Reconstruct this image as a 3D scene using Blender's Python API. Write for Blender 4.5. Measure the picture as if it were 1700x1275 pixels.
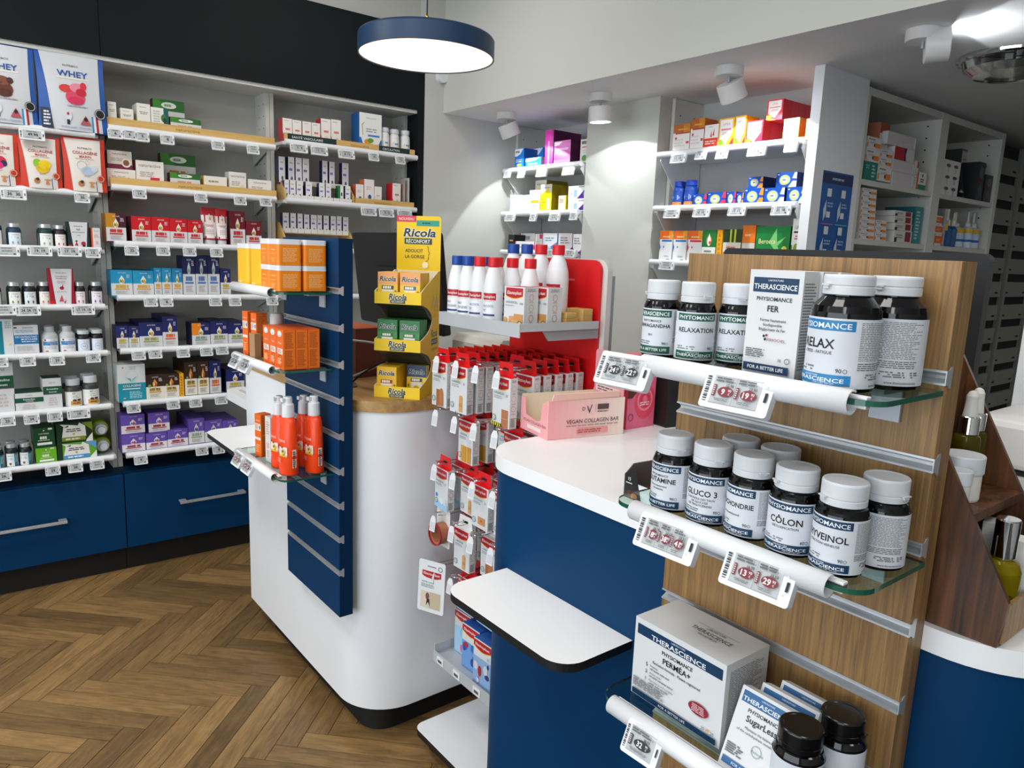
import bpy, bmesh, math, random
from mathutils import Vector, Matrix

# ------------------------------------------------------------------ clear
for o in list(bpy.data.objects):
    bpy.data.objects.remove(o, do_unlink=True)
SC = bpy.context.scene
COL = SC.collection
random.seed(7)

# ------------------------------------------------------------------ camera
cam_d = bpy.data.cameras.new('camera')
cam = bpy.data.objects.new('camera', cam_d)
COL.objects.link(cam)
RIGHT = Vector((0.61728899, 0.78580821, 0.03820669))
DOWN = Vector((0.16139125, -0.07895066, -0.98372743))
FWD = Vector((-0.77000465, 0.61341034, -0.17555794))
cam.matrix_world = Matrix(((RIGHT.x, -DOWN.x, -FWD.x, 0.0),
                           (RIGHT.y, -DOWN.y, -FWD.y, 0.0),
                           (RIGHT.z, -DOWN.z, -FWD.z, 1.5),
                           (0, 0, 0, 1)))
cam_d.sensor_width = 36.0
cam_d.lens = 1219.09 / 1700.0 * 36.0
cam_d.clip_start = 0.02
SC.camera = cam

# ------------------------------------------------------------------ world, exposure
world = bpy.data.worlds.new('world')
SC.world = world
world.use_nodes = True
bg = world.node_tree.nodes['Background']
bg.inputs[0].default_value = (0.80, 0.87, 1.0, 1)
bg.inputs[1].default_value = 0.35
SC.view_settings.view_transform = 'Standard'
SC.view_settings.look = 'None'
SC.view_settings.exposure = 0.0
SC.view_settings.gamma = 1.0
SC.view_settings.use_curve_mapping = False
SC.cycles.max_bounces = 8
SC.cycles.diffuse_bounces = 4
SC.cycles.glossy_bounces = 4
SC.cycles.transmission_bounces = 8
SC.cycles.transparent_max_bounces = 8
SC.cycles.sample_clamp_indirect = 6.0
SC.cycles.caustics_reflective = False
SC.cycles.caustics_refractive = False

# ------------------------------------------------------------------ large area lights (the LED ceiling panels of the sales room)
PANELS = [(-0.75, 0.75), (-2.45, -0.35), (-0.85, -0.35), (0.75, -0.35), (-2.75, 1.45), (0.75, 1.25), (-0.85, -1.95), (0.75, -1.95), (-2.45, -1.95)]  # first one is an unseen panel added to brighten the counter tops
PANEL_W = {(-0.75, 0.75): 6.0, (-2.75, 1.45): 5.0, (-2.45, -0.35): 19.0, (-0.85, -0.35): 12.0, (-0.85, -1.95): 6.0, (0.75, -1.95): 6.0, (-2.45, -1.95): 8.0, (0.75, -0.35): 8.0, (0.75, 1.25): 5.0}
ADDED_PANELS = [(0.35, 3.5, 7.0), (0.35, 5.2, 4.0)]      # unseen panels added to brighten the dispensary, below the lowered ceiling
for (lx, ly) in PANELS:
    ld = bpy.data.lights.new('unseen_panel_light', 'AREA')
    ld.shape = 'RECTANGLE'
    ld.size = 0.56
    ld.size_y = 0.56
    ld.energy = PANEL_W.get((lx, ly), 30.0)
    ld.color = (1.0, 0.985, 0.965)
    lo = bpy.data.objects.new('unseen_panel_light', ld)
    lo.location = (lx, ly, 2.865)
    lo['kind'] = 'helper'
    COL.objects.link(lo)

for (lx, ly, le) in ADDED_PANELS:
    ld = bpy.data.lights.new('unseen_panel_light', 'AREA')
    ld.shape = 'RECTANGLE'
    ld.size = 0.56
    ld.size_y = 0.56
    ld.energy = le
    ld.color = (1.0, 0.985, 0.965)
    lo = bpy.data.objects.new('unseen_panel_light', ld)
    lo.location = (lx, ly, 2.195)
    lo['kind'] = 'helper'
    COL.objects.link(lo)
# daylight entering through the shop front behind the camera
ld = bpy.data.lights.new('shopfront_daylight', 'AREA')
ld.shape = 'RECTANGLE'
ld.size = 5.4
ld.size_y = 2.2
ld.energy = 132.0
ld.color = (0.86, 0.93, 1.0)
lo = bpy.data.objects.new('shopfront_daylight', ld)
lo.location = (-0.35, -3.52, 1.35)
lo.rotation_euler = (math.radians(90), 0, 0)
lo['kind'] = 'helper'
COL.objects.link(lo)

# ------------------------------------------------------------------ materials
MATS = {}


def lin(c):
    return tuple(((x / 12.92) if x <= 0.04045 else ((x + 0.055) / 1.055) ** 2.4) for x in c)


def hexc(h):
    h = h.lstrip('#')
    return lin(tuple(int(h[i:i + 2], 16) / 255.0 for i in (0, 2, 4)))


def M(key, rough=None, metal=0.0):
    """material: '#rrggbb' print colours or a named one."""
    if key in MATS:
        return MATS[key]
    m = bpy.data.materials.new(key.lstrip('#') if not key.startswith('#') else 'print_' + key[1:])
    m.use_nodes = True
    b = m.node_tree.nodes['Principled BSDF']
    b.inputs['Base Color'].default_value = (*hexc(key), 1)
    b.inputs['Roughness'].default_value = 0.42 if rough is None else rough
    b.inputs['Metallic'].default_value = metal
    MATS[key] = m
    return m


def named(name, hexcol, rough=0.5, metal=0.0, bump=None, tint=None, **kw):
    """procedural material: colour broken up by noise, optional fine bump."""
    m = bpy.data.materials.new(name)
    m.use_nodes = True
    nt = m.node_tree
    b = nt.nodes['Principled BSDF']
    c = hexc(hexcol)
    b.inputs['Base Color'].default_value = (*c, 1)
    b.inputs['Roughness'].default_value = rough
    b.inputs['Metallic'].default_value = metal
    for k, v in kw.items():
        b.inputs[k.replace('_', ' ')].default_value = v
    tc = nt.nodes.new('ShaderNodeTexCoord')
    if tint:
        n = nt.nodes.new('ShaderNodeTexNoise')
        n.inputs['Scale'].default_value = tint[0]
        n.inputs['Detail'].default_value = 6
        nt.links.new(tc.outputs['Object'], n.inputs['Vector'])
        r = nt.nodes.new('ShaderNodeValToRGB')
        k = tint[1]
        r.color_ramp.elements[0].position = 0.3
        r.color_ramp.elements[1].position = 0.7
        r.color_ramp.elements[0].color = (*[x * (1 - k) for x in c], 1)
        r.color_ramp.elements[1].color = (*[min(1, x * (1 + k)) for x in c], 1)
        nt.links.new(n.outputs['Fac'], r.inputs['Fac'])
        nt.links.new(r.outputs['Color'], b.inputs['Base Color'])
    if bump:
        n = nt.nodes.new('ShaderNodeTexNoise')
        n.inputs['Scale'].default_value = bump[0]
        n.inputs['Detail'].default_value = 4
        nt.links.new(tc.outputs['Object'], n.inputs['Vector'])
        bp = nt.nodes.new('ShaderNodeBump')
        bp.inputs['Strength'].default_value = bump[1]
        bp.inputs['Distance'].default_value = 0.002
        nt.links.new(n.outputs['Fac'], bp.inputs['Height'])
        nt.links.new(bp.outputs['Normal'], b.inputs['Normal'])
    MATS[name] = m
    return m


def wood(name, dark, light, scale=(1, 1, 1), grain=38.0, rough=0.45, per_object=0.0, knots=0.0):
    """stretched-noise wood grain; per_object shifts the tone of every separate piece."""
    m = bpy.data.materials.new(name)
    m.use_nodes = True
    nt = m.node_tree
    b = nt.nodes['Principled BSDF']
    b.inputs['Roughness'].default_value = rough
    tc = nt.nodes.new('ShaderNodeTexCoord')
    mp = nt.nodes.new('ShaderNodeMapping')
    mp.inputs['Scale'].default_value = scale
    nt.links.new(tc.outputs['Object'], mp.inputs['Vector'])
    oi = nt.nodes.new('ShaderNodeObjectInfo')
    add = nt.nodes.new('ShaderNodeVectorMath')
    add.operation = 'ADD'
    sc = nt.nodes.new('ShaderNodeVectorMath')
    sc.operation = 'SCALE'
    sc.inputs['Scale'].default_value = 9.0
    cmb = nt.nodes.new('ShaderNodeCombineXYZ')
    for i in range(3):
        nt.links.new(oi.outputs['Random'], cmb.inputs[i])
    nt.links.new(cmb.outputs[0], sc.inputs[0])
    nt.links.new(mp.outputs[0], add.inputs[0])
    nt.links.new(sc.outputs[0], add.inputs[1])
    n1 = nt.nodes.new('ShaderNodeTexNoise')
    n1.inputs['Scale'].default_value = grain
    n1.inputs['Detail'].default_value = 8
    n1.inputs['Roughness'].default_value = 0.65
    n1.inputs['Distortion'].default_value = 0.6
    n2 = nt.nodes.new('ShaderNodeTexNoise')
    n2.inputs['Scale'].default_value = grain * 0.16
    n2.inputs['Detail'].default_value = 4
    n2.inputs['Distortion'].default_value = 1.2
    nt.links.new(add.outputs[0], n1.inputs['Vector'])
    nt.links.new(add.outputs[0], n2.inputs['Vector'])
    mx = nt.nodes.new('ShaderNodeMath')
    mx.operation = 'ADD'
    h1 = nt.nodes.new('ShaderNodeMath')
    h1.operation = 'MULTIPLY'
    h1.inputs[1].default_value = 0.65
    h2 = nt.nodes.new('ShaderNodeMath')
    h2.operation = 'MULTIPLY'
    h2.inputs[1].default_value = 0.35
    nt.links.new(n1.outputs['Fac'], h1.inputs[0])
    nt.links.new(n2.outputs['Fac'], h2.inputs[0])
    nt.links.new(h1.outputs[0], mx.inputs[0])
    nt.links.new(h2.outputs[0], mx.inputs[1])
    r = nt.nodes.new('ShaderNodeValToRGB')
    r.color_ramp.elements[0].position = 0.36
    r.color_ramp.elements[1].position = 0.64
    r.color_ramp.elements[0].color = (*hexc(dark), 1)
    r.color_ramp.elements[1].color = (*hexc(light), 1)
    nt.links.new(mx.outputs[0], r.inputs['Fac'])
    last = r.outputs['Color']
    if per_object:
        hs = nt.nodes.new('ShaderNodeHueSaturation')
        mr = nt.nodes.new('ShaderNodeMapRange')
        mr.inputs['To Min'].default_value = 1 - per_object
        mr.inputs['To Max'].default_value = 1 + per_object
        nt.links.new(oi.outputs['Random'], mr.inputs['Value'])
        nt.links.new(mr.outputs[0], hs.inputs['Value'])
        nt.links.new(last, hs.inputs['Color'])
        last = hs.outputs['Color']
    nt.links.new(last, b.inputs['Base Color'])
    if knots:
        kv = nt.nodes.new('ShaderNodeMapping')
        kv.inputs['Scale'].default_value = (1.0, 1.0, 0.55)
        nt.links.new(tc.outputs['Object'], kv.inputs['Vector'])
        vo = nt.nodes.new('ShaderNodeTexVoronoi')
        vo.inputs['Scale'].default_value = 7.0
        nt.links.new(kv.outputs[0], vo.inputs['Vector'])
        kr = nt.nodes.new('ShaderNodeValToRGB')
        kr.color_ramp.elements[0].position = 0.02
        kr.color_ramp.elements[1].position = 0.075
        kr.color_ramp.elements[0].color = (0.32, 0.26, 0.2, 1)
        kr.color_ramp.elements[1].color = (1, 1, 1, 1)
        nt.links.new(vo.outputs['Distance'], kr.inputs['Fac'])
        km = nt.nodes.new('ShaderNodeMix')
        km.data_type = 'RGBA'
        km.blend_type = 'MULTIPLY'
        km.inputs['Factor'].default_value = 1.0
        nt.links.new(last, km.inputs['A'])
        nt.links.new(kr.outputs['Color'], km.inputs['B'])
        nt.links.new(km.outputs['Result'], b.inputs['Base Color'])
    bp = nt.nodes.new('ShaderNodeBump')
    bp.inputs['Strength'].default_value = 0.12
    bp.inputs['Distance'].default_value = 0.001
    nt.links.new(n1.outputs['Fac'], bp.inputs['Height'])
    nt.links.new(bp.outputs['Normal'], b.inputs['Normal'])
    MATS[name] = m
    return m


def glassy(name, col, rough=0.02, ior=1.45, mix=0.0, tint=None):
    m = bpy.data.materials.new(name)
    m.use_nodes = True
    b = m.node_tree.nodes['Principled BSDF']
    b.inputs['Base Color'].default_value = (*hexc(col), 1)
    b.inputs['Roughness'].default_value = rough
    b.inputs['IOR'].default_value = ior
    b.inputs['Transmission Weight'].default_value = 1.0 - mix
    MATS[name] = m
    return m


def emit(name, col, strength):
    m = bpy.data.materials.new(name)
    m.use_nodes = True
    b = m.node_tree.nodes['Principled BSDF']
    b.inputs['Base Color'].default_value = (*hexc(col), 1)
    b.inputs['Emission Color'].default_value = (*hexc(col), 1)
    b.inputs['Emission Strength'].default_value = strength
    MATS[name] = m
    return m


named('wall_paint', '#cccdc6', 0.75, bump=(300, 0.05), tint=(3, 0.012))
named('soffit_paint', '#efeeee', 0.75, bump=(300, 0.05), tint=(3, 0.012))
named('dark_header', '#0e1416', 0.65, bump=(220, 0.12), tint=(6, 0.06), Specular_IOR_Level=0.2)
named('white_board', '#e6e7e7', 0.42, tint=(5, 0.01))
named('rack_board', '#d6d6d0', 0.5, tint=(4, 0.02))
named('rack_back', '#c4c4c4', 0.6, tint=(4, 0.02))
named('shelf_back', '#b9b9b4', 0.6, tint=(4, 0.02))
named('upright', '#c9cac5', 0.45, tint=(4, 0.02))
named('navy_lacquer', '#02365e', 0.48, bump=(500, 0.03), tint=(4, 0.05), Specular_IOR_Level=0.14)
named('navy_dark', '#022a4a', 0.5, bump=(500, 0.03), tint=(4, 0.05), Specular_IOR_Level=0.14)
named('counter_white', '#f1f3f6', 0.40, bump=(600, 0.03), tint=(7, 0.012))
named('top_white', '#f6f7f7', 0.34, tint=(6, 0.012))
named('plinth', '#040405', 0.7, tint=(6, 0.1))
named('white_plastic', '#e9ebed', 0.33, tint=(9, 0.01))
named('cap_plastic', '#d4d8dc', 0.38, tint=(60, 0.015))
named('black_plastic', '#0a0a0b', 0.22, tint=(20, 0.2))
named('black_matte', '#0d0e10', 0.5, tint=(20, 0.1))
named('bottle_black', '#07070a', 0.08, tint=(20, 0.1))
named('label_paper', '#d5dae0', 0.45, tint=(30, 0.01))
named('carton_white', '#dadcdd', 0.5, tint=(20, 0.012))
named('carton_cream', '#e8e2d6', 0.55, tint=(20, 0.02))
named('aluminium', '#d3d6d9', 0.36, 0.7, tint=(30, 0.06))
named('steel', '#cfd2d5', 0.3, 0.55, tint=(30, 0.05))
named('chrome', '#dfe1e3', 0.06, 1.0, tint=(30, 0.02))
named('grey_metal', '#a9adb2', 0.42, 0.35, tint=(12, 0.05))
named('tray_metal', '#c3c8cc', 0.45, 0.2, tint=(12, 0.04))
named('eink', '#b9bdbd', 0.35, tint=(80, 0.02))
named('spot_white', '#e6e5e4', 0.5, tint=(8, 0.01))
named('red_panel', '#d31016', 0.42, tint=(8, 0.03))
named('brass', '#c99a3c', 0.25, 1.0, tint=(20, 0.04))
named('lamp_navy', '#0f3557', 0.42, tint=(8, 0.05))
named('yellow_card', '#f7cf05', 0.48, tint=(14, 0.02))
named('card_inner', '#e9e0c4', 0.6, tint=(14, 0.02))
named('pink_card', '#f0a5a8', 0.5, tint=(9, 0.03))
named('peach_card', '#f3c4b5', 0.5, tint=(9, 0.03))
named('bottle_white', '#eef0f1', 0.35, tint=(14, 0.01))
named('drawer_grey', '#8d8f89', 0.5, tint=(6, 0.04))
named('dark_gap', '#131416', 0.7, tint=(6, 0.1))
named('orange_plastic', '#f56a00', 0.36, tint=(14, 0.03))
named('orange_jar', '#f58a0a', 0.36, tint=(14, 0.03))
named('yellow_jar', '#fbc30a', 0.36, tint=(14, 0.03))
named('orange_bottle', '#ff4a12', 0.34, tint=(14, 0.03))
named('grey_wall', '#8f9390', 0.7, tint=(4, 0.03))
named('screen_print', '#22252a', 0.4, tint=(60, 0.1))
wood('oak_panel', '#6f5231', '#ad8652', (1.0, 1.0, 0.03), 190, 0.45, knots=1)
wood('oak_top', '#9c7446', '#cfa468', (0.06, 1.0, 1.0), 40, 0.4)
wood('light_wood', '#c39a54', '#dfb973', (1.0, 0.08, 1.0), 30, 0.5)
wood('walnut', '#120803', '#74492b', (1.0, 1.0, 0.04), 85, 0.42)
wood('plank', '#6b5231', '#9c7b4c', (0.16, 1.0, 1.0), 75, 0.45, per_object=0.30)
wood('floor_far', '#1c140b', '#2e2212', (0.3, 1.0, 1.0), 30, 0.4)
glassy('clear_glass', '#eaf4ef', 0.01, 1.35)
glassy('shelf_glass', '#cfe6da', 0.01, 1.2)
named('glass_edge', '#1d5a46', 0.1, tint=(20, 0.1))
glassy('amber_oil', '#d8c21c', 0.04, 1.25, mix=.25)
glassy('dark_oil', '#7d7216', 0.04, 1.25, mix=.3)
glassy('clear_plastic', '#e8eceb', 0.12, 1.3)
named('frost', '#e9ebee', 0.35, tint=(14, 0.01))
emit('lamp_glow', '#ffdfc8', 1.6)
emit('spot_glow', '#f4fbff', 30.0)
emit('panel_glow', '#fff8ef', 2.0)

# ------------------------------------------------------------------ mesh builder
FACES = ('front', 'back', 'left', 'right', 'top', 'bottom')


class MB:
    def __init__(s):
        s.v = []
        s.f = []
        s.fm = []
        s.fs = []
        s.mats = []
        s.X = None

    def mi(s, mat):
        if mat not in s.mats:
            s.mats.append(mat)
        return s.mats.index(mat)

    def add(s, verts, faces, mat, smooth=False):
        o = len(s.v)
        if s.X is not None:
            verts = [tuple(s.X @ Vector(p)) for p in verts]
        s.v.extend(verts)
        i = s.mi(mat)
        for f in faces:
            s.f.append(tuple(k + o for k in f))
            s.fm.append(i)
            s.fs.append(smooth)
        return s

    def box(s, x0, x1, y0, y1, z0, z1, mat, **face):
        v = [(x0, y0, z0), (x1, y0, z0), (x1, y1, z0), (x0, y1, z0), (x0, y0, z1), (x1, y0, z1), (x1, y1, z1), (x0, y1, z1)]
        q = dict(front=(0, 1, 5, 4), back=(2, 3, 7, 6), left=(3, 0, 4, 7), right=(1, 2, 6, 5), top=(4, 5, 6, 7), bottom=(3, 2, 1, 0))
        by = {}
        for n in FACES:
            by.setdefault(face.get(n, mat), []).append(q[n])
        for m, fs in by.items():
            s.add(v, fs, m)
        return s

    def prism(s, outline, axis, a0, a1, mat, side=None, smooth=False, cap1=None):
        """outline: ccw points; axis 'z': (x,y), 'y': (x,z), 'x': (y,z)."""
        n = len(outline)

        def P(p, a):
            return {'z': (p[0], p[1], a), 'y': (p[0], a, p[1]), 'x': (a, p[0], p[1])}[axis]
        v = [P(p, a0) for p in outline] + [P(p, a1) for p in outline]
        s.add(v, [tuple(range(n - 1, -1, -1))], mat)
        s.add(v, [tuple(range(n, 2 * n))], cap1 or mat)
        s.add(v, [(i, (i + 1) % n, n + (i + 1) % n, n + i) for i in range(n)], side or mat, smooth)
        return s

    def lathe(s, prof, seg, mat, c=(0, 0, 0), smooth=True, axis='z', caps=True):
        """prof: [(r, h[, mat])]; mat of a ring applies to the band up to the next ring."""
        rings = []
        v = []
        for p in prof:
            ring = []
            for k in range(seg):
                a = 2 * math.pi * k / seg
                x, y, z = p[0] * math.cos(a), p[0] * math.sin(a), p[1]
                if axis == 'y':
                    x, y, z = x, z, y
                elif axis == 'x':
                    x, y, z = z, x, y
                ring.append(len(v))
                v.append((x + c[0], y + c[1], z + c[2]))
            rings.append(ring)
        flip = axis == 'y'
        for i in range(len(prof) - 1):
            m = prof[i][2] if len(prof[i]) > 2 else mat
            fs = []
            for k in range(seg):
                a, b = rings[i][k], rings[i][(k + 1) % seg]
                d, e = rings[i + 1][(k + 1) % seg], rings[i + 1][k]
                fs.append((a, b, d, e) if not flip else (e, d, b, a))
            s.add(v, fs, m, smooth)
        if caps:
            for ri, rev in ((0, True), (-1, False)):
                if prof[ri][0] > 1e-5:
                    r = rings[ri]
                    m = (prof[ri][2] if len(prof[ri]) > 2 else mat) if ri == 0 else mat
                    s.add(v, [tuple(reversed(r)) if rev != flip else tuple(r)], m)
        return s

    def tube(s, path, r, seg, mat, smooth=True):
        path = [Vector(p) for p in path]
        n = len(path)
        up = Vector((0, 0, 1))
        v = []
        prev = None
        for i, p in enumerate(path):
            t = (path[min(i + 1, n - 1)] - path[max(i - 1, 0)]).normalized()
            a = prev if prev is not None else (up if abs(t.dot(up)) < 0.95 else Vector((1, 0, 0)))
            a = (a - t * a.dot(t)).normalized()
            b = t.cross(a)
            prev = a
            for k in range(seg):
                w = 2 * math.pi * k / seg
                v.append(tuple(p + (a * math.cos(w) + b * math.sin(w)) * r))
        fs = []
        for i in range(n - 1):
            for k in range(seg):
                fs.append((i * seg + k, i * seg + (k + 1) % seg, (i + 1) * seg + (k + 1) % seg, (i + 1) * seg + k))
        s.add(v, fs, mat, smooth)
        s.add(v, [tuple(range(seg - 1, -1, -1)), tuple(range((n - 1) * seg, n * seg))], mat)
        return s

    def mesh(s, name):
        me = bpy.data.meshes.new(name)
        me.from_pydata(s.v, [], s.f)
        for m in s.mats:
            me.materials.append(MATS[m] if m in MATS else M(m))
        me.polygons.foreach_set('material_index', s.fm)
        me.polygons.foreach_set('use_smooth', s.fs)
        me.update()
        return me

    def obj(s, name, parent=None, loc=None, rot=None, bevel=0.0, **tags):
        return put(name, s.mesh(name), parent, loc, rot, bevel, **tags)


def put(name, me, parent=None, loc=None, rot=None, bevel=0.0, **tags):
    o = bpy.data.objects.new(name, me)
    COL.objects.link(o)
    if parent is not None:
        o.parent = parent
    if loc is not None:
        o.location = loc
    if rot is not None:
        o.rotation_euler = rot if isinstance(rot, tuple) else (0, 0, rot)
    if bevel:
        md = o.modifiers.new('bevel', 'BEVEL')
        md.width = bevel
        md.segments = 2
        md.limit_method = 'ANGLE'
        md.angle_limit = math.radians(40)
    for k, v in tags.items():
        o[k] = v
    return o


def empty(name, loc=(0, 0, 0), rot=0.0, **tags):
    return put(name, None, None, loc, rot, 0.0, **tags)


def rr(x0, x1, y0, y1, r, n=6):
    """ccw rounded rectangle; r one radius or four (x0y0, x1y0, x1y1, x0y1)."""
    if not isinstance(r, (tuple, list)):
        r = (r,) * 4
    pts = []
    cs = [(x0, y0, 1, 1, 180, r[0]), (x1, y0, -1, 1, 270, r[1]), (x1, y1, -1, -1, 0, r[2]), (x0, y1, 1, -1, 90, r[3])]
    for cx, cy, sx, sy, a0, q in cs:
        if q <= 1e-6:
            pts.append((cx, cy))
            continue
        for k in range(n + 1):
            a = math.radians(a0 + 90.0 * k / n)
            pts.append((cx + sx * q + q * math.cos(a), cy + sy * q + q * math.sin(a)))
    return pts


# ------------------------------------------------------------------ lettering and flat print
TC = {}


def text_geo(s, bold=0.0, shear=0.0):
    k = (s, bold, shear)
    if k in TC:
        return TC[k]
    cu = bpy.data.curves.new('t', 'FONT')
    cu.body = s
    cu.size = 1.0
    cu.resolution_u = 2
    cu.offset = bold
    cu.shear = shear
    cu.fill_mode = 'FRONT'
    ob = bpy.data.objects.new('t', cu)
    COL.objects.link(ob)
    bpy.context.view_layer.update()
    me = ob.to_mesh()
    v = [(p.co.x, p.co.y) for p in me.vertices]
    f = [tuple(p.vertices) for p in me.polygons]
    ob.to_mesh_clear()
    bpy.data.objects.remove(ob, do_unlink=True)
    bpy.data.curves.remove(cu)
    if v:
        x0, x1 = min(p[0] for p in v), max(p[0] for p in v)
    else:
        x0, x1 = 0.0, 1.0
    TC[k] = (v, f, x0, x1)
    return TC[k]


CAP = 0.72


class Print:
    """flat print in fractions of a w x h field: x in [-.5, .5], y in [0, 1]."""

    def __init__(s, w, h):
        s.w, s.h = w, h
        s.items = []

    def G(s, pts, col):
        s.items.append(([(x * s.w, y * s.h) for x, y in pts], [tuple(range(len(pts)))], col, False))
        return s

    def R(s, x0, x1, y0, y1, col):
        s.items.append(([(x0 * s.w, y0 * s.h), (x1 * s.w, y0 * s.h), (x1 * s.w, y1 * s.h), (x0 * s.w, y1 * s.h)], [(0, 1, 2, 3)], col, True))
        return s

    def E(s, cx, cy, rx, ry, col, n=18):
        """rx as a fraction of w, ry of h (ry None: a true circle)."""
        ry = rx * s.w / s.h if ry is None else ry
        p = [((cx + rx * math.cos(2 * math.pi * k / n)) * s.w, (cy + ry * math.sin(2 * math.pi * k / n)) * s.h) for k in range(n)]
        s.items.append((p, [tuple(range(n))], col, False))
        return s

    def ring(s, cx, cy, rx, t, col, n=20):
        a = rx * s.w
        b = a * (1 - t)
        p = [(cx * s.w + q * math.cos(2 * math.pi * k / n), cy * s.h + q * math.sin(2 * math.pi * k / n)) for q in (a, b) for k in range(n)]
        s.items.append((p, [(k, (k + 1) % n, n + (k + 1) % n, n + k) for k in range(n)], col, False))
        return s

    def drop(s, cx, cy, rx, ry, col):
        p = []
        n = 14
        for k in range(n + 1):
            a = math.radians(150 - 300 * k / n - 90 + 180 - 60) if False else math.radians(215 + 290 * k / n - 180 + 0)
            p.append(((cx + rx * math.cos(math.radians(-235 + 290 * k / n))) * s.w, (cy + ry * 0.75 * math.sin(math.radians(-235 + 290 * k / n)) - 0.2 * ry) * s.h))
        p.append((cx * s.w, (cy + ry) * s.h))
        s.items.append((p, [tuple(range(len(p)))], col, False))
        return s

    def T(s, t, cx, cy, ch, col, w=None, bold=0.0, al='c', shear=0.0, mx=None):
        """ch: cap height as a fraction of h; w: exact width as a fraction of w; mx: greatest width."""
        v, f, x0, x1 = text_geo(t, bold, shear)
        if not v:
            return s
        sy = ch * s.h / CAP
        wd = (x1 - x0) * sy
        sx = sy
        if w is not None:
            sx = w * s.w / max(1e-6, (x1 - x0))
        elif mx is not None and wd > mx * s.w:
            sx = mx * s.w / (x1 - x0)
        wd = (x1 - x0) * sx
        ox = cx * s.w - {'c': wd / 2, 'l': 0, 'r': wd}[al]
        oy = cy * s.h - ch * s.h / 2
        s.items.append(([(ox + (p[0] - x0) * sx, oy + p[1] * sy) for p in v], f, col, False))
        return s

    def L(s, x0, x1, y0, y1, n, col, fill=0.55, words=4, al='l'):
        """n lines of fine print as short strokes."""
        rnd = random.Random(int((x0 + 2) * 997 + n * 31 + y0 * 771))
        st = (y1 - y0) / n
        v = []
        f = []
        for i in range(n):
            y = y1 - (i + 0.5) * st
            hh = st * fill * 0.5
            tot = (x1 - x0) * rnd.uniform(0.72, 1.0)
            x = x0 if al == 'l' else (x0 + x1 - tot) / 2
            xe = x + tot
            while x < xe - 1e-4:
                wd = min((x1 - x0) / words * rnd.uniform(0.5, 1.3), xe - x)
                o = len(v)
                v += [(x * s.w, (y - hh) * s.h), ((x + wd * 0.86) * s.w, (y - hh) * s.h), ((x + wd * 0.86) * s.w, (y + hh) * s.h), (x * s.w, (y + hh) * s.h)]
                f.append((o, o + 1, o + 2, o + 3))
                x += wd
        s.items.append((v, f, col, False))
        return s

    def emit(s, mb, fn, start=1, step=0.00016, bend=False):
        for i, (v, f, col, strip) in enumerate(s.items):
            d = (start + i) * step
            if bend and strip:
                (xa, ya), (xb, _), (_, yb) = v[0], v[1], v[2]
                n = max(1, int(abs(xb - xa) / 0.0035))
                vv = []
                ff = []
                for k in range(n + 1):
                    x = xa + (xb - xa) * k / n
                    vv += [fn(x, ya, d), fn(x, yb, d)]
                    if k:
                        ff.append((2 * k - 2, 2 * k, 2 * k + 1, 2 * k - 1))
                mb.add(vv, ff, col, True)
            else:
                mb.add([fn(x, y, d) for x, y in v], f, col)
        return mb


def f_front(y=0.0):
    return lambda u, v, d: (u, y - d, v)


def f_right(x, yc):
    return lambda u, v, d: (x + d, yc + u, v)


def f_left(x, yc):
    return lambda u, v, d: (x - d, yc - u, v)


def f_top(z, yc):
    return lambda u, v, d: (u, yc + v, z + d)


def f_cyl(r, z0=0.0, a0=0.0):
    return lambda u, v, d: ((r + d) * math.sin(u / r + a0), -(r + d) * math.cos(u / r + a0), z0 + v)


ORD = ['first', 'second', 'third', 'fourth', 'fifth', 'sixth', 'seventh', 'eighth', 'ninth', 'tenth', 'eleventh', 'twelfth', 'thirteenth']

# ================================================================== THE SETTING
ST = dict(kind='structure')

# floor slab and herringbone planks (0.49 x 0.07 m at 45 degrees)
floor = MB().box(-3.95, 3.25, -3.65, 6.7, -0.06, -0.004, 'floor_far').obj('floor', **ST)
PL, PW = 0.49, 0.07
pm = MB()
g = 0.0010
pm.box(g, PL - g, g, PW - g, -0.004, 0.0, 'plank')
plank_mesh = pm.mesh('plank')
cnt = 0
spots = []
s2 = math.sqrt(0.5)
for k in range(-60, 60):
    for m in range(-14, 14):
        for v in (0, 1):
            p = -1.67 + k * PW + m * PL
            q = 2.055 + k * PW - m * PL
            if v:
                q += PW
                cp, cq = p + PW / 2, q + PL / 2
            else:
                cp, cq = p + PL / 2, q + PW / 2
            wx, wy = (cp - cq) * s2, (cp + cq) * s2
            # visible part of the sales floor
            if -3.75 < wx < -1.25 and -0.75 < wy < 1.75:
                vx = Vector((wx, wy, 0)) - Vector((0, 0, 1.5))
                dz = vx.dot(FWD)
                if dz < 0.3:
                    continue
                px = 850 + 1219 * vx.dot(RIGHT) / dz
                py = 637 + 1219 * vx.dot(DOWN) / dz
                if -160 < px < 1000 and py < 1420:
                    spots.append((dz, p, q, v))
spots.sort()
for dz, p, q, v in spots[:300]:
    o = put('plank', plank_mesh, floor)
    if v:      # along q
        x, y = (p + PW - q) * s2, (p + PW + q) * s2
        o.location = (x, y, 0)
        o.rotation_euler = (0, 0, math.radians(135))
    else:
        x, y = (p - q) * s2, (p + q) * s2
        o.location = (x, y, 0)
        o.rotation_euler = (0, 0, math.radians(45))

# ceilings
MB().box(-3.95, 3.25, -3.65, 2.258, 2.90, 2.96, 'soffit_paint').obj('ceiling', **ST)
MB().box(-3.95, 3.25, 2.258, 6.7, 2.228, 2.96, 'soffit_paint', front='wall_paint').obj('ceiling', **ST)
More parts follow.
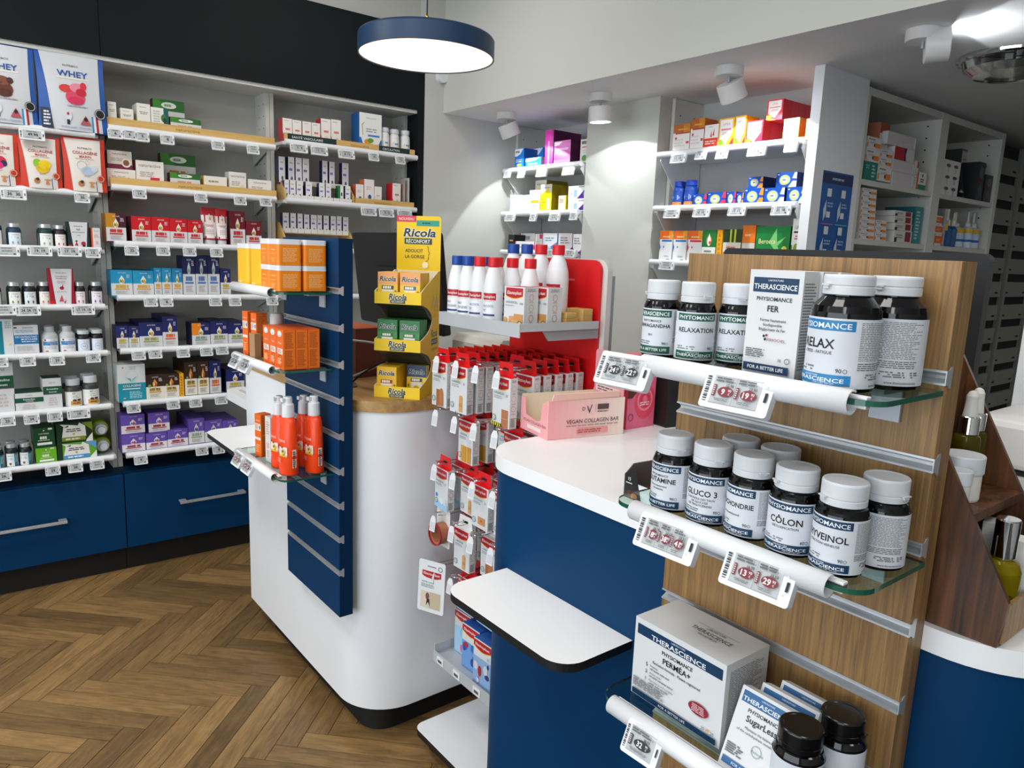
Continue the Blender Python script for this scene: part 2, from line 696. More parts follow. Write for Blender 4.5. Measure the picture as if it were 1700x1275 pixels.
# room walls
MB().box(-3.95, -3.80, -3.65, 2.14, 0, 2.90, 'wall_paint').obj('wall_left', **ST)
MB().box(-3.80, -3.575, -3.65, 2.14, 2.627, 2.90, 'wall_paint').obj('wall_left_upper', **ST)
MB().box(-3.95, -3.52, 2.14, 2.258, 0, 2.90, 'wall_paint').obj('wall_corner', **ST)
MB().box(-3.95, -3.52, 2.258, 3.02, 0, 2.228, 'wall_paint').obj('wall_corner_inner', **ST)
MB().box(-3.52, -1.60, 2.965, 3.02, 0, 2.228, 'rack_back').obj('wall_back', **ST)
MB().box(-2.832, -2.362, 2.68, 2.965, 0, 2.228, 'wall_paint').obj('wall_pillar', **ST)
MB().box(-1.60, -1.56, 2.66, 2.999, 0, 2.228, 'counter_white').obj('wall_partition', **ST)
MB().box(3.2, 3.3, -3.65, 6.7, 0, 2.95, 'wall_paint').obj('wall_right', **ST)
MB().box(-3.95, 3.25, 6.6, 6.7, 0, 2.3, 'grey_wall').obj('wall_far', **ST)
wr = MB().box(-3.95, -3.05, -3.65, -3.60, 0, 2.95, 'wall_paint').box(2.35, 3.25, -3.65, -3.60, 0, 2.95, 'wall_paint').box(-3.05, 2.35, -3.65, -3.60, 2.45, 2.95, 'wall_paint').box(-3.05, 2.35, -3.65, -3.60, 0, .25, 'wall_paint')
wr.obj('wall_rear', **ST)
win = MB().box(-3.05, 2.35, -3.63, -3.622, .25, 2.45, 'clear_glass').obj('window_1', **ST)
for xx in (-3.05, -1.25, .55, 2.31):
    MB().box(xx, xx + .04, -3.645, -3.605, .25, 2.45, 'plinth').obj('window_frame', win)
MB().box(-2.05, -2.0, 3.02, 6.6, 0, 2.228, 'grey_wall').obj('wall_rack', **ST)

# dark fascia above the wall shelves, two boards with a joint
hd = MB().box(-3.80, -3.535, -3.65, 2.138, 2.222, 2.625, 'dark_header').obj('trim_1', **ST)
for y0, y1 in ((-3.65, 0.6165), (0.6185, 2.138)):
    MB().box(-3.535, -3.52, y0, y1, 2.222, 2.625, 'dark_header').obj('panel', hd)
MB().box(-3.80, -3.52, 2.102, 2.138, 0, 2.222, 'dark_header').obj('trim_2', **ST)

# LED ceiling panels (out of the picture, some added to brighten counters and dispensary)
for i, (lx, ly, lz) in enumerate([(a, b, 2.9) for a, b in PANELS] + [(a, b, 2.228) for a, b, c in ADDED_PANELS]):
    t = empty('unseen_ceiling_panel', (lx, ly, lz), label='unseen square white LED panel light in the ceiling', category='light', group='LED ceiling panels')
    f = MB()
    for a, b, c, d in ((-0.3, 0.3, -0.3, -0.285), (-0.3, 0.3, 0.285, 0.3), (-0.3, -0.285, -0.285, 0.285), (0.285, 0.3, -0.285, 0.285)):
        f.box(a, b, c, d, -0.03, 0, 'white_plastic')
    f.obj('frame', t)
    MB().box(-0.285, 0.285, -0.285, 0.285, -0.018, -0.004, 'panel_glow').obj('diffuser', t)

# ================================================================== WALL SHELVES (left)
BAYS = [('left bay', -0.115, 0.592, [1.90, 1.667, 1.437, 1.203, 1.006, .773, .543]),
        ('middle bay', 0.635, 1.325, [1.937, 1.70, 1.468, 1.24, 1.01, .776, .543]),
        ('dark-ended bay', 1.368, 2.098, [1.97, 1.70, 1.47, 1.24, 1.01, .776, .543])]
RAILS = [(-0.10, 0.578), (0.628, 1.325), (1.374, 2.092)]
ws = empty('wall_shelving', (-3.7, 1.0, 0.47), label='white wall shelving frame below the dark fascia', category='shelving')
wl = Vector((3.7, -1.0, -0.47))


def sub(mb, name, root, **k):
    """world-space mesh parented to a root empty that sits elsewhere."""
    o = mb.obj(name, root, **k)
    o.matrix_parent_inverse = Matrix.Translation(root.location).inverted() if root.rotation_euler.z == 0 else root.matrix_basis.inverted()
    return o


sub(MB().box(-3.80, -3.772, -0.15, 2.10, 0.47, 2.222, 'shelf_back'), 'back_panel', ws)
sub(MB().box(-3.772, -3.53, -0.15, 2.10, 2.205, 2.2215, 'upright'), 'soffit_board', ws)
for y0, y1 in ((-0.16, -0.14), (-0.139, -0.119), (0.594, 0.613), (0.615, 0.634), (1.327, 1.3455), (1.3475, 1.366), (2.085, 2.101)):
    u = MB().box(-3.772, -3.632, y0, y1, 0.47, 2.205, 'upright')
    for zz in range(30):
        z = 0.56 + zz * 0.055
        for xx in (-3.66, -3.72):
            u.box(xx - 0.003, xx + 0.003, y0 - 0.0004, y0 + 0.001, z - 0.003, z + 0.003, 'dark_gap')
    sub(u, 'upright', ws)

TIERN = ['top', 'second', 'third', 'fourth', 'fifth', 'sixth', 'bottom']


def shelf_x(place, y0, y1, z, ry0, ry1, n, glass=False):
    """shelf along y with a tubular white price rail in front."""
    c = (-3.64, (y0 + y1) / 2, z)
    t = empty('wall_shelf', c, label='white wall shelf with tubular price rail, %s level of the %s' % (TIERN[n], place), category='shelf', group='wall shelves')
    L = (y1 - y0) / 2
    MB().box(-0.131, 0.112, -L, L, -0.014, 0.0, 'white_board').obj('board', t)
    R = MB()
    prof = [(0.006, ry0 - c[1], 'white_plastic'), (0.0135, ry0 - c[1], 'white_plastic'), (0.0135, ry1 - c[1], 'white_plastic'), (0.006, ry1 - c[1], 'white_plastic')]
    R.lathe(prof, 14, 'white_plastic', (0.127, 0, -0.003), axis='y')
    R.obj('price_rail', t)
    for yy in (-L + 0.012, L - 0.016):
        MB().prism([(-0.131, -0.014), (-0.131, -0.075), (0.06, -0.014)], 'y', yy, yy + 0.004, 'upright').obj('bracket', t)
    return t


for (bn, y0, y1, zs), (ra, rb) in zip(BAYS, RAILS):
    for n, z in enumerate(zs):
        if bn == 'dark-ended bay' and n > 4:
            continue
        shelf_x(bn, y0, y1, z + 0.010, ra, rb, n)

# navy drawer bases below the shelves
for i, (y0, y1, h0, h1, lab) in enumerate(((-0.13, 0.6145, -0.05, 0.385, 'navy drawer cabinet with steel bar handle under the pouch shelves'),
                                           (0.6165, 1.345, 0.838, 1.138, 'navy drawer cabinet with steel bar handle under the purple cartons'),
                                           (1.347, 2.10, 1.55, 1.87, 'navy drawer cabinet behind the white counter'))):
    t = empty('navy_cabinet', (-3.66, (y0 + y1) / 2, 0), label=lab, category='cabinet', group='navy drawer cabinets')
    L = (y1 - y0) / 2
    MB().box(-0.14, 0.09, -L, L, 0.0, 0.117, 'plinth').obj('plinth', t)
    MB().box(-0.14, 0.118, -L, L, 0.117, 0.469, 'navy_dark').obj('body', t)
    MB().box(0.1185, 0.140, -L + 0.001, L - 0.001, 0.118, 0.462, 'navy_lacquer').obj('drawer_front', t, bevel=0.0015)
    hb = MB()
    a, b = h0 - (y0 + y1) / 2, h1 - (y0 + y1) / 2
    hb.box(0.168, 0.178, a, b, 0.294, 0.306, 'steel')
    hb.box(0.140, 0.170, a, a + 0.03, 0.300, 0.306, 'steel')
    hb.box(0.140, 0.170, b - 0.03, b, 0.300, 0.306, 'steel')
    hb.obj('handle', t, bevel=0.001)

# ================================================================== NICHE SHELVES (back wall)
for name, x0, x1, zs in (('narrow niche', -3.515, -2.836, [1.957, 1.715, 1.498, 1.27]), ('wide niche', -2.358, -1.605, [1.959, 1.72, 1.477, 1.24])):
    for xs in (x0, x1):
        s = 1 if xs == x0 else -1
        u = MB().box(min(xs, xs + s * 0.018), max(xs, xs + s * 0.018), 2.76, 2.963, 0, 2.226, 'rack_board')
        for zz in range(22):
            z = 1.0 + zz * 0.055
            for yy in (2.80, 2.90):
                xx = xs + s * 0.018
                u.box(xx - 0.001, xx + 0.0005, yy - 0.003, yy + 0.003, z - 0.003, z + 0.003, 'dark_gap')
        u.obj('trim_niche', **ST)
    for n, z in enumerate(zs):
        cx = (x0 + x1) / 2
        L = (x1 - x0) / 2 - 0.022
        t = empty('niche_shelf', (cx, 2.82, z + 0.010), label='white niche shelf with price rail, %s level of the %s' % (TIERN[n], name), category='shelf', group='niche shelves')
        MB().box(-L, L, -0.135, 0.14, -0.014, 0, 'white_board').obj('board', t)
        R = MB()
        R.lathe([(0.006, -L - 0.008, 'white_plastic'), (0.0135, -L - 0.008, 'white_plastic'), (0.0135, L + 0.004, 'white_plastic'), (0.006, L + 0.004, 'white_plastic')], 14, 'white_plastic', (0, -0.15, -0.003), axis='x')
        R.obj('price_rail', t)
        for xx in (-L + 0.002, L - 0.006):
            MB().prism([(-0.14, -0.014), (-0.145, -0.03), (-0.02, -0.17), (0.14, -0.17), (0.14, -0.014)], 'x', xx, xx + 0.004, 'white_board').obj('bracket', t)

# ================================================================== WHITE RACK (right, seen along its front)
rk = empty('dispensary_rack', (-1.78, 3.74, 0), label='tall white rack of open shelves beside the blue poster', category='rack')
for y0, y1 in ((3.0, 3.022), (3.690, 3.769), (4.420, 4.46)):
    u = MB().box(-1.99, -1.56, y0, y1, 0, 2.205, 'rack_board')
    for yf, sgn in ((y0, -1), (y1, 1)):
        for zz in range(34):
            z = 0.40 + zz * 0.053
            for xx in (-1.62, -1.90):
                u.box(xx - 0.0035, xx + 0.0035, yf - 0.0005, yf + 0.0005, z - 0.0035, z + 0.0035, 'dark_gap')
    sub(u, 'upright', rk)
for y0, y1 in ((3.023, 3.689), (3.770, 4.419)):
    sub(MB().box(-1.99, -1.561, y0, y1, 2.175, 2.2045, 'rack_board'), 'top_board', rk)
sub(MB().box(-1.998, -1.99, 3.0, 4.46, 0, 2.205, 'rack_back'), 'back_panel', rk)
for (y0, y1) in ((3.023, 3.689), (3.770, 4.419)):
    for z in (1.853, 1.613, 1.35, 1.10, 0.85, 0.6):
        sub(MB().box(-1.99, -1.565, y0, y1, z - 0.022, z, 'rack_board'), 'shelf', rk)

# grey drawer cabinets further back
for ci, (y0, y1) in enumerate(((4.50, 4.93), (4.94, 5.37), (5.38, 5.81), (5.82, 6.25))):
    t = empty('drawer_cabinet', (-1.62, (y0 + y1) / 2, 0), label='grey medicine drawer cabinet, %s from the white rack' % ORD[ci], category='cabinet', group='grey drawer cabinets')
    L = (y1 - y0) / 2
    MB().box(-0.36, -0.03, -L, L, 0, 2.19, 'dark_gap').obj('body', t)
    MB().box(-0.03, 0.0, -L, -L + 0.03, 0, 2.19, 'drawer_grey').obj('side_post', t)
    dm = MB().box(-0.03, -0.012, -L + 0.035, L - 0.005, 0, 0.088, 'drawer_grey')
    dm.box(-0.012, -0.0105, -L + 0.06, -L + 0.10, 0.02, 0.03, 'dark_gap')
    dm.box(-0.012, -0.0105, L - 0.09, L - 0.05, 0.02, 0.03, 'dark_gap')
    me = dm.mesh('drawer')
    for k in range(15):
        put('drawer', me, t, (0, 0, 0.14 + k * 0.135))
ROWS = [
    ('b1s1', 0, -3.5, 1.912, [('whey_choc', 0.167, 0.388, 0.296), ('whey_straw', 0.386, 0.629, 0.31)]),
    ('b1s2', 0, -3.5, 1.679, [('coll_red', 0.167, 0.315, 0.197), ('coll_lemon', 0.31, 0.455, 0.198), ('coll_clear', 0.457, 0.614, 0.212)]),
    ('b1s3', 0, -3.525, 1.447, [('jar_navy', 0.194, 0.244, 0.103), ('jar_blue', 0.256, 0.307, 0.092), ('jar_teal', 0.36, 0.415, 0.094), ('jar_red', 0.413, 0.46, 0.092), ('fer_box', 0.461, 0.54, 0.108), ('orange_slim', 0.545, 0.58, 0.088)]),
    ('b1s4', 0, -3.525, 1.213, [('jar_dark', 0.175, 0.225, 0.096), ('jar_yellow', 0.241, 0.291, 0.096), ('jar_grey', 0.293, 0.342, 0.096), ('jar_orange', 0.344, 0.393, 0.097), ('cranberry', 0.383, 0.473, 0.152), ('jar_pink', 0.471, 0.516, 0.097), ('jar_purple', 0.53, 0.58, 0.098)]),
    ('b1s5', 0, -3.525, 1.016, [('granions_tall', 0.159, 0.251, 0.147), ('decontract', 0.25, 0.335, 0.121), ('clear_jar', 0.344, 0.407, 0.111), ('clear_jar', 0.408, 0.47, 0.111), ('white_cap', 0.471, 0.521, 0.092), ('white_cap', 0.523, 0.571, 0.094)]),
    ('b1s6', 0, -3.525, 0.783, [('soma_tall', 0.148, 0.239, 0.208), ('soma_wide', 0.234, 0.337, 0.077), ('soma_mid', 0.335, 0.403, 0.132), ('herb_jar', 0.413, 0.481, 0.12), ('herb_jar', 0.479, 0.545, 0.129)]),
    ('b1s7', 0, -3.525, 0.555, [('jar_tealw', 0.138, 0.188, 0.091), ('jar_tealw', 0.19, 0.236, 0.097), ('jar_tealw', 0.236, 0.285, 0.094), ('green_small', 0.293, 0.369, 0.068), ('green_wide', 0.372, 0.518, 0.076)]),
    ('b1s7b', 0, -3.525, 0.555, [('dkgreen_small', 0.289, 0.366, 0.085, 0.622), ('dkgreen_wide', 0.371, 0.506, 0.085, 0.633)]),
    ('b2s1', 0, -3.545, 1.949, [('herb_a', 0.636, 0.67, 0.101), ('herb_b', 0.683, 0.734, 0.082), ('herb_a', 0.746, 0.8, 0.111), ('herb_c', 0.8, 0.872, 0.103), ('arko_a', 0.877, 1.006, 0.074)]),
    ('b2s1b', 0, -3.65, 1.949, [('arko_b', 0.833, 0.966, 0.158)]),
    ('b2s2', 0, -3.545, 1.71, [('nat_low', 0.621, 0.731, 0.073), ('nat_white', 0.731, 0.843, 0.117), ('arko_a', 0.866, 0.993, 0.079), ('yellow_low', 1.008, 1.111, 0.078), ('nat_small', 1.119, 1.199, 0.106), ('nat_lowr', 1.206, 1.317, 0.081)]),
    ('b2s2b', 0, -3.65, 1.71, [('arko_b', 0.855, 1.005, 0.169)]),
    ('b2s2c', 0, -3.555, 1.71, [('nat_brown', 0.626, 0.721, 0.074, 1.783)]),
    ('b2s3', 0, -3.535, 1.478, [('sv_plum', 0.603, 0.681, 0.121), ('sv_red', 0.701, 0.779, 0.114), ('sv_red', 0.779, 0.855, 0.115), ('sv_red', 0.854, 0.928, 0.113), ('sv_red', 0.928, 0.994, 0.111), ('red_tube', 0.999, 1.06, 0.171), ('red_tube', 1.06, 1.107, 0.168), ('sv_maroon', 1.115, 1.185, 0.162), ('sv_maroonl', 1.187, 1.262, 0.121)]),
    ('b2s4', 0, -3.535, 1.25, [('sv_cyan', 0.61, 0.695, 0.112), ('sv_cyan', 0.695, 0.78, 0.111), ('sv_cyann', 0.78, 0.812, 0.124), ('sv_cyann', 0.812, 0.854, 0.124), ('sv_cyann', 0.854, 0.899, 0.123), ('sv_navyt', 0.9, 0.955, 0.18), ('sv_navyt', 0.955, 1.008, 0.182), ('sv_navyt', 1.008, 1.062, 0.183), ('sv_navys', 1.064, 1.112, 0.124)]),
    ('b2s5', 0, -3.535, 1.02, [('sv_navys', 0.619, 0.667, 0.102), ('sv_navys', 0.667, 0.711, 0.1), ('sv_navyw', 0.71, 0.806, 0.114), ('sv_navyo', 0.805, 0.87, 0.139), ('sv_split', 0.929, 1.011, 0.106), ('sv_navyw', 1.011, 1.092, 0.111), ('sv_navyw', 1.092, 1.176, 0.106)]),
    ('b2s6', 0, -3.535, 0.786, [('collagene', 0.614, 0.727, 0.166), ('sv_oca', 0.726, 0.802, 0.114), ('sv_oca', 0.8, 0.867, 0.113), ('yellow_spine', 0.867, 0.888, 0.112), ('sv_ocat', 0.89, 0.946, 0.161), ('sv_ocat', 0.946, 0.999, 0.16), ('sv_navyo', 1.0, 1.054, 0.161), ('sv_navys', 1.076, 1.162, 0.115)]),
    ('b2s7', 0, -3.535, 0.555, [('sv_purple', 0.617, 0.713, 0.081), ('sv_purple', 0.715, 0.805, 0.076), ('sv_purple', 0.805, 0.896, 0.084), ('sv_purplet', 0.897, 0.97, 0.124), ('sv_purplet', 0.97, 1.052, 0.108), ('sv_purplet', 1.052, 1.127, 0.099)]),
    ('b2s7b', 0, -3.54, 0.555, [('sv_purple', 0.618, 0.716, 0.088, 0.635), ('sv_purple', 0.729, 0.82, 0.092, 0.629)]),
    ('b3s1', 0, -3.55, 1.981, [('redw', 1.377, 1.425, 0.106), ('redw', 1.425, 1.472, 0.104), ('redw', 1.474, 1.521, 0.104), ('redw', 1.521, 1.567, 0.104), ('redw', 1.569, 1.622, 0.13), ('redw', 1.622, 1.676, 0.133), ('bluew', 1.775, 1.903, 0.189), ('white_bottle', 1.906, 1.958, 0.134), ('white_bottle', 1.963, 2.018, 0.132), ('white_bottle', 2.029, 2.083, 0.134)]),
    ('b3s2r', 0, -3.55, 1.71, [('pinkw', 1.756, 1.801, 0.105), ('pinkw', 1.803, 1.862, 0.134), ('greenw', 1.862, 1.906, 0.102), ('redw2', 1.968, 2.019, 0.128)]),
    ('b3s2t', 0, -3.585, 1.785, [('oil', 1.368, 1.401, 0.128), ('oil', 1.415, 1.448, 0.131), ('oil', 1.452, 1.486, 0.131), ('oil', 1.488, 1.523, 0.131), ('oil', 1.59, 1.62, 0.131), ('oil', 1.627, 1.658, 0.13), ('oil', 1.697, 1.734, 0.131)]),
    ('b3s2l', 0, -3.545, 1.715, [('oil', 1.379, 1.404, 0.087), ('oil', 1.406, 1.437, 0.088), ('oil', 1.439, 1.473, 0.087), ('oil', 1.486, 1.52, 0.089), ('oil', 1.555, 1.587, 0.088), ('oil', 1.59, 1.62, 0.089), ('oilg', 1.656, 1.687, 0.084), ('oil', 1.695, 1.726, 0.085)]),
    ('b3s3', 0, -3.585, 1.555, [('oil', 1.384, 1.417, 0.095), ('oil', 1.422, 1.453, 0.095), ('oil', 1.458, 1.487, 0.095), ('oil', 1.492, 1.522, 0.093), ('oil', 1.527, 1.561, 0.093), ('oil', 1.562, 1.589, 0.093), ('oil', 1.595, 1.626, 0.093), ('oil', 1.633, 1.665, 0.093), ('oil', 1.667, 1.695, 0.095), ('oil', 1.701, 1.733, 0.092)]),
    ('n1s1', 1, 2.7, 1.97, [('nblue_tall', -3.444, -3.361, 0.114), ('nblue_low', -3.344, -3.208, 0.055), ('magenta_tall', -3.18, -3.111, 0.188), ('magenta', -3.105, -2.973, 0.125), ('nwhite_green', -2.899, -2.833, 0.116)]),
    ('n1s1b', 1, 2.8, 1.97, [('nblue', -3.413, -3.307, 0.125)]),
    ('n1s2', 1, 2.7, 1.727, [('nwhite', -3.474, -3.41, 0.102), ('nwhite', -3.409, -3.355, 0.1), ('nwhite', -3.354, -3.298, 0.098), ('nwy', -3.296, -3.203, 0.122), ('nyellow', -3.201, -3.106, 0.148), ('nwy_small', -3.05, -2.987, 0.084), ('npurple', -2.973, -2.836, 0.058)]),
    ('n1s2b', 1, 2.8, 1.727, [('nyellow', -3.37, -3.27, 0.187)]),
    ('n1s2c', 1, 2.7, 1.727, [('npurple', -2.975, -2.841, 0.071, 1.785)]),
    ('n1s3', 1, 2.7, 1.5, [('nblack', -3.477, -3.417, 0.104), ('nred_low', -3.414, -3.235, 0.067), ('nslim', -3.231, -3.168, 0.109), ('nbluew', -3.165, -3.044, 0.113), ('npurple2', -3.036, -2.923, 0.113), ('npurple2', -2.92, -2.844, 0.11)]),
    ('n1s3b', 1, 2.78, 1.5, [('nredblue', -3.472, -3.328, 0.115)]),
    ('n2s1', 1, 2.7, 1.971, [('orw', -2.29, -2.194, 0.122), ('orw', -2.193, -2.118, 0.136), ('rocket', -2.116, -2.043, 0.103), ('upsa_y', -2.042, -1.964, 0.121), ('upsa_y', -1.962, -1.907, 0.123), ('upsa_r', -1.906, -1.826, 0.096), ('orange_c', -1.735, -1.665, 0.087), ('orange_c', -1.638, -1.599, 0.078)]),
    ('n2s1b', 1, 2.74, 1.971, [('upsa_r', -1.843, -1.769, 0.079, 2.062)]),
    ('n2s2', 1, 2.7, 1.732, [('bion_jar', -2.283, -2.22, 0.115), ('bion_jar', -2.218, -2.155, 0.118), ('bionr', -2.151, -2.075, 0.053), ('bionr', -2.073, -1.975, 0.058), ('bionr', -1.973, -1.925, 0.057), ('biono', -1.923, -1.887, 0.051), ('biono', -1.887, -1.794, 0.067), ('bionw', -1.793, -1.699, 0.065), ('bionw', -1.691, -1.61, 0.064)]),
    ('n2s2b', 1, 2.72, 1.732, [('biono', -1.886, -1.815, 0.047, 1.801), ('bionw', -1.757, -1.664, 0.058, 1.798)]),
    ('n2s3', 1, 2.7, 1.489, [('orb', -2.324, -2.247, 0.138), ('orb', -2.243, -2.165, 0.138), ('orr', -2.161, -2.081, 0.138), ('ggreen', -2.082, -2.007, 0.141), ('gyellow', -2.005, -1.975, 0.141), ('gdark', -1.971, -1.88, 0.144), ('gor', -1.877, -1.813, 0.16), ('ggbig', -1.811, -1.655, 0.156), ('upsa_g', -1.65, -1.591, 0.185)]),
    ('r1s1', 0, -1.575, 1.853, [('rteal', 3.058, 3.172, 0.074), ('pen', 3.181, 3.3, 0.062, 1.861), ('bigw', 3.312, 3.51, 0.057)]),
    ('r1s1b', 0, -1.575, 1.853, [('pen', 3.059, 3.177, 0.051, 1.93), ('pen', 3.061, 3.181, 0.046, 1.983), ('pen', 3.183, 3.292, 0.032, 1.925), ('pen', 3.182, 3.293, 0.032, 1.959), ('bigw', 3.304, 3.504, 0.049, 1.911), ('bigred', 3.305, 3.494, 0.053, 1.963), ('bigw', 3.228, 3.492, 0.052, 2.014)]),
    ('r1s1c', 0, -1.575, 1.853, [('rslim', 3.514, 3.547, 0.121), ('rtealw', 3.56, 3.639, 0.077)]),
    ('r1s1d', 0, -1.6, 1.853, [('rbrown', 3.208, 3.29, 0.114, 2.006)]),
    ('r2s1', 0, -1.575, 1.853, [('sixpic', 3.805, 3.995, 0.16), ('bagpack', 4.013, 4.16, 0.13), ('rdark', 4.215, 4.296, 0.189), ('rdark', 4.317, 4.413, 0.136)]),
    ('r2s1b', 0, -1.72, 1.853, [('grey_pack', 4.352, 4.487, 0.28)]),
    ('r2s2', 0, -1.575, 1.613, [('rgrey', 3.887, 3.944, 0.177), ('rspray', 4.1, 4.224, 0.1), ('rspray', 4.227, 4.302, 0.105), ('rspray', 4.31, 4.401, 0.104), ('rblue', 3.973, 4.032, 0.106), ('rblue', 4.035, 4.091, 0.107)]),
    ('r1s2', 0, -1.575, 1.613, [('rstrip', 3.084, 3.214, 0.029), ('rstrip', 3.081, 3.211, 0.025, 1.643), ('rstrip', 3.078, 3.208, 0.025, 1.669), ('rstrip', 3.076, 3.204, 0.025, 1.695), ('rstrip', 3.073, 3.201, 0.024, 1.721), ('rstrip', 3.07, 3.198, 0.025, 1.746), ('rstrip', 3.067, 3.195, 0.025, 1.772), ('rstrip', 3.065, 3.192, 0.024, 1.798)]),
    ('r1s2b', 0, -1.58, 1.613, [('rstrip', 3.229, 3.335, 0.032), ('rstrip', 3.226, 3.328, 0.026, 1.646), ('rstrip', 3.223, 3.323, 0.026, 1.673), ('rredw', 3.41, 3.581, 0.052), ('rredw', 3.402, 3.572, 0.031, 1.667), ('rredw', 3.395, 3.564, 0.029, 1.7), ('rredw', 3.39, 3.561, 0.023, 1.73), ('rtealt', 3.585, 3.664, 0.166)]),
    ('r2s2b', 0, -1.575, 1.613, [('rorange', 3.813, 3.9, 0.053), ('rorange', 3.8, 3.886, 0.042, 1.667), ('rorange', 3.789, 3.874, 0.042, 1.71)]),
]
TAGS = [
    ('b1r1', 0, [(0.359, 1.879, 'L', '49.90')]),
    ('b1r2', 0, [(0.284, 1.65, 'L', '30.  30.'), (0.516, 1.654, 'M', '30.')]),
    ('b1r3', 0, [(0.248, 1.433, 'L', ''), (0.356, 1.437, 'L', '19. 19.'), (0.459, 1.438, 'L', '17. 19.'), (0.542, 1.435, 'M', '13.')]),
    ('b1r4', 0, [(0.22, 1.205, 'L', ''), (0.303, 1.202, 'L', '24. 24. 19.'), (0.494, 1.201, 'L', '17. 19. 19.')]),
    ('b1r5', 0, [(0.196, 1.001, 'M', ''), (0.288, 0.999, 'M', '10.'), (0.389, 0.996, 'M', '29.'), (0.52, 1.0, 'M', '29.')]),
    ('b1r6', 0, [(0.204, 0.762, 'M', '23.'), (0.286, 0.761, 'M', '34.'), (0.367, 0.762, 'M', '21.'), (0.453, 0.765, 'L', '19.')]),
    ('b1r7', 0, [(0.176, 0.537, 'M', '26.'), (0.346, 0.534, 'M', '29.'), (0.428, 0.535, 'M', '39.'), (0.509, 0.535, 'M', '')]),
    ('b2r1', 0, [(0.649, 1.92, 'M', '6.'), (0.702, 1.922, 'M', '6.'), (0.75, 1.92, 'M', '9.'), (0.848, 1.92, 'M', '8.'), (1.058, 1.92, 'M', ''), (1.213, 1.92, 'M', '')]),
    ('b2r2', 0, [(0.729, 1.686, 'M', '14.'), (0.977, 1.688, 'M', '11.'), (1.149, 1.689, 'M', '8.'), (1.267, 1.691, 'M', '10.')]),
    ('b2r3', 0, [(0.688, 1.449, 'M', '22.'), (0.812, 1.451, 'M', '12.'), (0.921, 1.452, 'M', '23.'), (1.037, 1.451, 'M', '15.')]),
    ('b2r4', 0, [(0.753, 1.231, 'M', '11.'), (0.816, 1.23, 'M', '8.'), (1.025, 1.23, 'M', ''), (1.113, 1.229, 'M', ''), (1.289, 1.23, 'M', '9.')]),
    ('b2r5', 0, [(0.694, 1.0, 'M', ''), (0.761, 1.003, 'M', '6.'), (0.877, 1.001, 'M', ''), (0.978, 1.002, 'M', ''), (1.048, 1.005, 'M', '')]),
    ('b2r6', 0, [(0.663, 0.768, 'M', '25.'), (0.826, 0.768, 'M', '12.'), (0.922, 0.767, 'M', '12.'), (1.036, 0.77, 'M', '')]),
    ('b2r7', 0, [(0.681, 0.531, 'M', '9.'), (0.942, 0.536, 'M', '9.'), (1.017, 0.533, 'M', '8.')]),
    ('b3r1', 0, [(1.431, 1.951, 'L', '7.  9.'), (1.533, 1.95, 'L', '11. 13.'), (1.675, 1.949, 'L', '8. 13.'), (1.825, 1.953, 'M', '10.'), (1.978, 1.953, 'M', '12.')]),
    ('b3r2', 0, [(1.799, 1.68, 'L', '8. 13.'), (1.9, 1.679, 'L', '9. 10.'), (2.008, 1.681, 'L', '')]),
    ('n1r1', 1, [(-3.446, 1.942, 'M', ''), (-3.319, 1.936, 'M', '2.'), (-3.14, 1.932, 'L', '4.  7.'), (-2.929, 1.929, 'L', '7. 10.')]),
    ('n1r2', 1, [(-3.405, 1.699, 'L', ''), (-3.197, 1.698, 'M', '4.'), (-3.02, 1.697, 'L', '6.  6.'), (-2.871, 1.7, 'M', '')]),
    ('n1r3', 1, [(-3.039, 1.507, 'M', '7.'), (-2.884, 1.509, 'L', '6.  7.')]),
    ('n2r1', 1, [(-2.208, 1.94, 'L', '11. 10.'), (-2.088, 1.946, 'M', '9.'), (-1.98, 1.941, 'M', '9.'), (-1.811, 1.94, 'L', '7.  6.'), (-1.661, 1.943, 'M', '6.')]),
    ('n2r2', 1, [(-2.224, 1.702, 'L', ''), (-2.06, 1.704, 'L', '10. 10.'), (-1.879, 1.707, 'L', '17. 17.'), (-1.676, 1.706, 'L', '21. 18.')]),
    ('n2r3', 1, [(-2.229, 1.472, 'L', '')]),
]

# ================================================================== PRODUCTS ON THE SHELVES
W = '#f4f3f0'
K = '#1c1c20'
GR = '#8d9092'


def carton_mesh(w, h, d, base='carton_white', side=None, top=None, left=None, back=None, name='carton', taper=0.0):
    m = MB()
    a = w / 2
    b = a - taper
    v = [(-b, 0, 0), (b, 0, 0), (b, d, 0), (-b, d, 0), (-a, 0, h), (a, 0, h), (a, d, h), (-a, d, h)]
    q = [((0, 1, 5, 4), base), ((2, 3, 7, 6), back or base), ((3, 0, 4, 7), left or side or base), ((1, 2, 6, 5), side or base), ((4, 5, 6, 7), top or base), ((3, 2, 1, 0), base)]
    for f, c in q:
        m.add(v, [f], c)
    return m.mesh(name)


# ---- print designs: each takes a Print and draws on the front
def d_sv(top, acc, split=0.5, drop=('#f3efe6', '#e8a13a', '#5d9a4a'), stripe=None, left=None):
    def fn(p):
        p.R(-.5, .5, split, 1, top)
        if left:
            p.R(-.5, 0.0, split, 1, left)
        p.R(-.5, .5, 0, .045, top)
        p.T('SANTE VERTE', 0.02, .90, .045, W, mx=.36)
        p.drop(0, split + .14, .13, .17, drop[0])
        p.drop(.04, split + .09, .07, .09, drop[1])
        p.drop(-.05, split + .10, .05, .07, drop[2])
        p.L(.22, .42, split + .2, split + .34, 3, '#d9d3d9', words=2)
        p.L(-.32, .34, split - .16, split - .07, 1, acc if acc != W else GR, fill=1.2, words=2, al='c')
        p.R(-.34, .34, split - .24, split - .195, stripe or acc)
        p.L(-.30, .32, .10, split - .28, 4, '#b9b4b0', words=4)
    return fn


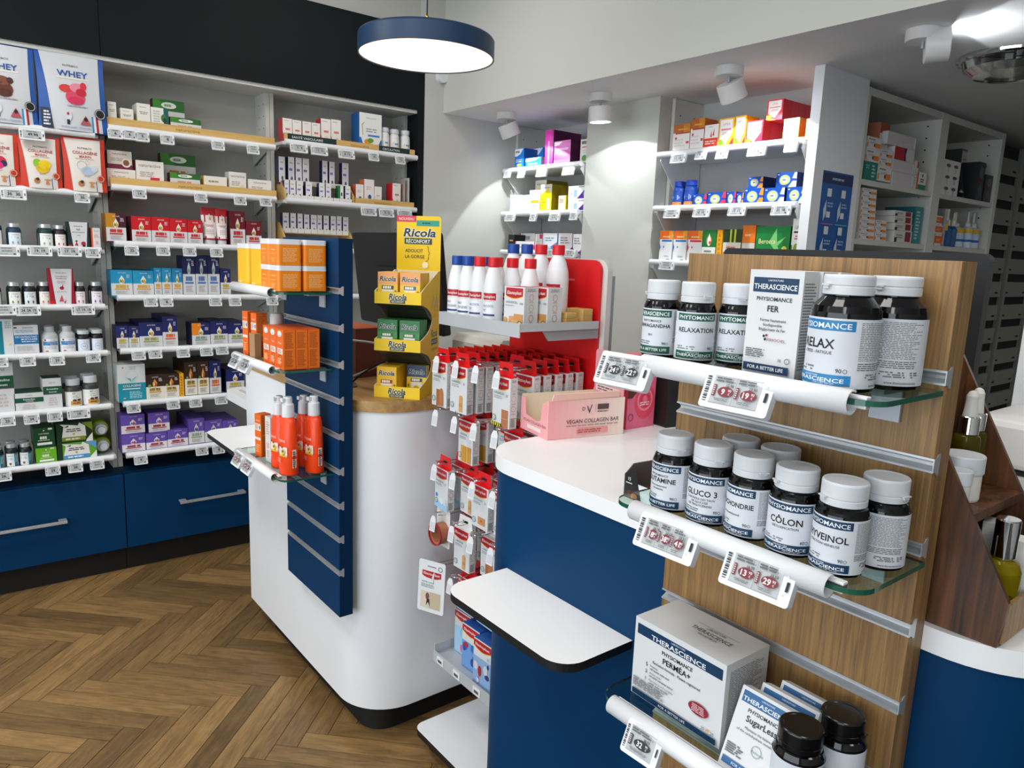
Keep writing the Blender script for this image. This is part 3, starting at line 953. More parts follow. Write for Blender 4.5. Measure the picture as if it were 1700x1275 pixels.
def d_nat(acc, low=None, blob=None, big=False):
    def fn(p):
        if low:
            p.R(-.5, .5, 0, .26, low)
        p.T('naturactive', -.0, .84, .12, '#6c675c', mx=.82)
        if acc:
            p.R(0, .34, .30, .42, acc)
        p.L(-.36, .3, .42, .62, 3, '#b6aa9e', words=3)
        if blob:
            p.E(.26, .36, .2, None, '#efe6da').E(.26, .36, .13, None, blob)
    return fn


def d_arko(txt):
    def fn(p):
        p.R(-.5, .5, .70, 1, '#2c6a2c')
        p.G([(-.5, .70), (-.1, .70), (-.3, 1), (-.5, 1)], '#3f8a33')
        p.E(0, .85, .24, .085, '#e9efe6')
        p.L(-.14, .14, .82, .88, 1, '#7f9a7c', fill=1.1)
        p.L(-.26, .22, .46, .56, 1, txt, fill=1.2, words=2, al='c')
        p.L(-.34, .34, .22, .40, 3, '#b9bab6', words=4, al='c')
    return fn


def d_herb(acc):
    def fn(p):
        p.L(-.3, .3, .84, .9, 1, '#b9b5a5')
        p.L(-.32, .34, .60, .72, 2, '#8f9a80', words=3, al='c')
        p.E(.12, .26, .26, .10, '#dfe5d0').E(.18, .24, .14, .06, acc).G([(-.3, .3), (.0, .12), (.3, .16), (-.1, .34)], '#5c7a3a')
    return fn


def d_herbc(p):
    p.R(.22, .5, 0, 1, '#15615c')
    p.L(-.36, .1, .2, .9, 7, '#c3c9bd', words=2)
    p.E(.22, .6, .16, .16, '#3f7a4c').E(.28, .52, .1, .1, '#223b2a')


def d_jar(acc, icon=None):
    def fn(p):
        p.L(-.3, .3, .80, .88, 1, '#9a9ea0', al='c')
        p.L(-.36, .36, .56, .72, 2, acc, fill=.8, words=2, al='c')
        p.E(-.18, .24, .07, .11, icon or acc).E(.2, .24, .06, .11, icon or acc)
        p.L(-.3, -.06, .04, .1, 1, '#c0c2c3', al='c').L(.08, .32, .04, .1, 1, '#c0c2c3', al='c')
    return fn


def d_ferbox(p):
    p.L(-.24, .24, .82, .87, 1, '#8a8a8a', al='c')
    p.T('FER', 0, .72, .06, '#3a3a3a', bold=.01)
    p.T('BISGLYCINATE', 0, .62, .045, '#55585a', mx=.62)
    p.L(-.1, .1, .48, .52, 1, GR, al='c')
    p.G([(-.2, .12), (-.12, .28), (-.04, .12)], '#c3202a').E(-.12, .29, .05, .03, '#3a2a2a')
    p.E(.2, .2, .11, .08, '#b51f3c').E(.22, .12, .07, .04, K)


def d_cran(p):
    p.L(-.24, .24, .87, .9, 1, '#8a7a80', al='c')
    p.T('CRANBERRY', 0, .79, .038, '#a03346', mx=.66)
    p.T('MANNOSE', 0, .735, .038, '#a03346', mx=.62)
    p.L(-.2, .2, .6, .68, 3, '#b8aeb2', words=3, al='c')
    p.E(0, .48, .09, .045, '#b81f46').G([(-.02, .5), (.06, .6), (.03, .47)], '#7c1b38')
    p.L(-.24, .24, .37, .4, 1, '#b8aeb2', al='c')
    p.G([(-.14, .12), (-.02, .3), (.05, .12)], '#c8505e').G([(.05, .1), (.16, .18), (.1, .06)], '#d2283c')


def d_slim(p):
    p.R(-.5, -.34, 0, 1, '#e0592b')
    p.L(-.2, .36, .82, .88, 1, '#b79a90').L(-.2, .4, .55, .7, 3, '#d9a58c', words=2)
    p.E(.1, .3, .16, .08, '#e9a6a0')


def d_gran(p):
    p.R(-.05, .12, .05, .95, '#12808f')
    p.L(.2, .45, .75, .95, 4, '#8aa0a4', words=2).E(.36, .32, .05, .02, '#e3cf2e')


def d_decon(p):
    p.T('GRANIONS', .08, .92, .045, '#2a3a4a', mx=.6)
    p.R(-.42, -.36, .90, .95, '#c02a3a').R(-.48, -.42, .90, .95, '#22427a')
    p.L(-.44, .4, .75, .85, 2, '#8fb7cf', words=3)
    p.R(-.5, .5, .38, .68, '#1e72ad')
    p.T('DECONTRACTANT', 0.0, .615, .06, W, mx=.9, bold=.01)
    p.T('MUSCULAIRE', .12, .535, .06, W, mx=.66, bold=.01)
    p.L(-.2, .44, .43, .48, 1, '#cfe2ef')
    p.L(-.4, .4, .14, .32, 4, '#c3c6c8', words=4)
    p.R(-.42, .42, .03, .07, '#d22d2a')


def d_clearjar(p):
    p.R(-.5, .5, .52, .80, '#2f7fbd')
    p.R(-.4, -.28, .84, .97, '#7a2a2a').L(.0, .42, .88, .93, 1, GR)
    p.T('COLLAGEN', .1, .71, .09, W, mx=.62).T('BEAUTY', .16, .58, .08, W, mx=.45)
    p.L(-.4, .42, .24, .46, 3, '#c4c6c8', words=3)
    p.E(-.25, .12, .1, .05, '#b8643a')


def d_whitecap(p):
    p.T('NATUREX', 0, .80, .07, '#8f97ad', mx=.7) if False else p.L(-.36, .36, .72, .86, 2, '#8f97ad', words=2, al='c')
    p.ring(0, .42, .3, .12, '#aab2c6').L(-.18, .18, .36, .48, 2, '#9aa2b8', words=2, al='c')


def d_soma(head, big):
    def fn(p):
        p.T(head, 0, .86, .07 if not big else .05, '#8d8d88', mx=.5)
        p.R(-.5, .5, .50, .74, '#14553a')
        p.T('Somatoline', 0, .66, .085 if not big else .05, W, mx=.72, bold=.012)
        p.T('Cosmetic', .02, .565, .065 if not big else .04, W, mx=.5, bold=.012)
        p.R(-.5, .5, .485, .50, '#8a4a66')
        p.L(-.26, .26, .12, .40, 4, '#c9c2bf', words=2, al='c')
    return fn


def d_herbjar(p):
    p.L(-.12, .1, .82, .94, 2, '#3a3f3a', words=2).L(-.1, .3, .55, .75, 3, '#9dbb6a', words=2)
    p.R(-.24, .5, .08, .36, '#d19a3e').E(.0, .40, .12, .08, '#3b2a3a').E(.28, .42, .14, .07, '#4a2f48')
    p.L(-.1, .4, .14, .28, 1, '#7a4f1c', words=3)


def d_tealjar(p):
    p.R(.16, .5, 0, 1, '#15788a')
    p.L(-.4, .1, .78, .86, 1, GR).L(-.42, .1, .5, .68, 3, '#7fb0b5', words=2)
    p.E(-.2, .2, .1, .1, '#9a4a2a').L(.22, .46, .3, .9, 7, '#9fd0d8', words=2)


def d_green(base, dark):
    def fn(p):
        p.E(0, .86, .035, None, W)
        p.T('FURTERER', 0, .70, .07, '#dfe9c9', mx=.55)
        p.T('Triphasic', 0, .50, .09, '#e9efd6', mx=.5) if False else p.L(-.2, .22, .44, .56, 1, '#e9efd6', fill=1.2)
        p.L(-.3, .3, .34, .4, 1, '#d8e2bd')
        p.R(-.34, .36, .14, .26, W)
        p.R(.2, .4, .88, .97, '#d9dbd2')
    return fn


def d_greenw(dark, strip, striptext):
    def fn(p):
        p.R(-.5, -.38, 0, 1, '#14351c')
        p.G([(-.36, .28), (.32, .28), (.30, .82), (.14, 1), (.10, .86), (-.40, .98), (-.30, .84)], '#eceae4')
        p.R(-.36, .30, .10, .30, strip)
        p.G([(-.28, .82), (-.16, .90), (-.18, .80)], '#14351c')
        p.L(-.26, .22, .54, .74, 2, '#4c4f4a', words=3, al='c')
        p.E(-.03, .44, .035, None, '#a7c23a')
        p.L(-.26, .24, .15, .24, 1, striptext, fill=1.0)
        p.G([(.2, 1), (.5, .55), (.5, 1)], strip if dark else '#5f9fd2').G([(.32, .1), (.5, .45), (.5, 0), (.30, 0)], '#e9ece6')
    return fn


def d_coll(p):
    p.R(-.5, .5, 0, .50, '#1593a8')
    p.E(-.30, .92, .03, None, '#7aa83a').T('SANTE', .04, .93, .04, '#8f9a94', mx=.4).T('VERTE', .04, .88, .04, '#8f9a94', mx=.4)
    p.ring(0, .68, .24, .12, '#cfe0e2')
    p.G([(0, .52), (-.2, .66), (-.03, .62)], '#5fb0b8').G([(0, .52), (.2, .68), (.03, .62)], '#8fcbd0')
    p.T('COLLAGÈNE', 0, .43, .055, W, mx=.78, bold=.012)
    p.R(-.34, .3, .335, .36, W)
    p.L(-.1, .42, .08, .28, 5, '#9fdbe4', words=4)
    p.E(-.28, .1, .05, .015, '#e8d36a')


def d_oca(p):
    d_sv('#3b2414', '#b08a2e', .52, ('#e9a04a', '#b4501c', '#f3d9a0'), '#c2a03a')(p)
    p.T('OCA', 0, .44, .075, '#3a2a18', mx=.5)
    p.E(-.30, .56, .09, None, '#6fae3c')


def d_spine(p):
    p.T('COM', 0, .5, .1, '#a8481c', mx=.7) if False else p.L(-.2, .2, .1, .9, 7, '#b8641c', words=1)


def d_redw(p):
    p.L(-.34, .3, .88, .93, 1, '#b9b2a8')
    p.G([(-.5, 0), (-.5, .42), (-.36, .2), (-.1, .04), (.3, 0)], '#d2222a').G([(.5, 0), (.5, .2), (.3, 0)], '#d2222a')
    p.L(-.2, .36, .5, .58, 1, '#d96a6a', fill=1.0).E(.08, .28, .18, .1, '#e0dbd2').E(.1, .24, .1, .07, '#7b9db0')


def d_bluew(p):
    p.T('naturactive', 0.02, .88, .05, '#9aa39a', mx=.7)
    p.G([(-.5, 0), (-.5, .36), (-.42, .36), (-.30, .12), (0, .03), (.3, .12), (.46, .34), (.5, .34), (.5, 0)], '#2171c0')
    p.L(-.2, .4, .5, .62, 2, '#a8acb0', words=2).R(-.12, .4, .40, .45, '#3f7fd0')
    p.G([(-.36, .42), (-.40, .7), (-.24, .78), (-.36, .68), (-.33, .42)], '#9fb56a')
    p.E(-.12, .26, .16, .07, '#e39a2c').E(0.0, .30, .14, .06, '#5f9f2e').G([(-.1, .2), (.25, .12), (.1, .22)], '#7fbf3a')


def d_oil(p):
    p.R(-.5, .5, 0, .06, '#22224e')
    p.L(-.26, .3, .74, .84, 1, '#c9b98a').L(-.34, .36, .5, .6, 1, '#6a64b0', fill=.9).E(.05, .22, .16, .08, '#5c5a62')


def d_oilg(p):
    p.R(-.5, -.1, 0, 1, '#1f7a3e')
    p.E(.15, .5, .14, .12, '#4a3a20').L(0, .42, .2, .3, 1, GR)


def d_n(base, swoosh, txt, extra=None):
    def fn(p):
        p.R(-.5, .5, 0, 1, base)
        p.G([(-.5, .98), (.42, .98), (.1, .72), (-.3, .62), (-.5, .64)], swoosh)
        p.L(-.4, .12, .80, .88, 1, txt, fill=1.1, words=2)
        p.L(-.36, .36, .32, .5, 2, '#d9e6f2', words=3)
        if extra:
            p.R(-.2, .25, .14, .26, extra)
    return fn


def d_mag(p):
    p.R(-.5, .5, 0, 1, '#c522a0').R(-.5, .5, 0, .22, '#de6fd0').R(-.5, .5, .22, .40, '#e012a0')
    p.G([(-.5, .96), (.0, .96), (-.2, .82), (-.5, .8)], '#e9d9e6')
    p.R(-.42, .36, .60, .70, '#d98fce').L(-.4, .1, .46, .54, 1, '#f0d0ea')


def d_magt(p):
    p.R(-.5, .5, 0, 1, '#d21ea6').R(-.16, .02, 0, .7, '#eda8e0').R(.3, .5, 0, 1, '#a61586')


def d_ngreen(p):
    p.L(-.36, .36, .8, .92, 1, '#4a4a4a', fill=1.1).L(-.3, .36, .62, .72, 1, '#c06a6a').E(.0, .2, .3, .13, '#5f9a45').L(-.2, .2, .4, .55, 2, '#c8c8c4')


def d_nw(p):
    p.ring(.05, .46, .3, .14, '#b7d6c4').L(-.4, .4, .82, .9, 1, '#c3c9cc').R(-.5, .5, .06, .09, '#9fb6cc')


def d_nwy(p):
    p.L(-.36, .4, .78, .86, 1, '#b3bcd0').R(-.36, .40, .42, .54, '#f2b70a').L(-.36, .3, .26, .34, 1, '#b3bcd0').G([(-.5, 0), (-.5, .1), (-.2, .0)], '#f2df0a')


def d_ny(p):
    p.R(-.5, .5, 0, .62, '#f2e20a').G([(-.5, .62), (.5, .62), (.2, .86), (-.2, .72)], '#f2e20a')
    p.L(-.36, .4, .84, .92, 1, '#a9a9a9').R(.1, .36, .1, .5, '#f3f2ea').L(-.4, .0, .2, .5, 3, '#c9b40a', words=2)


def d_nwys(p):
    p.R(.36, .5, 0, 1, '#e3d01a').L(-.4, .26, .55, .8, 3, '#a39a5a', words=2).R(-.5, .5, 0, .1, '#dcd6bc')


def d_npur(p):
    p.G([(.02, .08), (.5, .8), (.5, .08)], '#4a1788').E(.42, .4, .06, .12, '#2a9ac0').L(.1, .48, .86, .96, 1, '#6a5a90')
    p.R(-.16, .02, .2, .7, '#a9c9e9').L(-.4, -.2, .3, .6, 3, '#c3cbd6')


def d_nblk(p):
    p.R(-.5, .5, .45, 1, '#111114').R(-.5, .5, 0, .45, '#d8cf86').L(-.3, .3, .6, .75, 1, '#c9b45a').R(-.5, .5, 0, .1, '#7fa6c9')


def d_nredlow(p):
    p.R(-.5, -.44, 0, 1, '#e0285a').E(.32, .5, .2, .28, '#ea1590').L(-.3, .1, .44, .56, 1, GR)


def d_nredblue(p):
    p.R(-.5, -.42, 0, 1, '#d22a4a').L(-.3, .4, .7, .86, 1, '#9a9aa2', fill=1.1).E(.2, .45, .28, .13, '#3a9ae0').L(-.2, .4, .1, .3, 2, GR)


def d_nslim(p):
    p.R(.1, .5, .76, .98, '#c81f5a').L(-.36, .3, .15, .65, 5, '#c9c3c3', words=2)


def d_nbw(p):
    p.G([(-.5, 0), (-.5, .4), (.0, .34), (.5, .58), (.5, 0)], '#2a95dc').L(-.32, .3, .6, .82, 2, '#7f9fc3', words=2).L(-.2, .2, .26, .34, 1, W)


def d_npur2(p):
    p.G([(-.5, 0), (-.5, .38), (-.3, .2), (0, .14), (.3, .2), (.5, .38), (.5, 0)], '#5a2a80').L(-.36, .4, .5, .84, 3, '#9a949a', words=2)


def d_orw(p):
    p.R(-.5, .5, .70, 1, '#b8641a').R(.1, .5, .70, 1, '#cf8416').R(-.36, .5, .66, .71, '#b8323a')
    p.L(-.2, .4, .78, .86, 1, '#e3b46a').E(-.32, .5, .06, .07, '#d2283c').R(.3, .46, .30, .38, '#d2283c').L(-.4, .3, .2, .5, 3, '#ddd6d6', words=4)


def d_rocket(p):
    p.R(-.5, .5, 0, .46, '#e0402a').L(-.42, .4, .2, .38, 2, '#f7d9c9', words=2).R(-.4, -.1, .04, .12, '#7ab02e')
    p.G([(-.06, .5), (.0, .78), (.06, .5)], '#d22a2a').G([(.1, .55), (.2, .86), (.22, .55)], '#d22a2a').L(-.2, .2, .88, .94, 1, '#b9b9b0')


def d_upsa(frame, blob):
    def fn(p):
        p.R(-.5, .5, 0, 1, '#e0243e' if frame == 'r' else '#f4b41c')
        p.G([(-.42, .95), (.4, .95), (.4, .5), (0, .12), (-.42, .34)], W)
        p.G([(.1, 0), (.5, .36), (.5, 0)], '#e8283f').G([(-.5, 0), (-.5, .3), (-.2, .1), (.1, 0)], '#f29a1c')
        p.T('UPSA', 0, .80, .09, '#d98a90', mx=.6)
        p.R(-.34, .34, .60, .65, '#e87a86').L(-.3, .3, .44, .54, 2, '#e3b3b6', al='c')
        p.E(-.3, .2, .14, .10, blob)
    return fn


def d_orc(p):
    p.R(-.5, .5, 0, 1, '#f2a01e').R(-.46, .42, .02, .96, W).L(-.32, .3, .62, .72, 1, '#eaa858', fill=1.1).L(-.3, .3, .3, .52, 3, '#cfcac2')


def d_bion(acc):
    def fn(p):
        p.R(-.5, .5, 0, 1, '#0c47a8').G([(.1, 0), (.5, .0), (.5, .42), (.3, .42)], acc)
        p.E(-.08, .5, .28, .34, '#7fb6ee').E(-.08, .5, .22, .28, W).ring(-.08, .5, .2, .3, '#eec31e').L(-.18, .02, .42, .6, 1, '#2a62b8')
        p.G([(.28, .6), (.38, .98), (.5, .98), (.5, .55)], acc)
        p.R(-.44, -.34, .84, .90, '#d9e6f6')
    return fn


def d_orb(c2):
    def fn(p):
        p.R(-.5, .5, .72, 1, '#f0701a').R(.2, .5, .72, 1, '#f7a01e').R(-.34, .46, .64, .70, c2)
        p.L(-.26, .4, .76, .84, 1, '#f7d9b0').G([(-.5, .3), (-.4, .46), (-.5, .6)], c2).G([(-.2, .42), (-.1, .47), (-.2, .52)], c2)
        p.L(-.1, .4, .12, .2, 1, '#b9c3cc').R(.1, .36, .04, .065, '#2a3a7a')
    return fn


def d_gg(p):
    p.R(-.5, .5, .48, 1, '#1d7a35').E(0, .68, .2, .14, '#d88a2a').drop(0, .70, .13, .2, W).E(.06, .62, .07, .05, '#d8402a').L(-.3, .3, .3, .4, 1, '#6a8a6a').L(-.3, .35, .16, .22, 1, '#d86a5a')


def d_gdk(p):
    p.R(-.5, .5, 0, 1, '#e8e2d4').R(-.5, .5, .62, 1, '#24421e').R(-.14, -.04, .62, 1, '#c9d44a').R(.1, .2, .62, 1, '#d6d23a').R(-.5, .5, .16, .34, '#e59a2a').L(-.3, .3, .42, .52, 1, '#d86a5a')


def d_gor(p):
    p.R(-.5, .5, .55, 1, '#ea7a1e').R(-.5, .5, 0, .5, '#d9d3c9').L(-.3, .3, .7, .8, 1, '#f6c690').R(-.5, .5, .1, .25, '#ea9a3e')


def d_ggb(p):
    p.R(-.5, .5, 0, 1, '#14843c').G([(-.1, .6), (.1, .95), (.14, .6), (.4, .75), (.16, .5), (.3, .2), (.06, .42)], '#7fd07a')
    p.T('Berocca', -.16, .62, .13, '#e6e9a0', mx=.5, bold=.01).E(.36, .4, .08, .1, '#e9d75a').R(.12, .46, .06, .2, '#e8621e').R(-.5, .1, .0, .16, '#2aa86a')


def d_upsag(p):
    p.R(-.5, .5, 0, 1, '#f0efe9').T('UPSA', 0, .82, .07, '#5a5a5a', mx=.6).R(-.36, .36, .70, .735, K).L(-.3, .3, .55, .66, 2, '#c0605a', al='c').E(-.1, .38, .22, .1, '#7fa02e').E(.1, .3, .16, .08, '#4a6a1e').R(-.5, -.4, 0, .45, '#4f7a2a')


def d_pen(p):
    p.L(-.4, .2, .72, .84, 1, '#7a7a8a', fill=.9).L(-.3, .1, .45, .6, 2, '#a0a0aa')
    p.R(.08, .46, .12, .52, '#f08a1e').R(-.02, .08, .2, .44, K)
    p.R(-.5, -.42, .1, .5, '#f0863a')


def d_rteal(p):
    p.R(-.5, .5, 0, 1, '#157f72').L(-.36, .0, .6, .85, 2, '#7fc9bf', words=2).L(.1, .42, .15, .9, 4, '#a6ddd4', words=1)


def d_bigw(p):
    p.L(-.3, .3, .44, .5, 1, '#d9c9d2').R(.44, .5, .1, .9, '#efecec').G([(.1, .3), (.3, .5), (.28, .3)], '#e6d6de')


def d_bigred(p):
    p.R(-.5, .0, 0, 1, '#c0122a').G([(.0, 0), (.1, 0), (.06, .5), (.1, 1), (.0, 1)], '#1b1d3a')


def d_rtealw(p):
    p.R(-.5, .5, 0, .3, '#15866f').L(-.3, .3, .4, .66, 2, '#55585a', al='c').E(0, .82, .08, .09, '#2a2a2a')


def d_six(p):
    for r in range(3):
        for c in range(2):
            x, y = -.22 + c * .44, .84 - r * .33
            p.E(x, y, .13, .05, '#7d4a55').R(x - .03, x + .03, y - .2, y - .04, '#c3ccd4')


def d_dark(p):
    p.R(-.5, .5, 0, 1, '#3b3d40').E(0, .72, .3, .16, '#6a6a6c').E(.05, .28, .3, .16, '#5a5658').G([(-.5, .45), (.3, .55), (-.3, .62)], '#6b1f26')


def d_greyp(p):
    p.R(-.44, .44, .35, .96, '#c9c7c0').L(-.3, .3, .5, .85, 5, '#9a9890', words=4)


# kind: (object name, category, description, base, side, top, design, depth, copies behind)
def d_none(p):
    return p


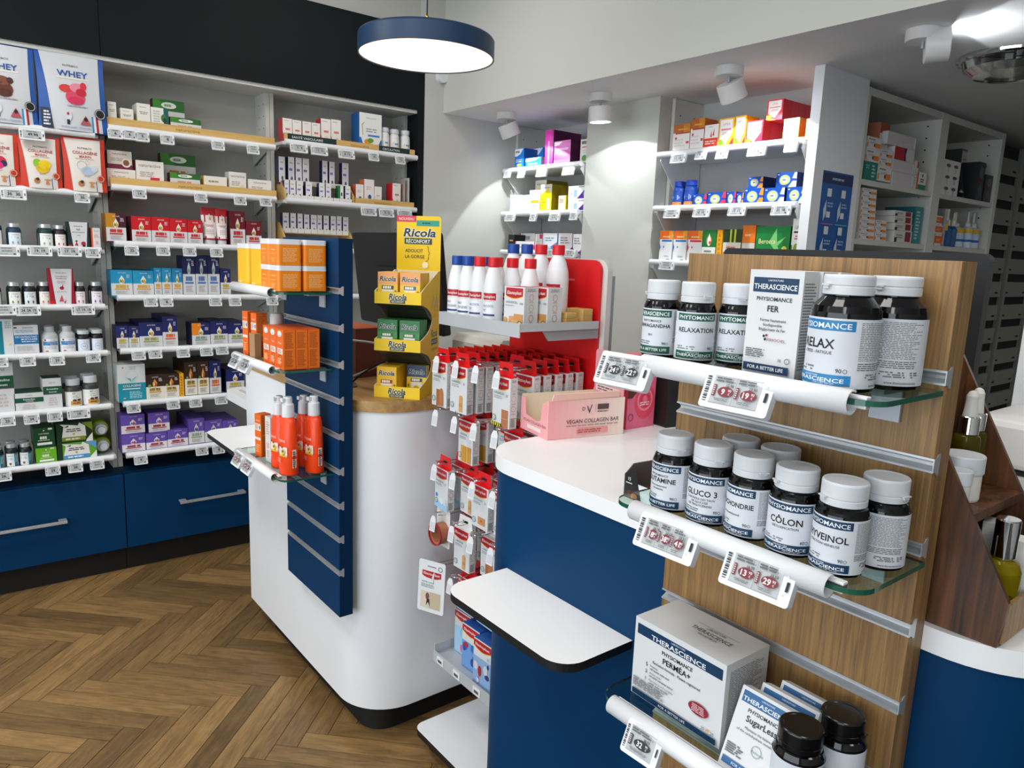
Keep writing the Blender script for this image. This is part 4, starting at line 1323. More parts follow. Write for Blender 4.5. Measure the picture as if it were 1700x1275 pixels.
KINDS = {
    'fer_box': ('supplement_carton', 'carton', 'flared white iron carton with dark sides', 'carton_white', '#152a30', '#152a30', d_ferbox, .06, 0),
    'orange_slim': ('supplement_carton', 'carton', 'slim white carton with orange edge', 'carton_white', '#e0592b', None, d_slim, .06, 0),
    'cranberry': ('supplement_carton', 'carton', 'tall flared cranberry carton with crimson sides', 'carton_white', '#a3142e', '#3a2028', d_cran, .06, 0),
    'granions_tall': ('supplement_carton', 'carton', 'tall white carton with teal stripe', 'carton_white', None, None, d_gran, .1, 0),
    'decontract': ('supplement_carton', 'carton', 'white muscle relaxant carton with blue band', 'carton_white', None, None, d_decon, .07, 1),
    'soma_tall': ('cosmetic_carton', 'carton', 'tall white and green slimming carton', 'carton_white', '#e6e4e0', None, d_soma('SEINS', True), .1, 0),
    'soma_wide': ('cosmetic_carton', 'carton', 'wide white and green body carton', 'carton_white', '#14553a', '#14553a', d_soma('CORPS', False), .12, 0),
    'soma_mid': ('cosmetic_carton', 'carton', 'upright white and green carton with dark green lid', 'carton_white', '#e6e4e0', '#123a2a', d_soma('SEINS', True), .09, 0),
    'green_small': ('hair_carton', 'carton', 'bright lime green square carton', '#6cb51e', '#4c8f14', '#6cb51e', d_green(0, 0), .11, 0),
    'dkgreen_small': ('hair_carton', 'carton', 'dark green square carton stacked on the lime one', '#0f4a26', '#0c3a1c', '#123f22', d_green(0, 0), .11, 0),
    'green_wide': ('hair_carton', 'carton', 'wide lime green carton with blue strip', '#5fa824', '#4c8f14', '#79c22a', d_greenw(False, '#4f8fd0', '#dfeaf6'), .11, 0),
    'dkgreen_wide': ('hair_carton', 'carton', 'wide dark green carton with olive strip on the lime one', '#14351c', '#0f2c16', '#12381e', d_greenw(True, '#7c8f24', '#dfe0b0'), .11, 0),
    'herb_a': ('herbal_carton', 'carton', 'slim white herbal carton', '#efede4', '#e2dfd0', None, d_herb('#9aa040'), .045, 1),
    'herb_b': ('herbal_carton', 'carton', 'short white herbal carton', '#efede4', '#e2dfd0', None, d_herb('#8fae5a'), .045, 1),
    'herb_c': ('herbal_carton', 'carton', 'white and deep green herbal carton', '#efede4', '#15615c', None, d_herbc, .045, 0),
    'arko_a': ('herbal_carton', 'carton', 'low white carton with leaf green header', 'carton_white', '#5a2a1a', '#2c6a2c', d_arko('#e08a5a'), .05, 0),
    'arko_b': ('herbal_carton', 'carton', 'tall white carton with dark green header behind', '#d9d9d6', '#3a2018', '#1d4a22', d_arko('#d86a4a'), .05, 0),
    'nat_low': ('herbal_carton', 'carton', 'low cream plant carton', '#efe9df', '#d8c8b8', None, d_nat(None, None, '#c9c060'), .05, 0),
    'nat_lowr': ('herbal_carton', 'carton', 'low white plant carton beside the upright', '#efece6', None, None, d_nat(None), .05, 0),
    'nat_white': ('herbal_carton', 'carton', 'square cream plant carton with red block', '#f0ebe4', '#9a2a2e', None, d_nat('#d02a4a'), .05, 0),
    'nat_small': ('herbal_carton', 'carton', 'small white carton with green lid edge', '#efece6', '#c9cfc0', '#3f7a45', d_nat(None, None, '#e3d3c9'), .06, 0),
    'nat_brown': ('herbal_carton', 'carton', 'cream carton with plum base stacked on the low one', '#e6ded3', '#6a2436', None, d_nat(None, '#7a2440', '#8a5a3c'), .05, 0),
    'yellow_low': ('herbal_carton', 'carton', 'low white and yellow carton with house shape', '#f1eee2', '#f2c318', None,
                   lambda p: p.R(-.5, .5, 0, .5, '#f4c81a').L(-.3, .2, .62, .8, 1, '#a09a80').T('Gelée', -.16, .3, .16, '#8a6a10', mx=.5).G([(.2, .1), (.44, .1), (.44, .34), (.32, .5), (.2, .34)], '#f0ae14'), .05, 0),
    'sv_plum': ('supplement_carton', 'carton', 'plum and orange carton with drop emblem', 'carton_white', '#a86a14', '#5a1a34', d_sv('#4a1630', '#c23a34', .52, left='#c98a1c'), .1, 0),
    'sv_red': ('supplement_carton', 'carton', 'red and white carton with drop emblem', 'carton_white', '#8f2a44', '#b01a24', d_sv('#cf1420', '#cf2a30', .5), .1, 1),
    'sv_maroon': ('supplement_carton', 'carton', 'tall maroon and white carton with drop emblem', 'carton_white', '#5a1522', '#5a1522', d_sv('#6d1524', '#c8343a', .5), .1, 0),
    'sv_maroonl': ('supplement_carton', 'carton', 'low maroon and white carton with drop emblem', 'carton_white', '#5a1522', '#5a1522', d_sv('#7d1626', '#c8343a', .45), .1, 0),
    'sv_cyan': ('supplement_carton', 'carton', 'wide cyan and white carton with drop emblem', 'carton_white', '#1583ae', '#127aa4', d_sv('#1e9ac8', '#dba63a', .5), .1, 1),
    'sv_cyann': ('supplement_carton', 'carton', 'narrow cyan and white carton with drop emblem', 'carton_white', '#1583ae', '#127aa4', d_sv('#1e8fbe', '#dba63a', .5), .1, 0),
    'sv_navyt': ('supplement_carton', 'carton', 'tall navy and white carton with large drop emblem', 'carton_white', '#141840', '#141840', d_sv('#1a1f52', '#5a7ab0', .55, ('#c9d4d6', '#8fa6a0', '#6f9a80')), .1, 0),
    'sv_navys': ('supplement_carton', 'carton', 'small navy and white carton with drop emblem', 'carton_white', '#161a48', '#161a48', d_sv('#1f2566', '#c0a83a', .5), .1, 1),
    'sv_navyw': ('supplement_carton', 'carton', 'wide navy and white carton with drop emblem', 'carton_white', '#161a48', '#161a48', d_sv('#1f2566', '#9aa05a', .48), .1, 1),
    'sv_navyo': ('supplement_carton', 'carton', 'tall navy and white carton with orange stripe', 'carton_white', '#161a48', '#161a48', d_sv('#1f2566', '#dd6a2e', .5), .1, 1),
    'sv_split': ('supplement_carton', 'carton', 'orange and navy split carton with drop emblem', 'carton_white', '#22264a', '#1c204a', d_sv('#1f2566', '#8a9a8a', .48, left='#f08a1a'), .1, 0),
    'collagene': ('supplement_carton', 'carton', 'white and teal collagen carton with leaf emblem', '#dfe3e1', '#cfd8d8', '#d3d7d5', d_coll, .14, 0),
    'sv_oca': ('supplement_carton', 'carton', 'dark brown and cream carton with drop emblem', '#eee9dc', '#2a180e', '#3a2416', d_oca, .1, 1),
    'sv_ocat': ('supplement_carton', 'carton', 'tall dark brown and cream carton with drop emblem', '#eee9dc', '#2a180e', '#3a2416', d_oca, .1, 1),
    'yellow_spine': ('supplement_carton', 'carton', 'thin yellow carton spine between brown cartons', '#efab12', '#efab12', None, d_spine, .1, 0),
    'sv_purple': ('supplement_carton', 'carton', 'purple and white carton with blossom emblem', '#efe9ec', '#5d45a0', '#5d45a0', d_sv('#6d52b5', '#a8324a', .46, ('#efe6e6', '#b3505e', '#8a6ac0')), .1, 0),
    'sv_purplet': ('supplement_carton', 'carton', 'upright purple carton with pale base', '#e6e6e0', '#5d45a0', '#5d45a0', d_sv('#6d52b5', '#9ab09a', .5, ('#e0dce6', '#6a4a70', '#4a5a6a')), .1, 1),
    'redw': ('herbal_carton', 'carton', 'white carton with red corner', '#f0ece6', '#b3202c', None, d_redw, .06, 0),
    'redw2': ('herbal_carton', 'carton', 'white carton with bright red side', '#f0ece6', '#d2202c', None, d_redw, .07, 0),
    'bluew': ('herbal_carton', 'carton', 'big white carton with blue wave and vegetables', '#efefec', '#1d63a8', None, d_bluew, .09, 0),
    'pinkw': ('herbal_carton', 'carton', 'white and salmon carton with blue star flower', '#f1ece9', '#c96a4a', None, lambda p: p.R(-.5, .5, 0, .2, '#e88a6a').L(-.3, .3, .6, .75, 2, '#cfc4c0', words=2).E(.05, .34, .18, .1, '#4a62a8').E(.05, .36, .08, .05, '#26366a'), .06, 0),
    'greenw': ('herbal_carton', 'carton', 'small white carton with pale green base', '#efeee6', '#cfc8b4', None, lambda p: p.G([(-.5, 0), (-.3, .3), (0, .1), (.4, .3), (.5, 0)], '#b5b84a').L(-.2, .3, .5, .6, 1, '#d8908a'), .06, 0),
    'oil': ('oil_carton', 'carton', 'tiny white and indigo essential oil carton', '#e9e7ea', '#22224e', '#d6d4da', d_oil, .035, 0),
    'oilg': ('oil_carton', 'carton', 'tiny white and green essential oil carton', '#e9ece6', '#1f5a32', '#d6dcd4', d_oilg, .035, 0),
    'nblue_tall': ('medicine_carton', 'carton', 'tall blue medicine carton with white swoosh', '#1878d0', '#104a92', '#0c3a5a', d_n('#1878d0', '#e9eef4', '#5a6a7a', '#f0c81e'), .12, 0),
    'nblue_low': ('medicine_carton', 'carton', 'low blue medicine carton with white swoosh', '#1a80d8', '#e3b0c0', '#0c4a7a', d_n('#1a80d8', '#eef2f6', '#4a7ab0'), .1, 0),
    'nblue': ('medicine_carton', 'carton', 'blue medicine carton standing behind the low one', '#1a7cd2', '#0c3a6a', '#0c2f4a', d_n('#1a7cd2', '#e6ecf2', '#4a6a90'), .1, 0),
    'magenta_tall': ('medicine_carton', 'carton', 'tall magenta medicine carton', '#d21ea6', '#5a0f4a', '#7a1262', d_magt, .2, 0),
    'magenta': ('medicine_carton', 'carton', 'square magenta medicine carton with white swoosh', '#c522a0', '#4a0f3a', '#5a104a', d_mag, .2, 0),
    'nwhite_green': ('medicine_carton', 'carton', 'white carton with green plant against the pillar', '#e3e1dc', None, None, d_ngreen, .1, 0),
    'nwhite': ('medicine_carton', 'carton', 'white carton with pale green ring', '#eceff2', None, None, d_nw, .1, 0),
    'nwy': ('medicine_carton', 'carton', 'white carton with amber bar', '#eff0f2', '#d9c21a', None, d_nwy, .1, 0),
    'nyellow': ('medicine_carton', 'carton', 'yellow and white medicine carton', '#e9e6d6', '#8a7a0a', '#a08c10', d_ny, .16, 0),
    'nwy_small': ('medicine_carton', 'carton', 'small cream carton with yellow edge', '#e6e1d0', '#c9b414', None, d_nwys, .1, 0),
    'npurple': ('medicine_carton', 'carton', 'white carton with purple wedge', '#eff0f4', '#4a1788', None, d_npur, .12, 0),
    'npurple2': ('medicine_carton', 'carton', 'white carton with purple scalloped base', '#e6e3e2', '#5a2a80', None, d_npur2, .1, 0),
    'nblack': ('medicine_carton', 'carton', 'black and straw coloured carton', '#111114', '#111114', None, d_nblk, .08, 0),
    'nred_low': ('medicine_carton', 'carton', 'low white carton with magenta oval', '#f0eeee', '#d22a4a', None, d_nredlow, .06, 0),
    'nredblue': ('medicine_carton', 'carton', 'white carton with blue oval behind the low one', '#efeeee', '#d22a4a', None, d_nredblue, .08, 0),
    'nslim': ('medicine_carton', 'carton', 'pale carton with crimson corner', '#e6dfdd', None, None, d_nslim, .09, 0),
    'nbluew': ('medicine_carton', 'carton', 'white and sky blue carton with wave', '#eef1f4', '#5a9ad0', None, d_nbw, .09, 0),
    'orw': ('medicine_carton', 'carton', 'white carton with amber and red header', '#eeeaea', '#b85a1a', '#a8541a', d_orw, .09, 0),
    'rocket': ('medicine_carton', 'carton', 'white carton with red rockets and red base', '#efeeea', None, None, d_rocket, .09, 0),
    'upsa_y': ('medicine_carton', 'carton', 'yellow framed vitamin carton with fruit', '#f4b41c', '#f2a81c', '#f2a81c', d_upsa('y', '#6a9a2a'), .09, 0),
    'upsa_r': ('medicine_carton', 'carton', 'red framed vitamin carton with fruit', '#e0243e', '#b01428', '#d8243a', d_upsa('r', '#f0902a'), .055, 3),
    'orange_c': ('medicine_carton', 'carton', 'white carton with orange frame', '#f2a01e', '#d07a12', '#e09a3a', d_orc, .05, 1),
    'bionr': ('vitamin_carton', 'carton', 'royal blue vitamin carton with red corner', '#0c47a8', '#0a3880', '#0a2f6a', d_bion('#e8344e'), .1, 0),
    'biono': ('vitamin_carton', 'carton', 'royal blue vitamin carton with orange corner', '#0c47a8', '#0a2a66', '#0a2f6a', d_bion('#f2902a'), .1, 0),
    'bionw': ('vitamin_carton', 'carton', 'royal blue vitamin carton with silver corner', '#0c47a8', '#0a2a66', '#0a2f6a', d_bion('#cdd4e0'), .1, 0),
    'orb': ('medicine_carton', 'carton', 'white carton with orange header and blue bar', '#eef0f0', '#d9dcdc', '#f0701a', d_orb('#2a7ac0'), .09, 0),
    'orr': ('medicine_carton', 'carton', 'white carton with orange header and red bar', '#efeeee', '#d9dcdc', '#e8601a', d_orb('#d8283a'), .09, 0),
    'ggreen': ('medicine_carton', 'carton', 'green and white carton with white drop', '#eeeeea', '#1d7a35', '#175a28', d_gg, .09, 0),
    'gyellow': ('medicine_carton', 'carton', 'thin amber carton spine', '#f2ab16', '#f2ab16', None, lambda p: p.L(-.2, .2, .1, .9, 6, '#c9801a', words=1), .09, 0),
    'gdark': ('medicine_carton', 'carton', 'cream carton with dark green striped header', '#e8e2d4', '#8a6a3a', '#24421e', d_gdk, .09, 0),
    'gor': ('medicine_carton', 'carton', 'orange topped carton', '#d9d3c9', '#b0622a', '#ea7a1e', d_gor, .09, 0),
    'ggbig': ('medicine_carton', 'carton', 'wide green carton with light burst', '#14843c', '#0f5a2a', '#0f6a30', d_ggb, .09, 0),
    'upsa_g': ('medicine_carton', 'carton', 'white carton with green kiwi fruit', '#f0efe9', '#4f7a2a', None, d_upsag, .09, 0),
    'pen': ('medicine_carton', 'carton', 'white medicine box with orange pen picture', '#e9e7e4', '#d9d7d3', None, d_pen, .12, 0),
    'rteal': ('medicine_carton', 'carton', 'teal medicine box under the white ones', '#157f72', '#0f6a5e', None, d_rteal, .12, 0),
    'bigw': ('medicine_carton', 'carton', 'large white box', '#d9d2d4', '#e4e2e2', None, d_bigw, .16, 0),
    'bigred': ('medicine_carton', 'carton', 'white medicine box with crimson panel', '#e0dcdc', '#e4e2e2', None, d_bigred, .16, 0),
    'rslim': ('medicine_carton', 'carton', 'thin pale carton on end', '#dcdad8', None, None, d_nslim, .16, 0),
    'rtealw': ('medicine_carton', 'carton', 'small white carton with teal base', '#eceae6', '#e2762e', None, d_rtealw, .1, 0),
    'rbrown': ('medicine_carton', 'carton', 'brown topped box on the stack', '#cfcbc7', '#c9825f', '#a04e2c', lambda p: p.R(-.5, .5, .62, 1, '#a2502c'), .12, 0),
    'sixpic': ('device_carton', 'carton', 'white carton with six needle pictures', '#eceaea', '#cfcdcd', None, d_six, .14, 0),
    'rdark': ('device_carton', 'carton', 'dark grey carton with round pictures', '#3b3d40', '#2c2e30', '#4a2226', d_dark, .14, 0),
    'rgrey': ('device_carton', 'carton', 'grey and white upright carton', '#b9bab8', '#8c8e8e', None, lambda p: p.R(.05, .5, .7, 1, '#eceae4').R(.05, .5, .42, .62, '#e6d01a').R(.05, .5, 0, .42, '#1a4f8a'), .12, 0),
    'grey_pack': ('device_carton', 'carton', 'clear wrapped grey carton behind the dark pack', '#6a6c6c', '#585a5a', None, d_greyp, .1, 0),
}
MESHES = {}


def carton(kind, w, h, scale_d=1.0):
    name, cat, desc, base, side, top, design, d, n = KINDS[kind]
    key = (kind, round(w, 3), round(h, 3))
    if key not in MESHES:
        tap = 0.16 * w if kind in ('fer_box', 'cranberry') else 0.0
        body = carton_mesh(w, h, d, base, side, top, name=name, taper=0)
        p = Print(w, h)
        if tap:
            p.G([(-.5, 0), (.5, 0), (.5, 1), (-.5, 1)], side)
            p.G([(-.26, 0), (.34, 0), (.44, 1), (-.42, 1)], 'carton_white')
            p.R(-.5, -.34, 0, .14, '#d8142a')
        design(p)
        MESHES[key] = (body, p.emit(MB(), f_front()).mesh('front_print'))
    return MESHES[key] + (d, n)


def lathe_jar(kind, w, h):
    """dark jar with lid and wrapped label; returns [(part, mesh)]."""
    key = (kind, round(w, 3), round(h, 3))
    if key in MESHES:
        return MESHES[key]
    r = w / 2
    spec = JARS[kind]
    glass, lid, lidmat, lab, design, labw = spec[3:9]
    lh = spec[9] if len(spec) > 9 else 0.16
    hb = h * (1 - lh)
    b = MB()
    b.lathe([(r * .86, 0), (r * .97, h * .03), (r * .98, hb * .78), (r * .93, hb * .90), (r * .72, hb * .98), (r * .70, hb * 1.02)], 20, glass)
    out = [('body', b.mesh(spec[0]))]
    lr = r * lid
    c = MB()
    c.lathe([(lr * .97, hb * .99), (lr, hb), (lr, h * .985), (lr * .93, h)], 20, lidmat)
    out.append(('lid', c.mesh('lid')))
    R = r * .985 + .0004
    L = MB()
    a = labw
    z0, z1 = hb * .06, hb * .72
    n = 16
    vv = []
    ff = []
    for k in range(n + 1):
        t = -a + 2 * a * k / n
        vv += [(R * math.sin(t), -R * math.cos(t), z0), (R * math.sin(t), -R * math.cos(t), z1)]
        if k:
            ff.append((2 * k - 2, 2 * k, 2 * k + 1, 2 * k - 1))
    L.add(vv, ff, lab, True)
    p = Print(min(2 * r * .95, R * 2 * a), z1 - z0)
    design(p)
    p.emit(L, f_cyl(R, z0), bend=True)
    out.append(('label', L.mesh('label')))
    MESHES[key] = out
    return out


# kind: (name, category, description, glass, lid ratio, lid material, label colour, design, half label angle, lid share)
JARS = {
    'jar_navy': ('supplement_jar', 'jar', 'navy supplement jar cut by the frame', '#14203a', .80, 'steel', '#eef0f2', d_jar('#3a4a8a'), 1.0),
    'jar_blue': ('supplement_jar', 'jar', 'dark jar with pale blue label', '#1a3a50', .80, 'steel', '#dfeaf2', d_jar('#7fb0d2', '#7a9ab0'), 1.0),
    'jar_teal': ('supplement_jar', 'jar', 'dark teal jar with white label', '#0f3a38', .80, 'steel', '#eef1ee', d_jar('#5fa090', '#8ab08a'), 1.0),
    'jar_red': ('supplement_jar', 'jar', 'small dark jar with red figures on white label', '#20181a', .80, 'steel', '#f0eeec', d_jar('#d8907a', '#c0502e'), 1.0),
    'jar_dark': ('supplement_jar', 'jar', 'dark jar with grey label cut by the frame', '#161c1c', .80, 'steel', '#cfd6d4', d_jar('#4a7a70'), 1.0),
    'jar_yellow': ('supplement_jar', 'jar', 'dark jar with yellow corner label', '#15201e', .80, 'steel', '#eeefea', d_jar('#6a7a6a', '#7a8a2a'), 1.0),
    'jar_grey': ('supplement_jar', 'jar', 'dark jar with grey blue label', '#15191c', .80, 'steel', '#dfe6ea', d_jar('#4a5a60', '#3a3a3a'), 1.0),
    'jar_orange': ('supplement_jar', 'jar', 'dark jar with orange lettered label', '#1c1614', .80, 'steel', '#efebe6', d_jar('#d8a07a', '#c87a3a'), 1.0),
    'jar_pink': ('supplement_jar', 'jar', 'dark jar with pink lettered label', '#1c1416', .80, 'steel', '#f0ebee', d_jar('#d07aa0', '#b83a72'), 1.0),
    'jar_purple': ('supplement_jar', 'jar', 'dark jar with purple lettered label', '#1a1418', .80, 'steel', '#efeaf0', d_jar('#b06aa8', '#8a4a9a'), 1.0),
    'jar_tealw': ('supplement_jar', 'jar', 'dark jar with white and teal label', '#101e20', .80, 'steel', '#e9efef', d_tealjar, 1.1),
    'clear_jar': ('collagen_jar', 'jar', 'clear jar with white and blue collagen label', '#c9d0d2', .60, '#b9bec0', '#eceef0', d_clearjar, 1.2, .22),
    'white_cap': ('supplement_jar', 'jar', 'dark bottle with white cap and pale blue label', '#14161c', .92, 'cap_plastic', '#dfe6f2', d_whitecap, 1.2, .16),
    'herb_jar': ('gummy_jar', 'jar', 'see-through jar with white cap and fruit label', '#3a3c3a', .82, 'cap_plastic', '#eeeeea', d_herbjar, 1.3, .22),
    'bion_jar': ('vitamin_jar', 'jar', 'royal blue vitamin jar with blue cap', '#0f3f9a', .82, '#0a3aa8', '#1248a8', lambda p: p.E(0, .62, .36, .2, '#e9eef6').L(-.24, .24, .56, .68, 1, '#2a5ac0', fill=1.1).R(-.5, .5, 0, .3, '#f0802a').L(-.3, .4, .1, .2, 1, '#fbe0c0'), 1.3, .2),
    'white_bottle': ('supplement_jar', 'jar', 'white capsule bottle with dark red fruit', '#e9e9e4', .9, 'cap_plastic', '#f0eeea', lambda p: p.G([(-.36, .1), (-.42, .7), (-.3, .9), (-.36, .5)], '#b9c98a').L(-.2, .36, .62, .74, 1, '#5a9ad8', fill=1.0).E(.05, .3, .2, .16, '#7a2030').G([(-.5, 0), (-.5, .3), (-.3, 0)], '#2a7fd0'), 1.3, .16),
}


def pouch(name, w, h, d, side, front, design, lower=None):
    """stand-up pouch: flat sealed top, gusseted base, bulging front panel; front at y=0."""
    key = ('pouch', name, round(w, 3), round(h, 3))
    if key in MESHES:
        return MESHES[key]
    nx, nz = 12, 14

    def surf(u, v, sgn):
        # v 0 bottom..1 top
        half = d * 0.5 * (1 - v ** 2.2) * (0.55 + 0.45 * math.cos(u * math.pi * 0.9)) + 0.004
        wr = 0.002 * math.sin(9 * u + 7 * v) * (1 - abs(2 * v - 1))
        ww = w * (1 - 0.05 * math.sin(math.pi * v))
        return (u * ww, d * 0.5 + sgn * (half + wr), v * h)
    b = MB()
    for sgn in (-1, 1):
        v = []
        f = []
        for j in range(nz + 1):
            for i in range(nx + 1):
                v.append(surf(-.5 + i / nx, j / nz, sgn))
        for j in range(nz):
            for i in range(nx):
                a = j * (nx + 1) + i
                q = (a, a + 1, a + nx + 2, a + nx + 1)
                f.append(q if sgn < 0 else q[::-1])
        b.add(v, f, side, True)
    # side and bottom closings
    for u in (-.5, .5):
        v = []
        f = []
        for j in range(nz + 1):
            v += [surf(u, j / nz, -1), surf(u, j / nz, 1)]
            if j:
                q = (2 * j - 2, 2 * j - 1, 2 * j + 1, 2 * j)
                f.append(q if u < 0 else q[::-1])
        b.add([(x, y, z) for x, y, z in v], [tuple(reversed(q)) for q in f], side)
    v = []
    f = []
    for i in range(nx + 1):
        v += [surf(-.5 + i / nx, 0, -1), surf(-.5 + i / nx, 0, 1)]
        if i:
            f.append((2 * i - 2, 2 * i - 1, 2 * i + 1, 2 * i))
    b.add(v, f, side)
    # printed front panel, following the bulge
    p = Print(w, h)
    front(p)
    design(p)
    pr = MB()

    def fn(x, y, dd):
        s = surf(x / w, max(0, min(1, y / h)), -1)
        return (s[0], s[1] - 0.0016 - dd, s[2])
    # subdivide the first (background) polygons onto the surface
    for i, (vv, ff, col, strip) in enumerate(p.items):
        dd = (i + 1) * 0.00022
        if len(vv) == 4 and len(ff) == 1:
            n = 10
            V = []
            Fc = []
            for j in range(n + 1):
                for k in range(n + 1):
                    s, t = k / n, j / n
                    x = (vv[0][0] * (1 - s) + vv[1][0] * s) * (1 - t) + (vv[3][0] * (1 - s) + vv[2][0] * s) * t
                    y = (vv[0][1] * (1 - s) + vv[1][1] * s) * (1 - t) + (vv[3][1] * (1 - s) + vv[2][1] * s) * t
                    V.append(fn(x, y, dd))
            for j in range(n):
                for k in range(n):
                    a = j * (n + 1) + k
                    Fc.append((a, a + 1, a + n + 2, a + n + 1))
            pr.add(V, Fc, col, True)
        else:
            pr.add([fn(x, y, dd + 0.0006) for x, y in vv], ff, col)
    MESHES[key] = (b.mesh('pouch_bag'), pr.mesh('front_print'))
    return MESHES[key]


def fr_whey(p):
    p.G([(-.30, 0), (.42, 0), (.42, .97), (-.44, .97)], '#d3d6da')
    p.R(.26, .29, 0, .2, '#3f9ad0').R(.29, .325, 0, .2, '#eef0f0').R(.325, .36, 0, .2, '#b3202c')


def d_whey(fruit):
    def fn(p):
        p.T('NUTRI&CO', .0, .80, .026, '#3a3f4a', mx=.3)
        p.T('WHEY', .02, .70, .075, '#1c4f9f', w=.46, bold=.02)
        p.R(-.22, .26, .635, .655, '#ebe6d2')
        if fruit == 'choc':
            p.E(.02, .42, .14, .09, '#6a3420').E(-.02, .52, .16, .06, '#7d4a30').E(.12, .53, .05, .04, '#4a2416').E(-.16, .6, .035, .022, '#4a2416').E(.02, .37, .12, .05, '#54261a')
        else:
            p.E(.04, .41, .15, .09, '#e0486a').E(-.10, .51, .10, .05, '#d83a3a').E(.08, .53, .12, .06, '#e98aa0').E(.17, .56, .05, .05, '#e02a40').E(.13, .48, .08, .05, '#c8203a').E(.04, .37, .13, .05, '#d8305a')
        p.L(-.1, .22, .29, .315, 1, '#a8a0a4', al='c')
        p.E(-.09, .17, .055, .06, '#d9dce4').E(-.09, .20, .02, .02, '#c03a4a').R(-.115, -.065, .13, .19, '#234a9a').R(-.11, -.07, .07, .13, '#1a1c24')
        p.G([(.08, .08), (.17, .2), (.25, .08)], '#b85a60').E(.17, .15, .03, .025, '#2a2426')
        p.L(-.2, .04, .03, .05, 1, '#9aa6c0').L(.06, .26, .03, .05, 1, '#9aa6c0')
        p.E(.40, .24, .085, None, '#15161a').ring(.40, .24, .075, .12, '#d9d9d9').G([(.37, .235), (.43, .255), (.42, .22), (.38, .215)], '#e9e9e9')
        p.G([(-.46, 0), (-.30, 0), (-.36, .25), (-.49, .25)], '#13233f').L(-.44, -.34, .03, .22, 5, '#dfe4ec', words=2)
    return fn


def fr_coll(p):
    p.G([(-.30, 0), (.38, 0), (.40, .97), (-.44, .97)], '#e6dfd6')
    p.R(.24, .26, 0, .2, '#2a3f7a').R(.26, .28, 0, .2, '#eceae6')


def d_pcoll(fruit):
    def fn(p):
        p.T('NUTRI&CO', .02, .80, .035, '#3a3436', mx=.34)
        p.T('COLLAGÈNE', .02, .715, .055, '#a8283a', mx=.66, bold=.012)
        p.T('MARIN', .02, .645, .05, '#c0503a', mx=.32, bold=.01)
        p.L(-.24, .26, .59, .615, 1, '#c9bba8', al='c')
        if fruit == 'lemon':
            p.E(-.08, .48, .11, .085, '#8fbf2a').E(.10, .46, .16, .09, '#efcc12').E(.04, .38, .17, .09, '#e3b90e')
        elif fruit == 'clear':
            p.ring(-.08, .48, .12, .1, '#b8c2cc').E(.06, .38, .17, .08, '#b3c6dc').E(.22, .42, .08, .06, '#c9d6e0').ring(.06, .54, .05, .15, '#c0c4c8')
        else:
            p.E(.05, .46, .17, .1, '#c8284a').E(.15, .42, .08, .06, '#2a2a52').E(0, .38, .14, .07, '#e01f7a')
        p.L(-.06, .12, .27, .295, 1, '#b8ac9a', al='c')
        p.E(-.12, .14, .07, .055, '#b8783c').E(-.10, .17, .04, .03, '#2e2220')
        p.G([(.08, .08), (.13, .2), (.18, .08)], '#d88a5a').R(.06, .22, .16, .18, '#c8a05a')
        p.E(.36, .25, .09, None, '#c9401f').ring(.36, .25, .08, .14, '#efdccb')
    return fn


POUCHES = {
    'whey_choc': ('silver and blue whey pouch with chocolate picture', '#1c56a8', fr_whey, d_whey('choc')),
    'whey_straw': ('silver and blue whey pouch with strawberry picture', '#1c56a8', fr_whey, d_whey('straw')),
    'coll_red': ('cream and vermilion collagen pouch with red berries', '#d0341a', fr_coll, d_pcoll('red')),
    'coll_lemon': ('cream and vermilion collagen pouch with lemon picture', '#d0341a', fr_coll, d_pcoll('lemon')),
    'coll_clear': ('cream and vermilion collagen pouch with bubbles', '#d0341a', fr_coll, d_pcoll('clear')),
}


def cream_tube(w, h):
    key = ('tube', round(w, 3), round(h, 3))
    if key not in MESHES:
        r = w / 2
        b = MB()
        n = 18
        zs = [0.16, 0.2, 0.5, 0.8, 1.0]
        v = []
        f = []
        for j, z in enumerate(zs):
            t = max(0.0, (z - .2) / .8)
            ry = r * (1 - t) + 0.0015
            rx = r * (1 + 0.25 * t)
            for k in range(n):
                a = 2 * math.pi * k / n
                v.append((rx * math.cos(a), r + ry * math.sin(a), z * h))
        for j in range(len(zs) - 1):
            for k in range(n):
                f.append((j * n + k, j * n + (k + 1) % n, (j + 1) * n + (k + 1) % n, (j + 1) * n + k))
        for j in range(4):
            b.add(v, f[j * n:(j + 1) * n], ['#a8182a', '#eee9e6', '#eee9e6' if j == 1 else '#8f1a2a', '#c01426'][j] if j != 2 else '#efe9e6', True)
        b.add(v, [tuple(range(4 * n, 5 * n))], '#c01426')
        c = MB().lathe([(r * .9, 0), (r * .92, .15 * h), (r * .9, .165 * h)], 18, 'cap_plastic', (0, r, 0))
        p = Print(w * 1.1, h)
        p.R(-.36, .36, .62, .95, '#c01426').drop(0, .74, .14, .1, '#efe6dc').drop(.03, .72, .07, .05, '#e0a050')
        p.L(-.3, .3, .5, .56, 2, '#d88a8a', al='c').L(-.3, .3, .3, .44, 3, '#d9c9c6', al='c').R(-.4, .4, .2, .25, '#b8203a')
        pr = p.emit(MB(), lambda x, y, d: (x, r - (r * (1 - max(0, (y / h - .2) / .8)) + .0015) * math.sqrt(max(0.05, 1 - (x / (r * 1.3)) ** 2)) - .0006 - d, y))
        MESHES[key] = (b.mesh('cream_tube'), c.mesh('cap'), pr.mesh('front_print'))
    return MESHES[key]


